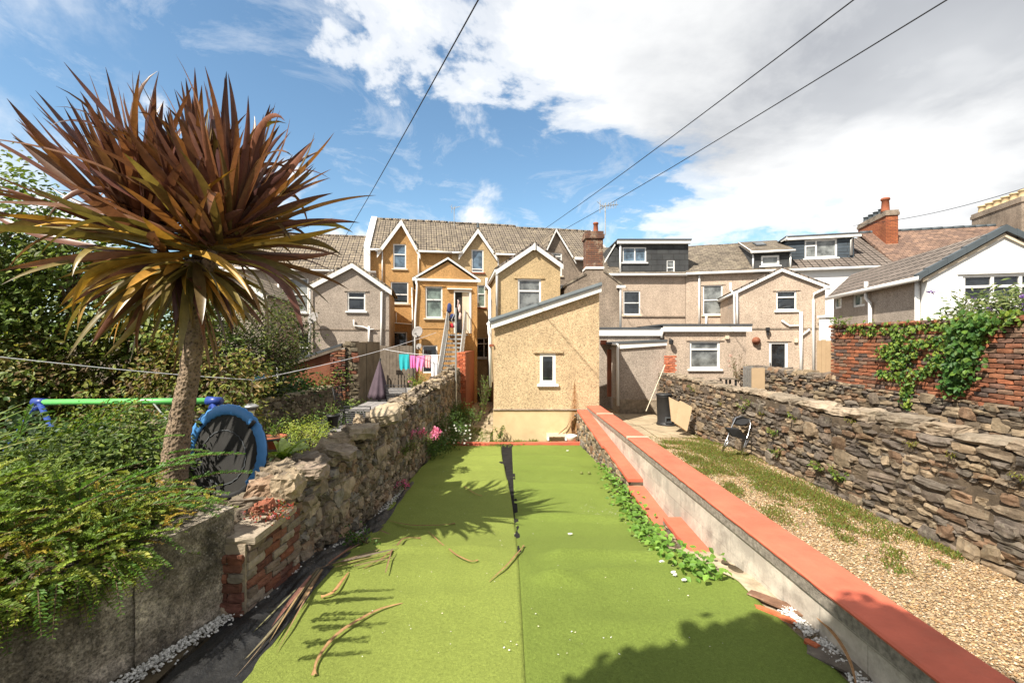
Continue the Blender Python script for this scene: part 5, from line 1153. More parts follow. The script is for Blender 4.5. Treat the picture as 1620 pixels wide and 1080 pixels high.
mb.build('concrete_wall', M['panel'], label='tall stained grey concrete wall between the shed and the dark timber fence', cat='wall')
# red-brown shed
FSh = FK(15.2, 0.2)
s1 = thing('shed', 'low red-brown boarded shed with a sloping black felt roof and brick end', 'shed', FSh.pt(U(FSh, 490), 0, 0.0))
A1, B1 = FSh.uz(444, 578), FSh.uz(541, 545.5)
mb = MB(); mb.prism(FSh, [(A1[0]+0.12, 0), (B1[0]-0.35, 0), (B1[0]-0.35, B1[1]-0.22), (A1[0]+0.12, A1[1]-0.05)], -1.8, 0); mb.build('wall', M['rust'], s1)
roof_slab(FSh, (A1[0]-0.05, A1[1]-0.04), (B1[0], B1[1]-0.02), -1.9, 0.1, 0.07, 'felt', s1)
barge(FSh, [(A1[0]-0.05, A1[1]-0.05), (B1[0], B1[1]-0.03)], 0.09, 0.08, 0.11, s1, 'timber')
S = Stones(); pa, pb = FSh.pt(B1[0]-0.34, 0, 0.1), FSh.pt(B1[0]+0.12, 0, 0.1)
bricks(S, pa.xy, pb.xy, (FSh.n[0], FSh.n[1]), 0.0, lambda s_: B1[1]-0.15, [(0.20, 0.075, 0.045), (0.15, 0.06, 0.04), (0.09, 0.065, 0.05), (0.23, 0.11, 0.06)], 0.09, 0.16)
pb2 = FSh.pt(B1[0]+0.12, 0, 0.0); rubble_face(S, pb2.xy, FSh.pt(B1[0]+0.42, 0, 0).xy, FSh.n, lambda s_: 0, lambda s_: 2.15, 0.08, 0.16, [(0.10, 0.08, 0.05), (0.15, 0.12, 0.08), (0.12, 0.10, 0.07), (0.19, 0.075, 0.045)], 0.04, 0.1, (1, 2.2), 0.2, 0)
S.build('brick_end', M['brick'], s1)
mb = MB(); mb.fbox(FSh, B1[0]-0.3, B1[0]+0.41, 0, B1[1]-0.2, -0.5, -0.02); mb.build('brick_core', M['mortar_dark'], s1)
pipe(FSh, [(441, 576), (441, 640)], s1, 0.04)
# dark timber fence and picket
FT = FK(18.6, 0.0)
mb = MB(); u0, u1 = FT.uz(601, 0)[0], FT.uz(652, 0)[0]; u = u0
while u < u1: mb.fbox(FT, u, u+0.125, -0.1, FT.uz(0, 547+random.uniform(-1, 1))[1], -0.02, random.uniform(0, .01)); u += 0.135
mb.fbox(FT, u0, u1, 0.5, 0.6, -0.06, -0.021); mb.fbox(FT, u0, u1, 1.5, 1.6, -0.06, -0.021); mb.build('timber_fence', M['timber'], label='dark close-boarded timber fence left of the washing', cat='fence')
FT2 = FK(16.6, 0.0); mb = MB(); u = FT2.uz(612, 0)[0]
while u < FT2.uz(645, 0)[0]: mb.fbox(FT2, u, u+0.07, 0.15, FT2.uz(0, 593)[1], -0.02, 0.0); u += 0.11
for z_ in (0.35, 0.8): mb.fbox(FT2, FT2.uz(612, 0)[0], FT2.uz(645, 0)[0], z_, z_+0.06, -0.05, -0.021)
mb.build('picket_fence', M['timber'], label='short pale picket fence behind the grey garden table', cat='fence')
# raised patio of the neighbour
mb = MB(); y = 9.4
while y < 17:
    mb.box(-5.1, -2.65, y, y+0.135, 0.02, 0.10); y += 0.145
mb.build('decking', M['decking'], kind='structure')
# coral flank wall by the steps
mb = MB(); mb.box(-1.98, -1.70, 16.8, 20.6, -0.8, 1.80); fw = mb.build('flank_wall', M['terracotta'], label='red painted upright wall flanking the foot of the metal stairs', cat='wall')
S = Stones(); bricks(S, (-2.05, 16.78), (-1.715, 16.78), (0, -1), 0.3, lambda s_: 1.78, [(0.50, 0.14, 0.06), (0.44, 0.12, 0.06), (0.52, 0.17, 0.09)], 0.05, 0.06); S.build('brick_face', M['brick'], fw)

# ================================================================ metal stairs up to the orange doorway
st = thing('metal_stairs', 'galvanised open-tread metal stairs with slatted handrails up to the orange wing doorway', 'stairs', (-2.45, 18.5, -0.3))
zt_, zb_ = 2.52, -0.2; ytop, ybot = 20.0, 17.1; x0, x1 = -2.84, -2.06; nst = 15
ar = Fr(0, 0, 0, 1)  # along +y, outward +x
for i in range(nst):
    f = (i+0.5)/nst; y = ybot+(ytop-ybot)*f; z = zb_+(zt_-zb_)*(i+1)/nst
    mb = MB(); mb.box(x0+0.03, x1-0.03, y-0.12, y+0.12, z-0.035, z); mb.box(x0+0.03, x1-0.03, y-0.12, y-0.10, z-0.07, z-0.036); mb.build('tread', M['metal'], st)
for x in (x0, x1):
    mb = MB(); s_ = (zt_-zb_)/(ytop-ybot)
    mb.prism(ar, [(ybot-0.1, zb_-0.15), (ytop, zt_-0.2), (ytop, zt_+0.02), (ybot-0.1, zb_+0.1)], x-0.02, x+0.02); mb.build('stringer', M['metal'], st)
    mb = MB(); mb.tube([(x, ybot, zb_+0.98), (x, ytop, zt_+1.0), (x, ytop+0.75, zt_+1.0)], 0.03, 8)
    mb.tube([(x, ybot, zb_+0.2), (x, ytop, zt_+0.2), (x, ytop+0.75, zt_+0.2)], 0.02, 6)
    mb.tube([(x, ybot, zb_-0.1), (x, ybot, zb_+1.0)], 0.03, 6); mb.tube([(x, ytop, zt_-0.2), (x, ytop, zt_+1.05)], 0.035, 6)
    n_ = 30
    for i in range(1, n_):
        y = ybot+(ytop-ybot)*i/n_; z = zb_+(zt_-zb_)*i/n_; mb.box(x-0.008, x+0.008, y-0.022, y+0.022, z+0.2, z+0.98)
    for i in range(1, 6): mb.box(x-0.008, x+0.008, ytop+0.75*i/6-0.01, ytop+0.75*i/6+0.012, zt_+0.2, zt_+1.0)
    mb.build('handrail', M['metal'], st)
mb = MB(); mb.box(x0, x1+0.1, ytop, ytop+0.8, zt_-0.06, zt_); mb.build('landing', M['metal'], st)
mb = MB(); mb.tube([(-1.83, 14.9, -0.62), (-1.84, 14.9, 3.30)], 0.03, 8); mb.tube([(-1.84, 14.9, 3.2), (-1.98, 14.9, 2.9), (-1.84, 14.9, 2.6)], 0.012, 5)
mb.build('line_post', M['metal'], label='tall thin grey washing line post rising in front of the metal stairs', cat='post')
# bundle of things at the top of the stairs
pile = thing('clothes_pile', 'dark blue and red garments heaped at the top of the metal stairs', 'clothes pile', (-2.55, 19.9, 2.6))
cols_ = [('navy', (0.03, 0.045, 0.14)), ('black', (0.02, 0.02, 0.025)), ('red', (0.45, 0.03, 0.04)), ('pale', (0.6, 0.45, 0.42))]
for nm, c in cols_: M['gar_'+nm] = m_plain('garment_'+nm, c, 0.85, 0.2, 7, 0.4)
for (px, py, w, h, nm) in ((711, 487, .22, .42, 'navy'), (715, 503, .28, .3, 'black'), (716, 500, .2, .2, 'navy'), (715, 515, .2, .2, 'red'), (727, 488, .12, .4, 'pale'), (728, 500, .14, .3, 'pale'), (724, 516, .22, .4, 'black'), (733, 517, .12, .2, 'red'), (725, 480, .07, .35, 'pale')):
    p = ray(px, py, 19.95+random.uniform(-.1, .1)); mb = MB(); n_ = 10
    mb.lathe(p-Vector((0, 0, h/2)), [(w*0.25, 0), (w*0.5, h*0.15), (w*0.42, h*0.5), (w*0.5, h*0.75), (w*0.2, h)], n_)
    mb.v = [tuple(Vector(v)+Vector((noise.noise(Vector(v)*9)*0.05, noise.noise(Vector(v)*9+Vector((5, 0, 0)))*0.05, 0))) for v in mb.v]
    mb.build('garment', M['gar_'+nm], pile, True)
# satellite dishes
def dish(F, px, py, r, parent, lab):
    u, z = F.uz(px, py); c = F.pt(u, z, 0.35); ax = Vector((-0.25, -1, 0.45)).normalized()
    t_ = thing('satellite_dish', lab, 'satellite dish', F.pt(u, z, 0.0))
    mb = MB(); prof_ = [(0.001, 0.0)]+[(r*k/6, 0.16*r*(k/6)**2) for k in range(1, 7)]+[(r, 0.16*r+0.012)]+[(r*k/6, 0.16*r*(k/6)**2+0.012) for k in range(5, 0, -1)]
    mb.lathe(c, prof_, 24, ax, 0.9); mb.build('reflector', M['decking'], t_, True)
    tip = c+ax*r*0.9+Vector((0, 0, -r*0.5))
    mb = MB(); mb.tube([c+Vector((0, 0, -r*0.9)), tip], 0.012, 6); mb.tube([tip-ax*0.05, tip+ax*0.06], 0.035, 8); mb.tube([c-ax*0.02, F.pt(u, z-0.1, 0.0)], 0.02, 6); mb.build('arm', M['metal'], t_, True)
dish(FP, 499, 504, 0.26, lw, 'satellite dish on the grey rear wing below its eaves pipe')
dish(FB, 661, 526, 0.27, ow, 'larger satellite dish low on the orange wing')
dish(FB, 663, 548, 0.14, ow, 'tiny satellite dish just below the larger one on the orange wing')
# TV aerials
def aerial(base, h, lab, n_=6, L_=1.0, dirx=(1, 0.2, 0.12)):
    t_ = thing('tv_aerial', lab, 'tv aerial', base); b = Vector(base); top = b+Vector((0, 0, h))
    mb = MB(); mb.tube([b, top], 0.022, 6); mb.build('mast', M['metal'], t_)
    d = Vector(dirx).normalized(); s_ = d.cross(Vector((0, 0, 1))).normalized()
    mb = MB(); c = top-Vector((0, 0, 0.1)); mb.tube([c-d*L_*0.4, c+d*L_], 0.015, 5)
    for i in range(n_):
        q = c-d*L_*0.3+d*L_*1.25*i/n_; up = Vector((0.15, 0, 1)) if i % 2 else s_
        mb.tube([q-up*0.13, q+up*0.13], 0.010, 4)
    mb.tube([c-d*L_*.4+Vector((0, 0, .25)), c-d*L_*.4-Vector((0, 0, .25))], 0.014, 4); mb.tube([c-d*L_*.4-d*.12+Vector((0, 0, .2)), c-d*L_*.4+d*.1], 0.012, 4)
    mb.build('antenna', M['metal'], t_)
q = ray(718.5, 361, 28.3); aerial(q, 1.35, 'small tv aerial on the ridge between the orange and cream houses', 3, 0.4, (0.8, 0.2, 0.3))
q = ray(957.5, 372, 17.9); aerial(q, 1.25, 'tall tv aerial with a long boom beside the speckled brick chimney', 12, 0.55, (1, 0.2, 0.16))
# overhead cables
for (a, b, lab) in ((ray(790, -60, 6.6), ray(545, 376, 26), 'overhead cable running down to the grey house left of the orange house'), (ray(1450, -75, 7.0), ray(862, 362, 27), 'upper of the two long overhead cables crossing the sky to the centre roofs'),
                    (ray(1580, -50, 7.0), ray(893, 363, 27), 'lower of the two long overhead cables crossing the sky to the centre roofs'), (ray(1760, 252, 14), ray(1350, 357, 24.5), 'overhead cable at the right passing the red chimney')):
    mb = MB(); n_ = 16; mb.tube([a.lerp(b, i/n_)-Vector((0, 0, 0.35*math.sin(math.pi*i/n_)*(1 if 'right' in lab else 0.25))) for i in range(n_+1)], 0.013, 5)
    mb.build('overhead_cable', M['wire'], label=lab, cat='cable')
# ================================================================ cordyline
cy = thing('cabbage_palm', 'bronze-leaved cabbage palm with one bare trunk behind the near left hedge', 'palm', (-3.36, 4.5, 0))
m, t, b = newmat('palm_bark'); o = coords(t, 'Object'); v1 = vor(t, coords(t, 'Object', (1, 1, 0.8)), 40)
cc = ramp(t, v1, [(0.0, (0.035, 0.025, 0.016)), (0.25, (0.125, 0.088, 0.055)), (0.55, (0.25, 0.18, 0.115))]); cc = mixc(t, 1.0, cc, ramp(t, noi(t, o, 9, 7, 0.7), [(0.3, 0.6), (0.7, 1.15)]), 'MULTIPLY')
t.links.new(cc, b.inputs['Base Color']); b.inputs['Roughness'].default_value = 0.9; bump(t, b, v1, 1.0, 0.018); M['palm_bark'] = m
PX, PY = -3.12, 4.5
pts = [(-3.38, PY, 0.0), (-3.36, PY, 0.8), (-3.30, PY, 1.3), (-3.20, PY, 1.8), (-3.13, PY, 2.3), (PX-0.03, PY, 3.0)]; rs = [0.15, 0.128, 0.106, 0.09, 0.083, 0.08]
P_, R_ = [], []
for i in range(60):
    f = i/59*5; k = min(4, int(f)); g = f-k; P_.append(Vector(pts[k]).lerp(Vector(pts[k+1]), g)); R_.append((rs[k]*(1-g)+rs[k+1]*g)*(1+0.035*math.sin(i*2.1)+random.uniform(-.03, .03)))
mb = MB(); mb.tube(P_, R_, 26); mb.v = [tuple(Vector(v)+Vector((noise.noise(Vector(v)*16), noise.noise(Vector(v)*16+Vector((3, 3, 3))), 0))*0.014) for v in mb.v]; mb.build('trunk', M['palm_bark'], cy, True)
def blades(name, specs, mat, parent=None, nseg=12, kinks=0.0, **kw):
    """long sword leaves: specs of (origin, dir, length, width, droop, colour, twist, fold)"""
    Vv, Ff, Cc = [], [], []
    for (o_, d, L_, w, droop, c, tw, curl) in specs:
        d = Vector(d).normalized(); p = Vector(o_); st_ = L_/nseg; b0 = len(Vv); side = d.cross(Vector((0, 0, 1)))
        if side.length < 0.1: side = Vector((1, 0, 0))
        side.normalize(); side = Matrix.Rotation(tw, 3, d) @ side; bend = Vector((random.gauss(0, 1), random.gauss(0, 1), random.gauss(0, 0.6)))*curl*1.3; kink = random.uniform(1.5, 4.5) if random.random() < kinks else 0; kat = random.uniform(0.35, 0.75)
        for i in range(nseg+1):
            f = i/nseg; ww = w*(0.45+1.1*f if f < 0.35 else (1-((f-0.35)/0.65)**2.2)*0.835+0.0)*0.5+0.001
            nrm = side.cross(d).normalized(); fold = ww*0.38
            for q in (-1, 0, 1):
                Vv.append(tuple(p+side*ww*q+nrm*(fold*abs(q)))); tip = f > 0.93
                Cc.append(tuple(x*(1.0 if not tip else 0.55) for x in c))
            if i < nseg:
                d = (d+Vector((0, 0, -1))*(droop*st_*(0.25+1.5*f)+(kink*st_ if f > kat else 0))+bend*st_*f).normalized(); side = (side-d*side.dot(d)).normalized(); side = Matrix.Rotation(tw*0.05, 3, d) @ side; p = p+d*st_
        for i in range(nseg):
            a = b0+i*3; Ff += [(a, a+1, a+4, a+3), (a+1, a+2, a+5, a+4)]
    return np_mesh(name, np.array(Vv), np.array(Ff), np.array(Cc), mat, parent, True, **kw)
specs = []
BR = [(0.13, 0.055, 0.042), (0.165, 0.068, 0.04), (0.10, 0.045, 0.04), (0.20, 0.085, 0.036), (0.14, 0.07, 0.04)]
OL = [(0.19, 0.15, 0.045), (0.16, 0.125, 0.04), (0.22, 0.165, 0.05), (0.14, 0.095, 0.038)]; YE = [(0.42, 0.25, 0.045), (0.36, 0.19, 0.04)]
for i in range(540):
    th = random.uniform(0, 2*math.pi); q_ = random.random()
    el = R(random.uniform(40, 86)) if q_ < 0.42 else R(random.uniform(5, 45)) if q_ < 0.70 else R(random.uniform(-25, 10)) if q_ < 0.84 else R(random.uniform(-60, -15))
    d = Vector((math.cos(el)*math.cos(th), math.cos(el)*math.sin(th), math.sin(el)))
    # three heads of leaves side by side make the crown broad
    hd = Vector([(-0.30, 0.03, 0.02), (0.30, 0.0, 0.0), (0.0, 0.18, 0.08)][i % 3]); k = max(0, min(1, (el+0.3)/1.0))
    o_ = Vector((PX-0.12, PY, 2.92+0.36*k+random.uniform(-.05, .05)))+hd*(0.35+1.15*k)+Vector((d.x, d.y, 0))*random.uniform(0.04, 0.16)
    L_ = random.uniform(1.0, 1.5)
    if el > 0.6: L_ = random.uniform(0.95, 1.5)
    if el < -0.1: L_ = random.uniform(0.6, 1.0)
    if d.x < -0.5 and el < 0.8: L_ *= 1.2
    if d.y < -0.5: L_ *= 0.85
    r_ = random.random()
    if el > 0.5: c = random.choice(BR) if r_ < 0.93 else random.choice(OL)
    elif el > 0.0: c = random.choice(BR) if r_ < 0.62 else (random.choice(OL) if r_ < 0.92 else random.choice(YE))
    else: c = random.choice(OL) if r_ < 0.62 else (random.choice(YE) if r_ < 0.82 else random.choice(BR))
    k = random.uniform(0.9, 1.5); c = tuple(x*k for x in c)
    droop = random.uniform(-0.42, 0.2) if el > 0.6 else random.uniform(-0.3, 0.5) if el > 0.0 else random.uniform(0.3, 1.1)
    specs.append((o_, d, L_, random.uniform(0.075, 0.12), droop, c, random.gauss(0, 0.45), random.choice([0.12, 0.2, 0.4])))
blades('crown', specs, M['leaf_big'], cy, 16, 0.16)
mb = MB()
for i in range(3): mb.tube([(PX, PY, 2.6), (PX-0.1+[-.26, .26, 0][i], PY+[.02, 0, .16][i], 3.1)], [0.085, 0.05], 10)
mb.build('branch', M['palm_bark'], cy, True)
specs = []
for i in range(14):
    th = random.uniform(0, 6.28); specs.append(((PX-0.01+0.1*math.cos(th), PY+0.1*math.sin(th), random.uniform(2.35, 2.75)), (math.cos(th)*0.25, math.sin(th)*0.25, -1), random.uniform(0.35, 0.75), 0.035, 0.2, (0.26, 0.16, 0.085), 0.3, 0.5))
blades('dead_skirt', specs, M['dead'], cy, 10)

# ================================================================ hedge over the concrete wall
def stemmesh(): return MB()
hg = thing('hedge', 'small-leaved cotoneaster hedge spilling over the near left concrete wall', 'hedge', (-3.4, 2.9, 0.2))
HG = [(0.14, 0.22, 0.034), (0.19, 0.28, 0.042), (0.10, 0.17, 0.03), (0.24, 0.32, 0.05), (0.29, 0.33, 0.055)]
HY = [(0.46, 0.37, 0.06), (0.40, 0.26, 0.05), (0.32, 0.33, 0.06)]
L = Leaves(); sb = MB()
def wallpt(s_): # along the wall from its far end towards us
    n_ = len(CWp)-1; k = min(n_-1, int(s_*n_)); g = s_*n_-k; a, b_ = CWp[k], CWp[k+1]; return a[0]+(b_[0]-a[0])*g, a[1]+(b_[1]-a[1])*g
org, dr, ln = [], [], []
for i in range(1500):
    yy = random.uniform(1.5, 3.85); xb = np.interp(yy, [p[1] for p in CWp][::-1], [p[0] for p in CWp][::-1]); dx = random.random()**1.1*1.9
    if yy > 3.3 and dx < 0.22: dx += 0.22
    x = xb-dx-0.12*(yy > 3.0); top = 0.74+0.60*min(1, (dx+0.1)/0.9)*(0.80+0.35*noise.noise(Vector((x*1.5, yy*1.5, 0))))-0.14*sm(3.0, 3.7, yy)
    if random.random() < 0.45: z = top-random.random()*0.18
    else: z = 0.72+random.random()*(top-0.66)
    o_ = (x, yy, z); org.append(o_)
    a = random.uniform(0, 6.28); d = (math.cos(a)*0.8+0.55, math.sin(a)*0.8-0.15, random.uniform(0.1, 0.9)); dr.append(d); ln.append(random.uniform(0.16, 0.38))
sprays(L, org, dr, ln, 0.017, 0.037, HG, 0.26, 0.6, sb)
org, dr, ln = [], [], []
for i in range(540):   # yellowing sprigs at the wall edge
    yy = random.uniform(1.7, 3.72); xb = np.interp(yy, [p[1] for p in CWp][::-1], [p[0] for p in CWp][::-1]); dx = random.uniform(0.06, 0.7)
    org.append((xb-dx, yy, 0.80+dx*0.4+random.uniform(-.05, .1)-0.05*(3.5-yy)*0.5)); a = random.uniform(0, 6.28); dr.append((math.cos(a)*0.7+0.3, math.sin(a)*0.7, random.uniform(0.1, .8))); ln.append(random.uniform(0.08, 0.2))
sprays(L, org, dr, ln, 0.012, 0.021, HY+HG[:2], 0.35, 0.6, sb)
# long sprays reaching out and hanging over the face
out_s = []
for (px, py, yd, dx, dy, dz, l_) in ((285, 765, 3.05, 1, 0.05, 0.42, 0.5), (270, 735, 3.1, 1, 0.1, 0.40, 0.5), (255, 790, 2.9, 1, 0.0, 0.35, 0.45), (200, 790, 2.7, 1, -0.1, 0.45, 0.5), (150, 800, 2.5, 1, -0.1, 0.5, 0.5), (220, 760, 3.0, 1, 0.1, 0.6, 0.4), (120, 780, 2.4, 0.9, 0, .7, .45), (290, 790, 3.3, 1, 0.1, .1, .3), (275, 800, 3.2, 1, 0, 0.0, .3), (245, 740, 3.0, 1, -.1, .5, .5), (235, 800, 2.85, 1, 0, .3, .45), (180, 770, 2.6, 1, 0, .6, .5), (100, 810, 2.3, 1, 0, .6, .5), (280, 800, 3.6, 1, 0.2, 0.05, 0.34), (210, 870, 3.05, 1, -0.25, 0.02, 0.30), (200, 890, 2.9, 1, -0.4, -0.3, 0.22), (180, 900, 2.85, 0.6, -0.5, -0.5, 0.25), (150, 905, 2.8, 0.5, -0.6, -0.6, 0.24), (90, 920, 2.6, .5, -.6, -.7, .25), (60, 930, 2.5, .6, -.5, -.6, .22), (250, 850, 3.2, .9, -.1, -.2, .2), (230, 700, 3.6, .9, 0.1, .4, .3), (260, 720, 3.7, .9, 0.1, .3, .35), (120, 680, 3.4, .5, 0, .6, .3), (30, 690, 3.2, .2, 0, .7, .3), (170, 665, 3.8, .6, .2, .6, .35)):
    out_s.append((ray(px, py, yd), (dx, dy, dz), l_))
sprays(L, [tuple(a[0]) for a in out_s], [a[1] for a in out_s], [a[2] for a in out_s], 0.016, 0.038, [(0.10, 0.20, 0.04), (0.13, 0.23, 0.05)], 0.25, 0.5, sb)
org, dr, ln = [], [], []
for i in range(300):   # curtain over the near face
    yy = random.uniform(2.1, 3.05); xb = np.interp(yy, [p[1] for p in CWp][::-1], [p[0] for p in CWp][::-1]); org.append((xb-random.uniform(-0.06, .1), yy, 0.82-random.random()**1.8*0.14*(1 if yy < 2.9 else 0.5))); dr.append((0.6+random.uniform(-.3, .3), -0.3+random.uniform(-.5, .5), random.uniform(-.6, .2))); ln.append(random.uniform(0.08, 0.18))
sprays(L, org, dr, ln, 0.015, 0.03, HG+HY[2:], 0.4, 0.58, sb)
L.build('foliage', M['leaf'], hg); sb.build('stems', M['wood_bark'], hg)

# ================================================================ trees and shrubs
def shrub(name, label, cat, base, blobs, cols, size, ncl, per, sig=0.13, group=None, asp=0.5, trunk=True, shell=0.5, up=0.5, tr=0.06, low=None):
    t_ = thing(name, label, cat, base, group); L = Leaves(); sb = MB(); tot = sum(b_[1][0]*b_[1][1]+b_[1][2]**2 for b_ in blobs)
    for cen, rad in blobs:
        sh_ = (rad[0]*rad[1]+rad[2]**2)/tot; k = max(4, int(ncl*sh_))
        cc = blob_leaves(L, cen, rad, k, per, size, cols, sig, up, 0, shell, asp, low)
        if trunk:
            b0 = Vector(base); c0 = Vector(cen)-Vector((0, 0, rad[2]*0.3)); mid = b0.lerp(c0, 0.5)+Vector((random.uniform(-.1, .1), random.uniform(-.1, .1), 0))
            sb.tube([b0, mid, c0], [tr, tr*0.75, tr*0.55], 7)
            for q in range(0, len(cc), max(1, len(cc)//14)): sb.tube([c0, c0.lerp(Vector(cc[q]), 0.55)+Vector((0, 0, 0.05)), Vector(cc[q])], [tr*0.4, tr*0.22, tr*0.08], 5, False)
    L.build('foliage', M['leaf'], t_); 
    if trunk: sb.build('trunk', M['wood_bark'], t_, True)
    return t_
DG = [(0.09, 0.145, 0.03), (0.13, 0.20, 0.036), (0.18, 0.25, 0.048), (0.23, 0.28, 0.058), (0.10, 0.12, 0.035)]
BG = [(0.18, 0.22, 0.045), (0.25, 0.28, 0.055), (0.12, 0.17, 0.035), (0.24, 0.17, 0.06), (0.17, 0.11, 0.05), (0.29, 0.28, 0.07)]
shrub('tree', 'tall leafy green tree rising at the far left edge behind the palm', 'tree', (-9.6, 8.4, 0), [((-9.6, 8.4, 3.9), (1.5, 1.4, 1.6)), ((-10.6, 8.8, 2.9), (1.6, 1.3, 1.8)), ((-8.3, 8.6, 3.1), (1.3, 1.2, 1.3)), ((-7.2, 9.2, 2.4), (1.2, 1.2, 1.2)), ((-9.2, 7.9, 1.5), (1.6, 1.1, 1.3))], DG, 0.12, 520, 42, 0.19, asp=0.6, tr=0.12)
shrub('bramble_thicket', 'broad mixed bramble thicket with brown seed heads behind the green swing bar', 'shrub', (-7.0, 8.6, 0), [((-7.4, 8.7, 1.5), (1.5, 1.0, 1.35)), ((-5.9, 8.6, 1.25), (1.3, 0.9, 1.15)), ((-8.9, 8.1, 1.2), (1.3, 1.0, 1.3)), ((-6.6, 8.2, 0.5), (2.2, 0.8, 0.8)), ((-9.2, 7.6, 0.3), (1.8, .8, .9))], BG, 0.10, 640, 42, 0.16, asp=0.5, up=0.35, tr=0.05)
shrub('tree', 'small rounded dark-leaved tree against the pale wing right of the palm trunk', 'tree', (-5.75, 11.0, 0), [((-5.9, 11.0, 2.3), (1.1, 0.9, 1.15)), ((-6.5, 10.8, 1.4), (1.2, 0.9, 1.1)), ((-7.4, 10.8, 2.0), (1.2, .9, 1.3))], [(0.05, 0.075, 0.018), (0.09, 0.12, 0.026), (0.15, 0.17, 0.035), (0.06, 0.06, 0.025)], 0.08, 330, 44, 0.15, tr=0.07)
shrub('ivy_bank', 'low dark ivy mound on the mossy wall below the small rounded tree', 'ivy', (-6.4, 9.6, 0.4), [((-6.3, 9.6, 0.85), (0.7, 2.2, 0.45)), ((-6.2, 12.5, 0.8), (0.6, 2.0, 0.4))], [(0.04, 0.09, 0.018), (0.06, 0.12, 0.022), (0.03, 0.06, 0.015)], 0.09, 170, 30, 0.14, trunk=False, asp=0.8)
shrub('shrub', 'glossy yellow-green leafed shrub between the palm trunk and the hedge', 'shrub', (-4.0, 4.9, 0), [((-4.3, 5.0, 0.95), (0.7, 0.4, 0.62)), ((-4.6, 4.6, 0.8), (0.7, 0.5, 0.55)), ((-4.3, 4.2, 0.7), (0.6, 0.45, 0.4))], [(0.14, 0.20, 0.03), (0.20, 0.26, 0.045), (0.09, 0.15, 0.025), (0.055, 0.09, 0.02)], 0.062, 260, 34, 0.10, asp=0.5, tr=0.03)
shrub('shrub', 'broad-leafed dark green shrub beneath the blue swing legs at the far left', 'shrub', (-6.2, 5.6, 0), [((-6.2, 5.6, 0.65), (1.1, 0.6, 0.65)), ((-5.2, 5.8, 0.55), (0.9, 0.5, 0.6)), ((-7.2, 5.2, 0.7), (0.9, .7, .8))], [(0.05, 0.11, 0.022), (0.075, 0.15, 0.03), (0.035, 0.07, 0.018)], 0.10, 240, 26, 0.14, asp=0.6, tr=0.03)
# spiky blades at far left edge
specs = []
for i in range(46):
    th = random.uniform(-1.4, 1.5); el = random.uniform(0.05, 1.2); specs.append(((-4.95, 3.8, 1.0+random.uniform(-.05, .15)), (math.cos(th)*math.cos(el), math.sin(th)*math.cos(el), math.sin(el)), random.uniform(0.5, 0.95), 0.022, 0.7, random.choice([(0.20, 0.27, 0.05), (0.14, 0.22, 0.04), (0.30, 0.31, 0.10)]), 0.2, 0.1))
t_ = thing('spiky_plant', 'thin-bladed green spiky plant poking in at the far left edge', 'plant', (-4.95, 3.8, 0)); blades('foliage', specs, M['leaf_big'], t_, 9)
mb = MB(); mb.tube([(-4.95, 3.8, 0), (-4.95, 3.8, 1.05)], 0.03, 8); mb.build('stem', M['wood_bark'], t_)
# unseen tree added behind the camera to throw the shade at the bottom right
c0 = Vector((1.55, 1.5, 0))+SD/SD.z*5.2
bt = shrub('tree', 'dense tree added unseen behind the viewpoint to cast shade on the turf', 'tree', (c0.x, c0.y-0.2, 0), [((c0.x, c0.y, 5.2), (1.62, 1.62, 1.55))], DG, 0.13, 2300, 44, 0.10, asp=0.9, shell=0.1, tr=0.1)

# creeper on the brick wall
cr = thing('creeper', 'bright green creeper trailing along and down the old red brick wall', 'climber', (7.15, 8, 1.3)); L = Leaves(); sb = MB()
CG = [(0.12, 0.21, 0.03), (0.18, 0.27, 0.04), (0.24, 0.31, 0.05), (0.09, 0.16, 0.03)]; CD = [(0.045, 0.12, 0.025), (0.07, 0.16, 0.03), (0.10, 0.19, 0.035)]
def wp(px, py, x=7.15):   # pixel on the face x = const
    Yd = x*720/(px-810); return Vector((x, Yd, CAMZ+(540-py)/720*Yd))
def patch(p, n, sg, cols, size, off=0.05, asp=0.8):
    q = np.array(p)+rng.normal(size=(n, 3))*np.array([0.02, sg, sg*0.8])-np.array([off, 0, 0])*rng.random((n, 1))*1.6
    nn = unit(np.array([-1, -0.3, 0.6])+rng.normal(size=(n, 3))*0.4); ax = unit(np.array([0, 0, -1])+rng.normal(size=(n, 3))*0.6)
    L.add(q, ax, nn, size*rng.uniform(.6, 1.2, n), size*asp*rng.uniform(.7, 1.1, n), pick(cols, n))
runs = [[(1350, 518), (1380, 520), (1410, 519), (1440, 517), (1470, 515), (1500, 513), (1530, 510), (1560, 506), (1600, 503), (1625, 502)],
        [(1540, 515), (1530, 535), (1525, 555), (1520, 575), (1515, 595), (1510, 615)], [(1500, 535), (1470, 540), (1440, 545), (1410, 548), (1395, 555)], [(1500, 575), (1470, 585), (1440, 595), (1415, 592), (1385, 588)],
        [(1440, 605), (1435, 625), (1440, 645)], [(1430, 535), (1415, 530)], [(1450, 560), (1425, 575), (1410, 570)], [(1515, 530), (1490, 560), (1470, 580)], [(1400, 560), (1430, 560), (1437, 585)], [(1555, 520), (1548, 540)]]
for ri, rn in enumerate(runs):
    pp = [wp(*q, x=7.2 if ri else 7.3) for q in rn]; sb.tube([p-Vector((0.01, 0, 0)) for p in pp], 0.010, 5)
    for a, b_ in zip(pp[:-1], pp[1:]):
        for f in (0, 0.33, 0.66):
            c = a.lerp(b_, f)
            if ri == 0: patch(c+Vector((0.05, 0, 0.0)), 42, 0.075, CG, 0.075, 0.12)
            elif ri == 1: patch(c, 60, 0.10, CD, 0.085, 0.08)
            else: patch(c, 22, 0.06, CG+CD[:1], 0.07, 0.05)
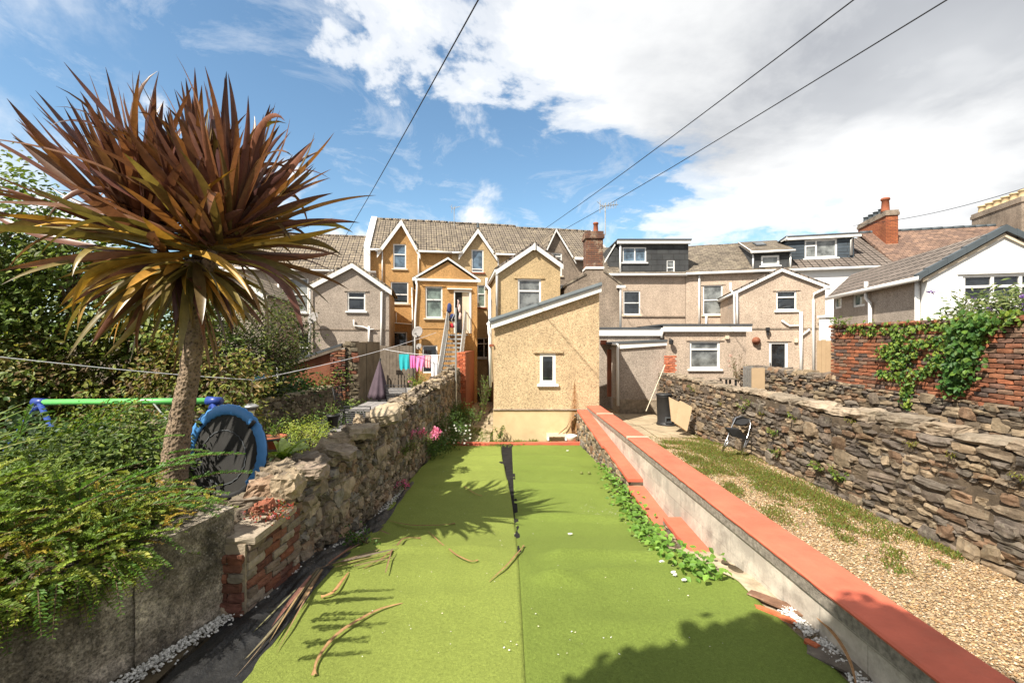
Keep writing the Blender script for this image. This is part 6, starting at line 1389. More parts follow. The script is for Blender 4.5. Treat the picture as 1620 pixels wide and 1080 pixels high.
for (px, py) in ((1535, 540), (1540, 560), (1525, 520), (1550, 515), (1530, 580), (1560, 512)): patch(wp(px, py, 7.15), 50, 0.11, CD+CG[:1], 0.09, 0.10)
L.build('foliage', M['leaf'], cr); sb.build('stems', M['wood_bark'], cr)
# buddleia behind the brick wall
t_ = shrub('buddleia', 'buddleia bush with purple flower spikes in front of the white gable', 'shrub', (8.6, 7.9, 0.6), [((8.6, 7.9, 2.62), (0.85, 0.6, 0.42)), ((9.2, 7.7, 2.75), (0.6, 0.5, 0.38))], [(0.09, 0.14, 0.04), (0.14, 0.19, 0.06), (0.19, 0.22, 0.08)], 0.11, 150, 26, 0.13, asp=0.3, tr=0.04)
L = Leaves(); sb = MB()
for i in range(22):
    a = random.uniform(0, 6.28); b0 = Vector((8.6+random.uniform(-.5, .8), 7.85+random.uniform(-.4, .3), 2.72+random.uniform(-.2, .2))); d = Vector((math.cos(a)-0.25, math.sin(a)*0.6-0.3, random.uniform(0.0, 0.6))).normalized(); l_ = random.uniform(0.3, 0.75)
    tip = b0+d*l_+Vector((0, 0, -0.12)); sb.tube([b0, b0+d*l_*0.6, tip], [0.006, 0.005, 0.003], 4, False); n_ = 60
    f = rng.random((n_, 1)); p = np.array(tip)*(1-f)+np.array(tip+d*0.16-Vector((0, 0, 0.07)))*f+rng.normal(size=(n_, 3))*0.018*(1.2-f)
    L.add(p, rng.normal(size=(n_, 3)), rng.normal(size=(n_, 3)), 0.025, 0.02, pick([(0.22, 0.12, 0.42), (0.30, 0.18, 0.5), (0.12, 0.06, 0.22)], n_))
L.build('flowers', M['petal'], t_); sb.build('flower_stems', M['wood_bark'], t_)
# ================================================================ things in the gardens
# swing frame
sw = thing('swing_frame', 'child swing frame with a green top bar and navy legs in the shrubs', 'swing', (-5.0, 6.4, 0))
a, b_ = ray(62, 636, 6.5), ray(337, 634, 6.1)
mb = MB(); mb.tube([a, b_], 0.042, 14); mb.build('top_bar', M['green_bar'], sw, True)
for (e, lx) in ((a, (18, 93)), (b_, (318, 372))):
    for k, px in enumerate(lx):
        f = ray(px, 700, e.y+(-0.45 if k else 0.5)); f.z = 0.02 if e is b_ else f.z; d = (f-e)
        mb = MB(); mb.tube([e+Vector((0, 0, 0.0)), e+d*(1.0 if f.z < 0.1 else 1.9)], 0.036, 10); mb.build('leg', M['blue_leg'], sw, True)
    mb = MB(); mb.tube([e-Vector((0.08, 0, -.005)), e+Vector((0.11, 0, -.005))], 0.056, 12); mb.tube([e+Vector((0, 0.05, 0.02)), e+Vector((0.0, -0.02, -0.12))], 0.05, 10); mb.build('bracket', M['blue_leg'], sw, True)
mb = MB(); mb.tube([ray(238, 632, 6.25), ray(268, 668, 6.0), ray(290, 700, 5.8)], 0.012, 6); mb.build('hanger', M['metal'], sw, True)
# trampoline on its edge
tp = thing('trampoline', 'small round trampoline with a blue padded rim stood on its edge beside the palm trunk', 'trampoline', (-3.25, 5.15, 0.35))
c = ray(356, 716, 5.15); ax = Vector((-0.22, -1, 0.12)).normalized(); R0 = 0.53; PA0, PA1 = -0.12, 0.53
def ring(mb, c, ax, R_, r, n=48, m_=10, sq=0.45, a0=0.0, a1=1.0):
    q_ = ax.to_track_quat('Z', 'Y'); vs = []
    for i in range(n):
        t_ = 2*math.pi*(a0+(a1-a0)*i/(n-(a1-a0 < 0.99))); 
        for k in range(m_):
            p = 2*math.pi*k/m_; rr = R_+r*math.cos(p)+0.006*math.sin(i*2.9); vs.append(c+q_ @ Vector((rr*math.cos(t_), rr*math.sin(t_), r*sq*math.sin(p)+0.004*math.sin(i*3.1))))
    return mb.add(vs, [(i*m_+k, i*m_+(k+1) % m_, ((i+1) % n)*m_+(k+1) % m_, ((i+1) % n)*m_+k) for i in range(n-(a1-a0 < 0.99)) for k in range(m_)])
mb = MB(); ring(mb, c, ax, R0-0.045, 0.062, a0=PA0, a1=PA1); mb.build('pad', M['blue_pad'], tp, True)
mb = MB(); mb.lathe(c-ax*0.01, [(0.001, -0.004), (R0-0.07, 0.0), (R0-0.07, 0.006), (0.001, 0.008)], 40, ax); mb.build('mat', M['mesh'], tp)
mb = MB(); ring(mb, c-ax*0.01, ax, R0-0.05, 0.035, sq=0.5); ring(mb, c-ax*0.05, ax, R0-0.03, 0.016, sq=1.0)
q_ = ax.to_track_quat('Z', 'Y')
for i in range(6):
    t_ = i*math.pi/3+0.3; p = c+q_ @ Vector((math.cos(t_)*(R0-.03), math.sin(t_)*(R0-.03), -0.05)); mb.tube([p, p-ax*0.22], 0.014, 6)
mb.build('frame', M['black'], tp, True)
mb = MB(); p = c+q_ @ Vector((-0.33*0.0+0.0, 0, 0))
for t_ in (0.75, 2.4): 
    pc = c+q_ @ Vector((math.cos(t_)*(R0-.09), math.sin(t_)*(R0-.09), 0.035)); mb.tube([pc, pc+(pc-c).normalized()*0.10+ax*0.01], 0.022, 6)
mb.build('strap', M['black'], tp, True)
mb = MB(); ring(mb, c+ax*0.004-Vector((0.02, 0, 0.05)), ax, 0.30, 0.006, sq=0.6); mb.build('mat_seam', M['felt'], tp, True)
# post lantern
t_ = thing('garden_lantern', 'pale mushroom-capped garden lantern on the mossy wall above the trampoline', 'lantern', ray(397, 662, 8.0)); q = ray(397, 662, 8.0)
mb = MB(); mb.lathe(q, [(0.05, 0), (0.06, 0.05), (0.05, 0.07), (0.07, 0.2)], 12); mb.build('body', M['sill'], t_, True)
mb = MB(); mb.lathe(q+Vector((0, 0, 0.2)), [(0.13, 0), (0.12, 0.03), (0.06, 0.06), (0.01, 0.07)], 14); mb.build('cap', M['metal'], t_, True)
# parasol, table, chairs on the neighbour's deck
u_t = thing('parasol', 'closed dark purple-grey garden parasol on the neighbour deck', 'parasol', ray(598, 640, 11.8)); q = ray(599, 629, 11.8); top = ray(601.5, 571, 11.8)
vs = []; n_ = 32; H = top.z-q.z; mb = MB()
for j in range(9):
    f = j/8
    for k in range(n_):
        t2 = 2*math.pi*k/n_; rr = (0.235*(1-f)**0.9+0.02)*(1+0.16*math.cos(8*t2)*(1-f)); vs.append(q+Vector((rr*math.cos(t2)+0.03*f, rr*math.sin(t2), f*H+0.03*math.cos(8*t2)*(1-f))))
mb.add(vs, [(j*n_+k, j*n_+(k+1) % n_, (j+1)*n_+(k+1) % n_, (j+1)*n_+k) for j in range(8) for k in range(n_)]+[tuple(range(n_-1, -1, -1))])
mb.build('canopy', m_plain('parasol_cloth', (0.085, 0.06, 0.075), 0.8, 0.15, 6, 0.3), u_t, True)
mb = MB(); mb.tube([q-Vector((0, 0, 0.8)), q, top+Vector((0, 0, 0.04))], 0.022, 8); mb.lathe(top+Vector((0, 0, 0.03)), [(0.02, 0), (0.03, 0.02), (0.005, 0.05)], 8); mb.build('pole', M['black'], u_t, True)
def table(name, label, cx, cy_, z, w, d, mat, base=0.1):
    t_ = thing(name, label, 'table', (cx, cy_, base)); mb = MB(); n_ = 7
    for i in range(n_): mb.box(cx-w/2+w*i/n_, cx-w/2+w*(i+0.93)/n_, cy_-d/2, cy_+d/2, z-0.03, z)
    mb.build('table_top', M[mat], t_)
    for sx in (-1, 1):
        for sy in (-1, 1): mb = MB(); mb.box(cx+sx*(w/2-.06)-.025, cx+sx*(w/2-.06)+.025, cy_+sy*(d/2-.06)-.025, cy_+sy*(d/2-.06)+.025, base, z-0.031); mb.build('leg', M['black'], t_)
q = ray(635, 617, 13.2); table('garden_table', 'grey slatted garden table beyond the closed parasol', q.x, q.y, q.z, 0.95, 1.5, 'decking')
q = ray(600, 641, 10.6); table('garden_table', 'low grey slatted table directly beneath the closed parasol', q.x+0.1, q.y, q.z, 1.15, 1.3, 'decking')
def mesh_chair(x, y, z0, rz, lab):
    t_ = thing('garden_chair', lab, 'chair', (x, y, z0)); rt = Matrix.Rotation(rz, 3, 'Z')
    def T(p): return rt @ Vector(p)+Vector((x, y, z0))
    mb = MB()
    mb.tube([T((-.26, .2, .42)), T((-.26, .3, .98)), T((.26, .3, .98)), T((.26, .2, .42))], 0.016, 6); mb.build('back_frame', M['black'], t_, True)
    mb = MB()
    for i in range(12): z = .48+.04*i; mb.tube([T((-.25, .2+.1*(z-.42)/.56, z)), T((.25, .2+.1*(z-.42)/.56, z))], 0.009, 4)
    mb.build('backrest', M['black'], t_); mb = MB(); mb.box8([T((x_, y_, z_)) for x_ in (-.25, .25) for y_ in (-.25, .2) for z_ in (.41, .43)]); mb.build('seat', M['mesh'], t_)
    for sx in (-1, 1):
        for sy in (-1, 1): mb = MB(); mb.tube([T((.26*sx, .22*sy, .42)), T((.28*sx, .27*sy, 0))], 0.015, 6); mb.build('leg', M['black'], t_)
q = ray(578, 645, 9.6); mesh_chair(q.x, 9.4, q.z-0.98+0.1, math.pi, 'black mesh-backed garden chair nearest the jagged wall')
q = ray(632, 640, 12.0); mesh_chair(q.x, 11.9, 0.1, math.pi, 'dark garden chair half hidden behind the jagged wall by the farther table')
q = ray(545, 655, 11.0); mesh_chair(q.x, 11.3, 0.1, math.pi/2, 'dark garden chair at the far side next to the black flower pot')
# clothes lines and washing
la, lb, lc = ray(-60, 558, 5.2), ray(402, 601, 8.6), ray(690, 526, 17.0)
mb = MB(); mb.tube([la.lerp(lb, i/10)-Vector((0, 0, 0.03*math.sin(math.pi*i/10))) for i in range(11)], 0.007, 5); mb.tube([lb.lerp(lc, i/12)-Vector((0, 0, 0.10*math.sin(math.pi*i/12))) for i in range(13)], 0.008, 5)
mb.build('clothes_line', M['white_cloth'], label='long pale clothes line rising from the left edge to the orange wing', cat='clothes line')
mb = MB(); mb.tube([ray(399, 601, 8.6), ray(398, 615, 8.6), ray(395, 626, 8.6)], 0.012, 6); mb.tube([ray(395, 626, 8.6), ray(391, 624, 8.6)], 0.010, 6); mb.build('line_hook', M['sill'], label='white prop hook dangling from the clothes line by the blue pegs', cat='hook')
M['peg_blue'] = m_plain('blue_pegs', (0.10, 0.42, 0.72), 0.5, 0.1)
for i in range(9):
    q = ray(402+i*2.1, 601-i*0.6+random.uniform(-1, 1), 8.6+0.13*i); mb = MB(); d_ = Vector((random.gauss(0, .3), 0, 1)).normalized()*0.045
    mb.tube([q-d_, q, q+d_], [0.008, 0.014, 0.016], 5); mb.build('clothes_peg', M['peg_blue'], label='blue clothes peg in the cluster on the line right of the palm trunk', cat='clothes peg', group='blue pegs bunched on the long line')
w0, w1 = ray(606, 552, 16.2), ray(697, 562, 15.6)
mb = MB(); mb.tube([w0.lerp(w1, i/8)-Vector((0, 0, .05*math.sin(math.pi*i/8))) for i in range(9)], 0.008, 5); mb.build('clothes_line', M['white_cloth'], label='short clothes line carrying the washing in front of the stairs', cat='clothes line')
GR = 'washing on the short line'
def garment(name, label, px0, px1, ptop, pbot, col, jag=0.06, cat='garment', stripe=False):
    m_ = m_plain('cloth_'+name, col, 0.85, 0.08, 5, 0.3); n_, k_ = 16, 14; vs = []
    for j in range(k_+1):
        for i in range(n_+1):
            f = i/n_; g = j/k_; wob = (px1-px0)*0.06*math.sin(g*3+len(name)); p = ray(px0+(px1-px0)*f+wob*g, ptop+(pbot-ptop)*g*(1-jag*abs(math.sin(f*7+len(name)))), 15.9)
            p.y += 0.035*math.sin(f*13+g*1.2)*g+0.01; vs.append(p)
    n1 = n_+1; mb = MB(); mb.add(vs, [(j*n1+i, j*n1+i+1, (j+1)*n1+i+1, (j+1)*n1+i) for j in range(k_) for i in range(n_)])
    b0 = len(vs); mb.add([v+Vector((0, 0.008, 0)) for v in vs], [(j*n1+i, (j+1)*n1+i, (j+1)*n1+i+1, j*n1+i+1) for j in range(k_) for i in range(n_)])
    return mb.build(name, m_, None, True, label=label, cat=cat, group=GR)
garment('towel', 'teal towel pegged at the left end of the washing', 631, 647, 560, 586, (0.03, 0.40, 0.44), 0.12, 'towel')
garment('shirt', 'bright pink shirt hanging next to the teal towel', 648.5, 657, 562, 583, (0.72, 0.18, 0.45), 0.1)
garment('trousers', 'pink trousers with two legs hanging in the middle of the washing', 658, 671.5, 562.5, 589, (0.75, 0.24, 0.48), 0.35)
garment('vest', 'pale salmon-pink garment hanging right of the pink trousers', 672.5, 681, 562.5, 582, (0.80, 0.42, 0.42), 0.05)
garment('shirt', 'long white garment at the right end of the washing', 681.5, 693, 561, 602, (0.75, 0.75, 0.76), 0.15)
# black water tub, leaning panels, thin cane, folding chair in the gravel garden
t_ = thing('compost_bin', 'black tapered plastic compost bin on the patio beside leaning pale boards', 'compost bin', (ray(1057, 670, 13.6).x, 13.6, zg(13.6)+0.03)); q = Vector((ray(1057, 0, 13.3).x, 13.4, ray(1057, 671.5, 13.4).z))
mb = MB(); H = 0.87; mb.lathe(q, [(0.30, 0), (0.30, 0.04), (0.275, 0.07), (0.262, 0.12), (0.215, H-0.05), (0.225, H-0.04), (0.225, H)], 22); mb.v = [(v[0]-0.10*(v[2]-q.z), v[1], v[2]) for v in mb.v]; mb.build('bin', M['black'], t_, True)
mb = MB(); mb.lathe(q+Vector((-0.087, 0, H)), [(0.235, 0), (0.235, 0.03), (0.19, 0.05), (0.02, 0.055)], 22); mb.build('lid', M['black'], t_, True)
mb = MB(); F = Fr(q.x-0.05, q.y-0.288, 1, 0)
for a_ in (((-.09, .10), (.09, .125)), ((-.09, .235), (.09, .26)), ((-.09, .125), (-.065, .235)), ((.065, .125), (.09, .235))): mb.fbox(F, a_[0][0], a_[1][0], q.z+a_[0][1], q.z+a_[1][1], -0.05, 0.008)
mb.build('hatch', M['felt'], t_)
def leanboard(name, label, pxs, yd, th, mat, cat='board', tilt=0.25):
    ps = [ray(*p, yd) for p in pxs]; zb = min(p.z for p in ps); ps = [p+Vector((0, (p.z-zb)*tilt, 0)) for p in ps]
    e1 = (ps[1]-ps[0]); e2 = (ps[3]-ps[0]); n_ = e1.cross(e2).normalized(); n_ = -n_ if n_.y < 0 else n_
    mb = MB(); mb.add(ps+[p+n_*th for p in ps], [(0, 1, 2, 3), (4, 5, 6, 7), (0, 1, 5, 4), (1, 2, 6, 5), (2, 3, 7, 6), (3, 0, 4, 7)]); return mb.build(name, M[mat], label=label, cat=cat)
leanboard('cabinet_panel', 'larger pale cabinet panel leaning against the rubble wall, front of the pair', [(1070, 670), (1087, 682), (1099, 645), (1081, 635)], 11.7, 0.09, 'timber_pale', 'cabinet panel')
leanboard('cabinet_panel', 'narrow orange-brown panel peeping between the compost bin and the larger pale panel', [(1063, 666), (1077, 672), (1084, 640), (1062, 629)], 12.1, 0.03, 'timber_pale', 'cabinet panel')
mb = MB(); mb.tube([ray(1022, 650, 13.2), ray(1052, 577, 14.7)], 0.012, 6); mb.build('garden_cane', M['sill'], label='thin pale cane leaning against the grey shed', cat='cane')
fc = thing('folding_chair', 'black and chrome folding chair tipped back against the sunlit rubble wall', 'chair', ray(1168, 708, 9.3))
Yc = 9.0; cr_ = lambda px, py, dy=0: ray(px, py, Yc+dy*0.5)
def cushion(pts, th, name, dy=0.0):
    c_ = sum(pts, Vector())/len(pts); n_ = (pts[1]-pts[0]).cross(pts[2]-pts[0]).normalized(); n_ = -n_ if n_.y > 0 else n_; mb = MB(); k = len(pts)
    r1 = [c_+(p-c_)*0.9+n_*th for p in pts]; mb.add([*pts, *r1, *[p-n_*0.02 for p in pts]], [tuple(range(k, 2*k))]+[(i, (i+1) % k, (i+1) % k+k, i+k) for i in range(k)]+[tuple(range(2*k, 3*k))]+[(i, (i+1) % k, (i+1) % k+2*k, i+2*k) for i in range(k)]); return mb.build(name, M['black'], fc)
def ell(px, py, rx, ry, ang, y0, dyk, n_=18): 
    out_ = []
    for i in range(n_):
        t2 = 2*math.pi*i/n_; a_, b2 = rx*math.cos(t2), ry*math.sin(t2); out_.append(ray(px+a_*math.cos(ang)-b2*math.sin(ang), py+a_*math.sin(ang)+b2*math.cos(ang), y0-dyk*(a_*math.sin(ang)+b2*math.cos(ang))*0.01)); 
    return out_
cushion(ell(1172, 665.5, 13.5, 7.5, 0.1, 9.2, 1.0), 0.02, 'backrest')
cushion([cr_(1147, 676, -.15), cr_(1168, 677, -.05), cr_(1183, 694, 0.1), cr_(1178, 695, .05), cr_(1157, 689, -.12)], 0.03, 'seat')
mb = MB(); mb.tube([cr_(1142, 714, -.2), cr_(1150, 694, -.1), cr_(1158, 674, .2), cr_(1164, 661, .35), cr_(1174, 657.5, .4), cr_(1184, 660, .42), cr_(1187, 670, .35), cr_(1184, 688, .2), cr_(1173, 718, -.1)], 0.014, 8); mb.build('frame', M['chrome'], fc, True)
for pts_ in ([cr_(1154, 696, .15), cr_(1143, 714, .25)], [cr_(1188, 690, .3), cr_(1172, 718, .1)]):
    mb = MB(); mb.tube(pts_, 0.012, 8); mb.build('leg', M['chrome'], fc, True)
# hose on the lean-to, white crate and tub
hs = thing('garden_hose', 'brown coiled garden hose hanging on the lean-to plinth by the ledge wall', 'hose', (1.8, 12.9, -0.5)); mb = MB()
for k in range(4):
    cx, cz = 909+k*1.0, 669+k; rr = (8+k*1.6); pts = [FE.pt(*FE.uz(cx+rr*0.75*math.cos(t2), cz+rr*1.5*math.sin(t2)), 0.07+0.02*k) for t2 in np.linspace(0, 2*math.pi, 26)]; mb.tube(pts, 0.013, 6)
mb.tube([FE.pt(*FE.uz(903, 660), 0.08), FE.pt(*FE.uz(896, 675), 0.08), FE.pt(*FE.uz(882, 686), 0.1), FE.pt(*FE.uz(874, 690), 0.12)], 0.013, 6)
mb.build('coil', m_plain('hose_rubber', (0.26, 0.14, 0.07), 0.6, 0.2), hs, True)
mb = MB(); mb.tube([FE.pt(*FE.uz(909, 655), 0.0), FE.pt(*FE.uz(909, 655), 0.14)], 0.02, 6); mb.build('hook', M['metal'], hs)
t_ = thing('plastic_tray', 'low white slatted tray on the ground under the hose', 'tray', ray(882, 693, 12.75)); q = ray(880, 694, 12.75)
for i in range(4): mb = MB(); mb.box(q.x-0.26, q.x+0.3, q.y+0.01+i*0.1, q.y+0.07+i*0.1, q.z+0.06+i*0.02, q.z+0.085+i*0.02); mb.build('slat', M['sill'], t_)
for i in (0, 1): mb = MB(); mb.box(q.x-0.25+i*0.5, q.x-0.2+i*0.5, q.y, q.y+0.38, q.z-0.05, q.z+0.058); mb.build('bearer', M['upvc'], t_)
t_ = thing('plastic_tub', 'small white plastic tub at the right end of the slatted tray', 'tub', ray(904, 697, 12.6)); mb = MB(); mb.lathe(ray(904, 697.5, 12.6), [(0.12, 0), (0.14, 0.12), (0.155, 0.16), (0.145, 0.165), (0.12, 0.03)], 18); mb.build('tub', M['upvc'], t_, True)
# pots
def pot(px, py, yd, r, h, mat, label, square=False):
    q = ray(px, py, yd); t_ = thing('plant_pot', label, 'plant pot', q); mb = MB(); mb.lathe(q, [(r*0.65, 0), (r*0.9, h*0.8), (r*1.05, h*0.82), (r*1.05, h), (r*0.9, h), (r*0.85, h*0.85)], 22); mb.build('pot', M[mat], t_, True)
    mb = MB(); mb.lathe(q+Vector((0, 0, h*0.84)), [(r*0.86, 0), (0.001, 0.01)], 12); mb.build('soil', M['soil'], t_); return q
PG = [(0.13, 0.22, 0.035), (0.20, 0.29, 0.05), (0.09, 0.16, 0.03)]; PY = [(0.30, 0.36, 0.05), (0.38, 0.40, 0.07), (0.22, 0.30, 0.05)]
def tuft(name, label, cat, q, n, size, cols, spread, h, asp=0.4, group=None, flowers=None):
    t_ = thing(name, label, cat, q, group); L = Leaves(); sb = MB(); 
    for i in range(max(4, n//12)):
        a = random.uniform(0, 6.28); d = Vector((math.cos(a)*spread, math.sin(a)*spread, h*random.uniform(0.6, 1.1))); tip = Vector(q)+d; sb.tube([q, Vector(q)+d*0.5+Vector((0, 0, .03)), tip], [0.006, 0.004, 0.002], 4, False)
        k = 12; f = rng.uniform(0.15, 1, (k, 1)); p = np.array(q)+np.array(d)*f+rng.normal(size=(k, 3))*spread*0.12
        L.add(p, unit(rng.normal(size=(k, 3))+np.array(d)*0.8), unit(rng.normal(size=(k, 3))*.5+np.array([0, 0, 1])), size*rng.uniform(.6, 1.2, k), size*asp, pick(cols, k))
        if flowers and random.random() < flowers[2]:
            k = 30; L.add(np.array(tip)+rng.normal(size=(k, 3))*flowers[1]*0.4, rng.normal(size=(k, 3)), rng.normal(size=(k, 3)), flowers[1]*0.45, flowers[1]*0.35, pick(flowers[0], k))
    L.build('foliage', M['leaf'], t_); sb.build('stems', M['wood_bark'], t_); return t_
q = pot(434, 708, 7.6, 0.19, 0.2, 'terracotta', 'wide terracotta bowl behind the bright hosta'); tuft('potted_plant', 'straggly plant growing in the terracotta bowl', 'plant', q+Vector((0, 0, .17)), 90, 0.06, PG, 0.16, 0.22)
q = pot(527, 675, 9.5, 0.13, 0.26, 'black', 'black plastic pot at the foot of the mossy wall'); tuft('potted_plant', 'small light green plant growing in the black pot', 'plant', q+Vector((0, 0, .22)), 110, 0.05, PG, 0.14, 0.3)
q = pot(405, 720, 6.9, 0.12, 0.16, 'terracotta', 'small terracotta pot half hidden by the trampoline rim'); 
# hosta
t_ = thing('hosta', 'hosta with big lime-green striped leaves between trampoline and jagged wall', 'plant', ray(445, 735, 5.5)); specs = []
for i in range(26):
    th = random.uniform(0, 6.28); el = random.uniform(0.3, 1.0); specs.append((ray(449, 728, 5.5+random.uniform(-.15, .15)), (math.cos(th)*math.cos(el), math.sin(th)*math.cos(el), math.sin(el)), random.uniform(0.28, 0.45), random.uniform(0.10, 0.15), 2.4, random.choice([(0.30, 0.42, 0.05), (0.36, 0.46, 0.08), (0.22, 0.34, 0.04)]), 0.2, 0.2))
blades('foliage', specs, M['leaf_big'], t_, 10)
shrub('shrub', 'feathery yellow-green shrub in the neighbour bed behind the jagged wall', 'shrub', ray(490, 700, 7.6), [((ray(488, 690, 7.6)), (0.42, 0.3, 0.28)), (ray(520, 705, 7.2), (0.25, .2, .2))], PY, 0.045, 90, 26, 0.05, asp=0.4, trunk=True, tr=0.012, up=0.8)
shrub('shrub', 'dark mixed low planting along the mossy wall base', 'shrub', ray(470, 700, 9.0), [(ray(455, 680, 8.8), (0.5, 0.35, 0.22)), (ray(500, 668, 9.8), (0.5, .4, .22)), (ray(550, 650, 11.6), (0.5, .5, .25))], DG+PG, 0.055, 90, 26, 0.08, asp=0.5, trunk=False)
shrub('shrub', 'green weedy plant sprouting on the mossy wall before the red-brown shed', 'shrub', ray(520, 612, 14.3), [(ray(518, 604, 14.2), (0.55, 0.25, 0.28)), (ray(535, 600, 14.2), (.4, .2, .35))], PG, 0.07, 70, 26, 0.09, asp=0.4, trunk=False)
tuft('shrub', 'leafy yellow-green shrub with pink blooms at the foot of the washing', 'shrub', ray(660, 618, 13.2), 320, 0.07, PG+PY, 0.30, 0.45, flowers=([(0.7, 0.25, 0.4)], 0.07, 0.12))
# pink valerian and daisies over the jagged wall
def valerian(px, py, yd, lab, n=330, sp=0.38, h=0.42, fl=0.42):
    tuft('flowering_plant', lab, 'flower', ray(px, py, yd), n, 0.055, [(0.15, 0.21, 0.05), (0.21, 0.26, 0.07), (0.11, 0.16, 0.04)], sp, h, 0.3, flowers=([(0.78, 0.16, 0.38), (0.70, 0.25, 0.42), (0.85, 0.32, 0.5)], 0.085, fl))
valerian(632, 722, 8.3, 'valerian with pink flower heads growing from the left rubble wall', 300, 0.34, 0.28, 0.10); valerian(668, 702, 8.9, 'second pink valerian clump higher on the same left rubble wall', 170, 0.28, 0.22, 0.85)
tuft('flowering_plant', 'single pink flower sprig low on the left wall above the turf edge', 'flower', ray(640, 772, 7.9), 24, 0.04, PG, 0.12, 0.08, flowers=([(0.75, 0.16, 0.38)], 0.07, 0.9))
t_ = shrub('daisy_clump', 'dark green daisy clump at the far left corner of the turf', 'flower', ray(705, 700, 12.2), [(ray(702, 680, 12.0), (0.62, 0.6, 0.42)), (ray(728, 655, 14.5), (0.4, 0.9, 0.3)), (ray(690, 705, 10.9), (0.32, .5, .2))], [(0.05, 0.10, 0.02), (0.08, 0.15, 0.03), (0.11, 0.19, 0.04)], 0.06, 230, 30, 0.09, asp=0.35, trunk=False)
L = Leaves()
for i in range(46):
    q = ray(random.uniform(684, 745), random.uniform(672, 712), 11.5+random.uniform(-.2, .5)); k = 7; a = np.linspace(0, 6.28, k, endpoint=False)
    L.add(np.tile(np.array(q), (k, 1)), np.stack([np.cos(a), -0.3+0*a, np.sin(a)], 1), np.tile([0, -1.0, 0.4], (k, 1)), 0.03, 0.014, np.tile([0.8, 0.8, 0.78], (k, 1)))
L.build('flowers', M['petal'], t_)
for (px, py, yd, h, n_, lab) in ((765, 655, 15.0, 1.2, 260, 'tall green weed standing in the path beside the lean-to wall'), (770, 640, 17.0, 1.0, 180, 'farther green weed in the dark gap beside the lean-to'), (790, 694, 12.75, 0.34, 120, 'dark bushy weed at the left corner of the lean-to plinth'), (757, 668, 13.6, 0.35, 100, 'small weed between the path slabs')):
    tuft('weed', lab, 'weed', ray(px, py, yd), n_, 0.07, PG+[(0.08, 0.15, 0.03)], 0.16, h, 0.4)
# vines at the foot of the ledge wall
vn = thing('trailing_vine', 'bright green leafy vine trailing along the right edge of the turf', 'climber', (1.9, 8, -0.4)); L = Leaves(); sb = MB()
VG = [(0.16, 0.30, 0.045), (0.21, 0.36, 0.06), (0.12, 0.24, 0.035)]
vp = [(943, 700), (955, 715), (965, 735), (975, 755), (985, 775), (997, 797), (1008, 815), (1020, 835), (1035, 850), (1055, 865), (1075, 875), (1095, 885), (1115, 895), (1130, 905)]
vw = [0.10, 0.14, 0.17, 0.17, 0.14, 0.14, 0.13, 0.10, 0.10, 0.13, 0.15, 0.14, 0.13, 0.08]
pv = [G(x, y, zt, 0.09) for x, y in vp]
for i, (a, b_) in enumerate(zip(pv[:-1], pv[1:])):
    sb.tube([a-Vector((0, 0, .05)), a.lerp(b_, .5)+Vector((random.uniform(-.04, .04), 0, 0)), b_-Vector((0, 0, .05))], 0.005, 5); ln_ = (b_-a).length; n_ = int(115*ln_*(1+0.3*(i > 8)))+14
    f = rng.random((n_, 1)); p = np.array(a)*(1-f)+np.array(b_)*f+rng.normal(size=(n_, 3))*np.array([vw[i]*0.75, 0.05, 0.05]); p[:, 2] = np.maximum(p[:, 2], np.array([zt(yy)+0.03 for yy in p[:, 1]]))
    nn = unit(np.array([-0.2, -0.35, 1.0])+rng.normal(size=(n_, 3))*0.35); axx = unit(rng.normal(size=(n_, 3))*np.array([1, 1, .3])+np.array([0, -.4, -.2])); s_ = rng.uniform(0.05, 0.095, n_)*(0.85 if i > 8 else 1.0)
    L.add(p, axx, nn, s_, s_*0.78, pick(VG, n_, 0.2))
L.build('foliage', M['leaf'], vn); sb.build('stems', M['wood_bark'], vn)
tuft('weed', 'small green weed at the left turf edge among the dead leaves', 'weed', G(585, 865, zt, 0.0)+Vector((-.06, .1, 0)), 130, 0.045, [(0.06, 0.13, 0.025), (0.09, 0.18, 0.03)], 0.26, 0.16, 0.8)
# grass and ground weeds (stuff)
def cover(name, pts, n_, size, cols, sg, zfun, h=0.03, asp=0.22, kind='stuff'):
    L = Leaves()
    for (x, y, r) in pts:
        k = int(n_*r*r*10)+20; p = np.zeros((k, 3)); p[:, 0] = x+rng.normal(size=k)*r*0.5; p[:, 1] = y+rng.normal(size=k)*r*0.9
        p[:, 2] = [zfun(yy)+0.0 for yy in p[:, 1]]; p[:, 2] += rng.random(k)*h*0.5
        ax = unit(rng.normal(size=(k, 3))*0.55+np.array([0, 0, 0.75])); nn = rng.normal(size=(k, 3)); s_ = size*rng.uniform(.5, 1.2, k); L.add(p, ax, nn, s_, s_*asp, pick(cols, k))
    o = L.build(name, M['leaf'], None); o['kind'] = kind; return o
def gp(px, py, f): v = G(px, py, f); return v.x, v.y
pts = []
for (px, py, r) in ((1490, 865, .12), (1450, 850, .18), (1410, 835, .2), (1370, 820, .22), (1330, 800, .24), (1290, 790, .3), (1250, 770, .34), (1215, 755, .36), (1180, 740, .35), (1150, 727, .35), (1120, 715, .4), (1090, 703, .35), (1240, 790, .14), (1205, 770, .2), (1310, 770, .25), (1060, 700, .2), (1100, 725, .14), (1085, 740, .08), (1140, 700, .4), (1190, 722, .3), (1235, 800, .06), (1270, 805, .07), (1020, 690, .25), (1050, 688, .3), (1090, 690, .3), (1510, 880, .06), (1385, 848, .1), (1350, 838, .1)):
    x, y = gp(px, py, zg); pts.append((x, y, r))
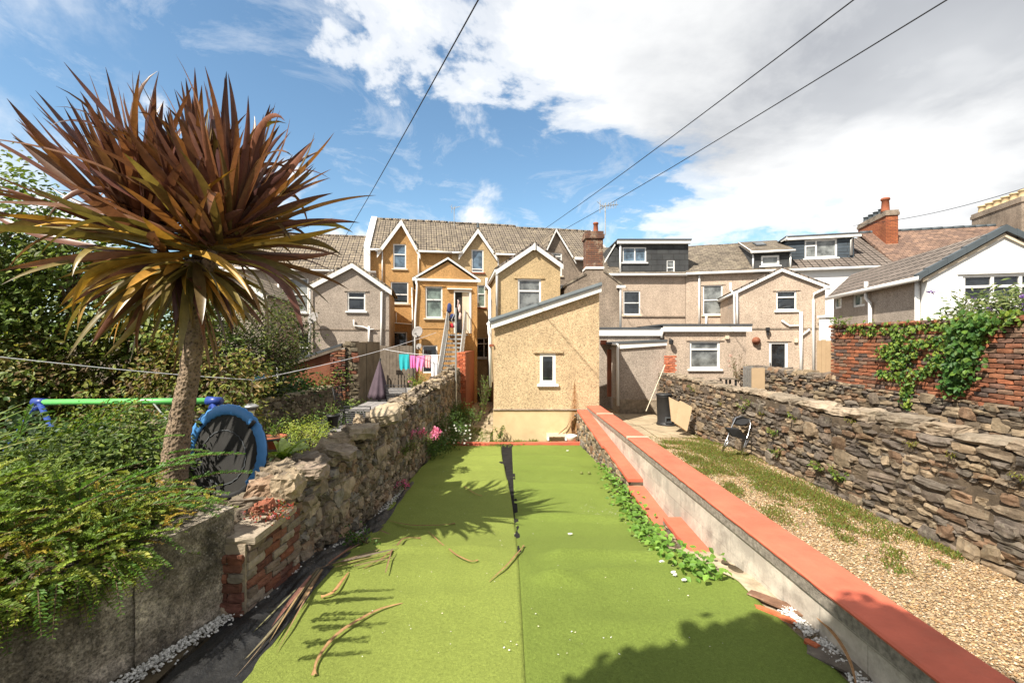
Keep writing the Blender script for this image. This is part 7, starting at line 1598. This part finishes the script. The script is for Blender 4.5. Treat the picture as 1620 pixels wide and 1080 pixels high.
for i in range(46):
    y = random.uniform(4.6, 10.5); pts.append((random.uniform(wx(y)+0.7+(0.9 if y < 6 else 0), 4.6), y, random.uniform(0.05, 0.22)*(0.5 if y < 6 else 1)))
cover('gravel_weeds', pts, 2100, 0.045, [(0.20, 0.21, 0.045), (0.25, 0.21, 0.05), (0.13, 0.19, 0.035), (0.16, 0.23, 0.04), (0.20, 0.13, 0.05)], 0.2, lambda y: zg(y)-0.015, 0.03, 0.3)
pts = [(gp(px, py, zt)[0], gp(px, py, zt)[1]+0.25, r) for (px, py, r) in ((755, 700, .3), (780, 704, .3), (735, 698, .3), (800, 706, .25), (820, 703, .22), (845, 702, .2), (765, 690, .35), (745, 685, .35), (790, 709, .1), (870, 703, .1))]
cover('grass_tufts', pts, 420, 0.07, [(0.17, 0.25, 0.04), (0.12, 0.2, 0.03), (0.24, 0.28, 0.06)], 0.2, lambda y: -0.64, 0.05, 0.18)
pts = [(-1.85+random.random()*1.2, 13+random.random()*6, 0.16) for i in range(26)]
cover('path_moss', pts, 300, 0.05, [(0.12, 0.18, 0.03), (0.2, 0.2, 0.06)], .2, lambda y: -0.63, .03, .3)
GRW = 'weeds rooted in the sunlit rubble wall'
for (px, py, n_, lab) in ((1225, 690, 90, 'leafy weed at the foot of the sunlit wall just right of the folding chair'), (1232, 722, 110, 'bright leafy clump on the gravel edge right of the folding chair'), (1330, 760, 150, 'tall leafy weed against the sunlit wall with dry stems'), (1300, 745, 110, 'second weed by the dry stems on the sunlit wall base'), (1185, 642, 70, 'yellow-green fern on the upper sunlit wall'), (1098, 618, 60, 'small green tuft high on the sunlit wall near the compost bin'), (1262, 665, 50, 'green tuft in the middle of the sunlit wall face'), (1175, 650, 60, 'small fern in the joints left of the upper fern')):
    x_ = 4.86; Yd = x_*720/(px-810); q = Vector((x_, Yd, CAMZ+(540-py)/720*Yd)); tuft('wall_weed', lab, 'weed', q, n_, 0.055, PG+[(0.25, 0.27, 0.05)], 0.15, 0.16, 0.45)
for k, (px, py) in enumerate(((1500, 722), (1440, 705), (1610, 757), (1205, 655), (1140, 640), (1345, 668))):
    x_ = 4.83; Yd = x_*720/(px-810); q = Vector((x_, Yd, CAMZ+(540-py)/720*Yd)); tuft('moss_tuft', 'small yellow moss tuft in the joints of the sunlit rubble wall', 'moss', q, 40, 0.035, [(0.28, 0.27, 0.04), (0.2, 0.22, 0.04)], 0.07, 0.05, 0.3, group='moss tufts on the sunlit rubble wall')
for (px, py, yd, lab) in ((1305, 505, 9.9, 'small yellow-green plant at the left end of the brick wall top'),): tuft('plant', lab, 'plant', ray(1326, 517, 9.9), 80, 0.07, CG, 0.2, 0.2, 0.4)
t_ = tuft('rose_bush', 'thin flowering bush against the kitchen extension left of the corrugated sheet', 'shrub', ray(1168, 606, 14.6), 260, 0.06, [(0.13, 0.16, 0.05), (0.2, 0.13, 0.06)], 0.28, 0.85, 0.4, flowers=([(0.75, 0.5, 0.45)], 0.06, 0.18))
q = ray(1152, 598, 14.6); table('garden_table', 'small rusty-dark garden table beyond the sunlit wall below the kitchen window', q.x, q.y, q.z, 0.42, 0.5, 'timber', 0.15)
q = ray(1128, 600, 14.9); table('garden_table', 'low worn table left of the rusty-dark one beyond the sunlit wall', q.x, q.y, q.z-.03, 0.42, 0.5, 'timber', 0.15)
# red sedum on the near wall end
tuft('sedum', 'red and pink sedum sprawling at the near end of the jagged wall', 'plant', ray(428, 812, 4.0)-Vector((0, 0, .02)), 260, 0.03, [(0.42, 0.05, 0.04), (0.50, 0.12, 0.07), (0.22, 0.20, 0.05)], 0.20, 0.07, 0.5, flowers=([(0.7, 0.35, 0.4)], 0.02, 0.2))
# ================================================================ loose stones, gravel
def pebbles(name, P_, s_, cols, mat='pebble', flat=0.6, kind='stuff'):
    n_ = len(P_); T8 = np.array([(1, 0, 0), (0.3, .85, 0), (-.8, .55, 0), (-.75, -.6, 0), (.35, -.9, 0), (0.1, 0.05, 1), (0, 0, -1)], dtype=float); F8 = np.array([(0, 1, 5), (1, 2, 5), (2, 3, 5), (3, 4, 5), (4, 0, 5), (1, 0, 6), (2, 1, 6), (3, 2, 6), (4, 3, 6), (0, 4, 6)])
    v = np.tile(T8, (n_, 1, 1))+rng.uniform(-.18, .18, (n_, 7, 3)); v[:, :, 2] *= flat; v[:, 5, :2] += rng.uniform(-.3, .3, (n_, 2)); a = rng.uniform(0, 6.28, n_); c_, s2 = np.cos(a), np.sin(a)
    x = v[:, :, 0]*c_[:, None]-v[:, :, 1]*s2[:, None]; y = v[:, :, 0]*s2[:, None]+v[:, :, 1]*c_[:, None]; t2 = rng.normal(0, 0.35, n_)[:, None]; z = v[:, :, 2]+x*t2
    V = np.stack([x, y*rng.uniform(.65, 1, n_)[:, None], z], 2)*np.asarray(s_)[:, None, None]+P_[:, None, :]
    Fq = (np.arange(n_)[:, None, None]*7+F8[None]).reshape(-1, 3)
    o = np_mesh(name, V.reshape(-1, 3), Fq, np.repeat(pick(cols, n_, 0.22), 7, 0), M[mat], nv=3); o['kind'] = kind; return o
n_ = 62000; yy = 2.0+8.5*rng.random(n_)**1.4; xx = np.array([wx(y)+0.37 for y in yy]); xx = xx+rng.random(n_)*(4.88-xx); zz = np.array([zg(y)+0.02*noise.noise(Vector((x*1.5, y*1.5, 0)))+0.0 for x, y in zip(xx, yy)])
pebbles('gravel', np.stack([xx, yy, zz], 1), 0.0045+0.011*rng.random(n_)**2, [(0.38, 0.255, 0.13), (0.32, 0.195, 0.09), (0.46, 0.335, 0.20), (0.23, 0.14, 0.07), (0.41, 0.28, 0.155), (0.19, 0.14, 0.09), (0.54, 0.44, 0.32)])
# white pebbles along both edges of the turf
n_ = 1500; yy = rng.uniform(2.2, 4.3, n_); xb = np.interp(yy, [p[1] for p in CWp][::-1], [p[0] for p in CWp][::-1]); xx = xb+np.abs(rng.normal(0, 0.06, n_))+0.01
P1 = np.stack([xx, yy, np.full(n_, 0.012)+rng.random(n_)*0.035], 1)
n2 = 900; y2 = rng.uniform(4.3, 8.2, n2); P2 = np.stack([np.array([lwx(y)+0.13+0.01 for y in y2])+rng.normal(0, 0.03, n2), y2, np.array([zt(y) for y in y2])+0.03*rng.random(n2)], 1)
n3 = 1100; y3 = np.concatenate([rng.uniform(2.6, 3.0, 500), rng.uniform(3.05, 3.35, 300), rng.uniform(3.4, 3.75, 300)]); P3 = np.stack([np.array([wx(y)-0.07 for y in y3])+rng.normal(0, 0.03, n3), y3, 0.0+0.03*rng.random(n3)], 1)
PP = np.concatenate([P1, P2, P3]); pebbles('white_pebbles', PP, rng.uniform(0.007, 0.016, len(PP)), [(0.66, 0.64, 0.6), (0.55, 0.53, 0.49), (0.72, 0.70, 0.66)], flat=0.75)
# flakes of white grit on the turf
n_ = 260; px = np.concatenate([rng.uniform(560, 1150, 150), rng.normal(955, 28, 110)]); py = np.concatenate([rng.uniform(720, 1040, 150), rng.normal(812, 7, 110)])
PP = np.array([G(a, b_, zt, 0.02) for a, b_ in zip(px, py)]); PP = PP[(np.abs(PP[:, 0]) < 1.6)]; pebbles('grit', PP+np.array([0, 0, 0.012]), rng.uniform(0.003, 0.008, len(PP)), [(0.7, 0.7, 0.66), (0.6, 0.55, 0.4)], flat=0.4)
for (px, py, s_) in ((902, 845, .028), (1047, 889, .025), (1065, 906, .024), (1082, 918, .024), (1068, 910, .02), (898, 713, .03)):
    S = Stones(); S.add(G(px, py, zt, 0.02)+Vector((0, 0, 0.01)), (s_, s_*0.6, 0.008), rotm((1, 0.4, 0), (-.4, 1, 0)), (0.72, 0.71, 0.68), 0.2, 0.2); S.build('stone_chip', M['pebble'], label='white stone chip lying on the turf', cat='stone', group='white stone chips on the turf')
for i, (px, py) in enumerate(((920, 748), (932, 748))):
    mb = MB(); c_ = G(px, py, zt, 0.04); mb.lathe(c_-Vector((0, 0, .028)), [(0.03*math.sin(t2), 0.03-0.03*math.cos(t2)) for t2 in np.linspace(0.05, 3.1, 9)], 14); mb.build('ball', m_plain('mossy_ball', (0.16, 0.18, 0.05), 0.7, 0.2, 20, 0.2), smooth=True, label='mossy green ball on the turf, '+('left' if i == 0 else 'right')+' one of the pair', cat='ball', group='pair of balls on the turf')
# slate and broken brick at the foot of the right wall
def slabpiece(name, label, px, py, hx, hy, hz, col, cat, yaw=0.0, mat='stone_r', tilt=0.0):
    S = Stones(); S.add(G(px, py, zt, 0.01)+Vector((0, 0, hz*0.5)), (hx, hy, hz), rotm((math.cos(yaw), math.sin(yaw), 0), (-math.sin(yaw), math.cos(yaw), 0), tilt), col, 0.13, 0.1); return S.build(name, M[mat], label=label, cat=cat)
slabpiece('slate_slab', 'long brown split slate lying against the block wall', 1240, 958, 0.07, 0.26, 0.010, (0.22, 0.12, 0.075), 'slate', 0.72, tilt=0.12)
slabpiece('slate_slab', 'dark flat slate slab at the bottom right turf corner', 1328, 1048, 0.09, 0.20, 0.014, (0.15, 0.125, 0.10), 'slate', 0.7)
slabpiece('broken_brick', 'broken orange brick strip at the turf edge', 1226, 972, 0.028, 0.15, 0.012, (0.50, 0.14, 0.06), 'brick', 0.72, 'brick')
slabpiece('broken_brick', 'small orange brick lump near the dark slate slab', 1284, 1022, 0.03, 0.045, 0.022, (0.46, 0.13, 0.06), 'brick', 0.5, 'brick')
# fallen palm leaves
def leafstrip(pts, w, name, label, col=(0.26, 0.145, 0.07), lift=0.03, bulb=False, group=None, zf=zt):
    P_ = [G(x, y, zf, lift) for x, y in pts]; n_ = 22; m_ = len(P_)-1; out_ = []
    for i in range(n_+1):
        f = i/n_*m_; k = min(m_-1, int(f)); g = f-k; p0, p1, p2, p3 = P_[max(k-1, 0)], P_[k], P_[k+1], P_[min(k+2, m_)]
        out_.append(0.5*((2*p1)+(p2-p0)*g+(2*p0-5*p1+4*p2-p3)*g*g+(3*p1-p0-3*p2+p3)*g**3))
    vs, cs = [], []
    for i, p in enumerate(out_):
        d = (out_[min(i+1, n_)]-out_[max(i-1, 0)]).normalized(); s_ = d.cross(Vector((0, 0, 1))).normalized(); f = i/n_
        ww = w*(0.25+0.75*math.sin(math.pi*min(1, f*0.9+0.08))); ww = w*1.7*(1-(f/0.1))+ww*(f/0.1) if (bulb and f < 0.1) else ww; lz = 0.02*math.sin(math.pi*f)+0.008*noise.noise(p*4)
        for q_, dz in ((-.5, 0.006), (-0.15, 0.0), (.2, 0.008), (.5, -0.002)): vs.append(p+s_*ww*q_+Vector((0, 0, lz+dz*ww/0.03))); cs.append(tuple(x*(1+0.3*math.sin(q_*9+f*5)*0.5) for x in col))
    F_ = [(i*4+k, i*4+k+1, (i+1)*4+k+1, (i+1)*4+k) for i in range(n_) for k in range(3)]
    return np_mesh(name, np.array(vs), np.array(F_), np.array(cs), M['dead'], smooth=True, label=label, cat='dead leaf', group=group)
leafstrip([(497, 1068), (502, 1045), (525, 1015), (560, 988), (600, 965), (637, 954)], 0.024, 'fallen_leaf', 'long curved fallen palm leaf nearest the camera on the turf', (0.36, 0.21, 0.10), bulb=True)
leafstrip([(720, 828), (690, 832), (655, 833), (630, 828), (614, 822)], 0.0263, 'fallen_leaf', 'fallen brown leaf lying level in the palm shadow, left of the seam', (0.28, 0.15, 0.075), bulb=True)
leafstrip([(756, 887), (742, 889), (722, 880), (700, 862), (677, 840)], 0.024, 'fallen_leaf', 'fallen leaf slanting down right just below the palm shadow', (0.36, 0.19, 0.09), bulb=True)
leafstrip([(829, 863), (818, 878), (800, 898), (774, 919)], 0.021, 'fallen_leaf', 'narrow fallen leaf lying across the turf seam', (0.30, 0.17, 0.08), bulb=True)
leafstrip([(762, 784), (752, 782), (742, 776), (732, 767)], 0.0225, 'fallen_leaf', 'small fallen leaf at the far end of the palm shadow', (0.42, 0.24, 0.10), bulb=True)
leafstrip([(508, 944), (528, 938), (542, 920), (552, 904)], 0.0263, 'fallen_leaf', 'short fallen leaf with a pale base below the leaf tangle', (0.42, 0.22, 0.10), bulb=True)
leafstrip([(665, 851), (640, 853), (622, 872), (600, 888), (575, 899)], 0.024, 'fallen_leaf', 'curled dark fallen leaf right of the leaf tangle', (0.25, 0.13, 0.07), bulb=True)
leafstrip([(1278, 962), (1300, 985), (1325, 1015), (1345, 1050), (1355, 1085)], 0.0225, 'fallen_leaf', 'long brown leaf leaning by the block wall at the bottom right', (0.34, 0.19, 0.09), lift=0.10)
tg = thing('leaf_tangle', 'tangle of dry brown palm leaves on the left edge of the turf', 'dead leaves', G(560, 890)); specs = []
for (pa, pb, w) in (((502, 902), (412, 1030), .05), ((497, 905), (425, 1010), .045), ((505, 900), (400, 1045), .035), ((492, 910), (430, 985), .05), ((508, 905), (440, 1020), .03), ((500, 900), (395, 1062), .012), ((520, 890), (560, 862), .03), ((520, 893), (600, 878), .045), ((530, 897), (622, 872), .05), ((540, 888), (630, 866), .04), ((500, 900), (640, 855), .03), ((560, 895), (625, 880), .035), ((610, 905), (620, 868), .02), ((470, 930), (400, 1000), .02), ((598, 845), (612, 822), .02), ((600, 838), (618, 845), .03), ((510, 900), (470, 960), .05), ((515, 895), (575, 850), .02)):
    a, b_ = G(pa[0], pa[1], zt, 0.06), G(pb[0], pb[1], zt, 0.05+random.uniform(0, .04)); specs.append((a, b_-a, (b_-a).length*1.02, w*0.7, 0.05, tuple(x*random.uniform(.8, 1.3) for x in (0.215, 0.15, 0.09)), random.gauss(0, .3), 0.12))
blades('leaves', specs, M['dead'], tg, 9)
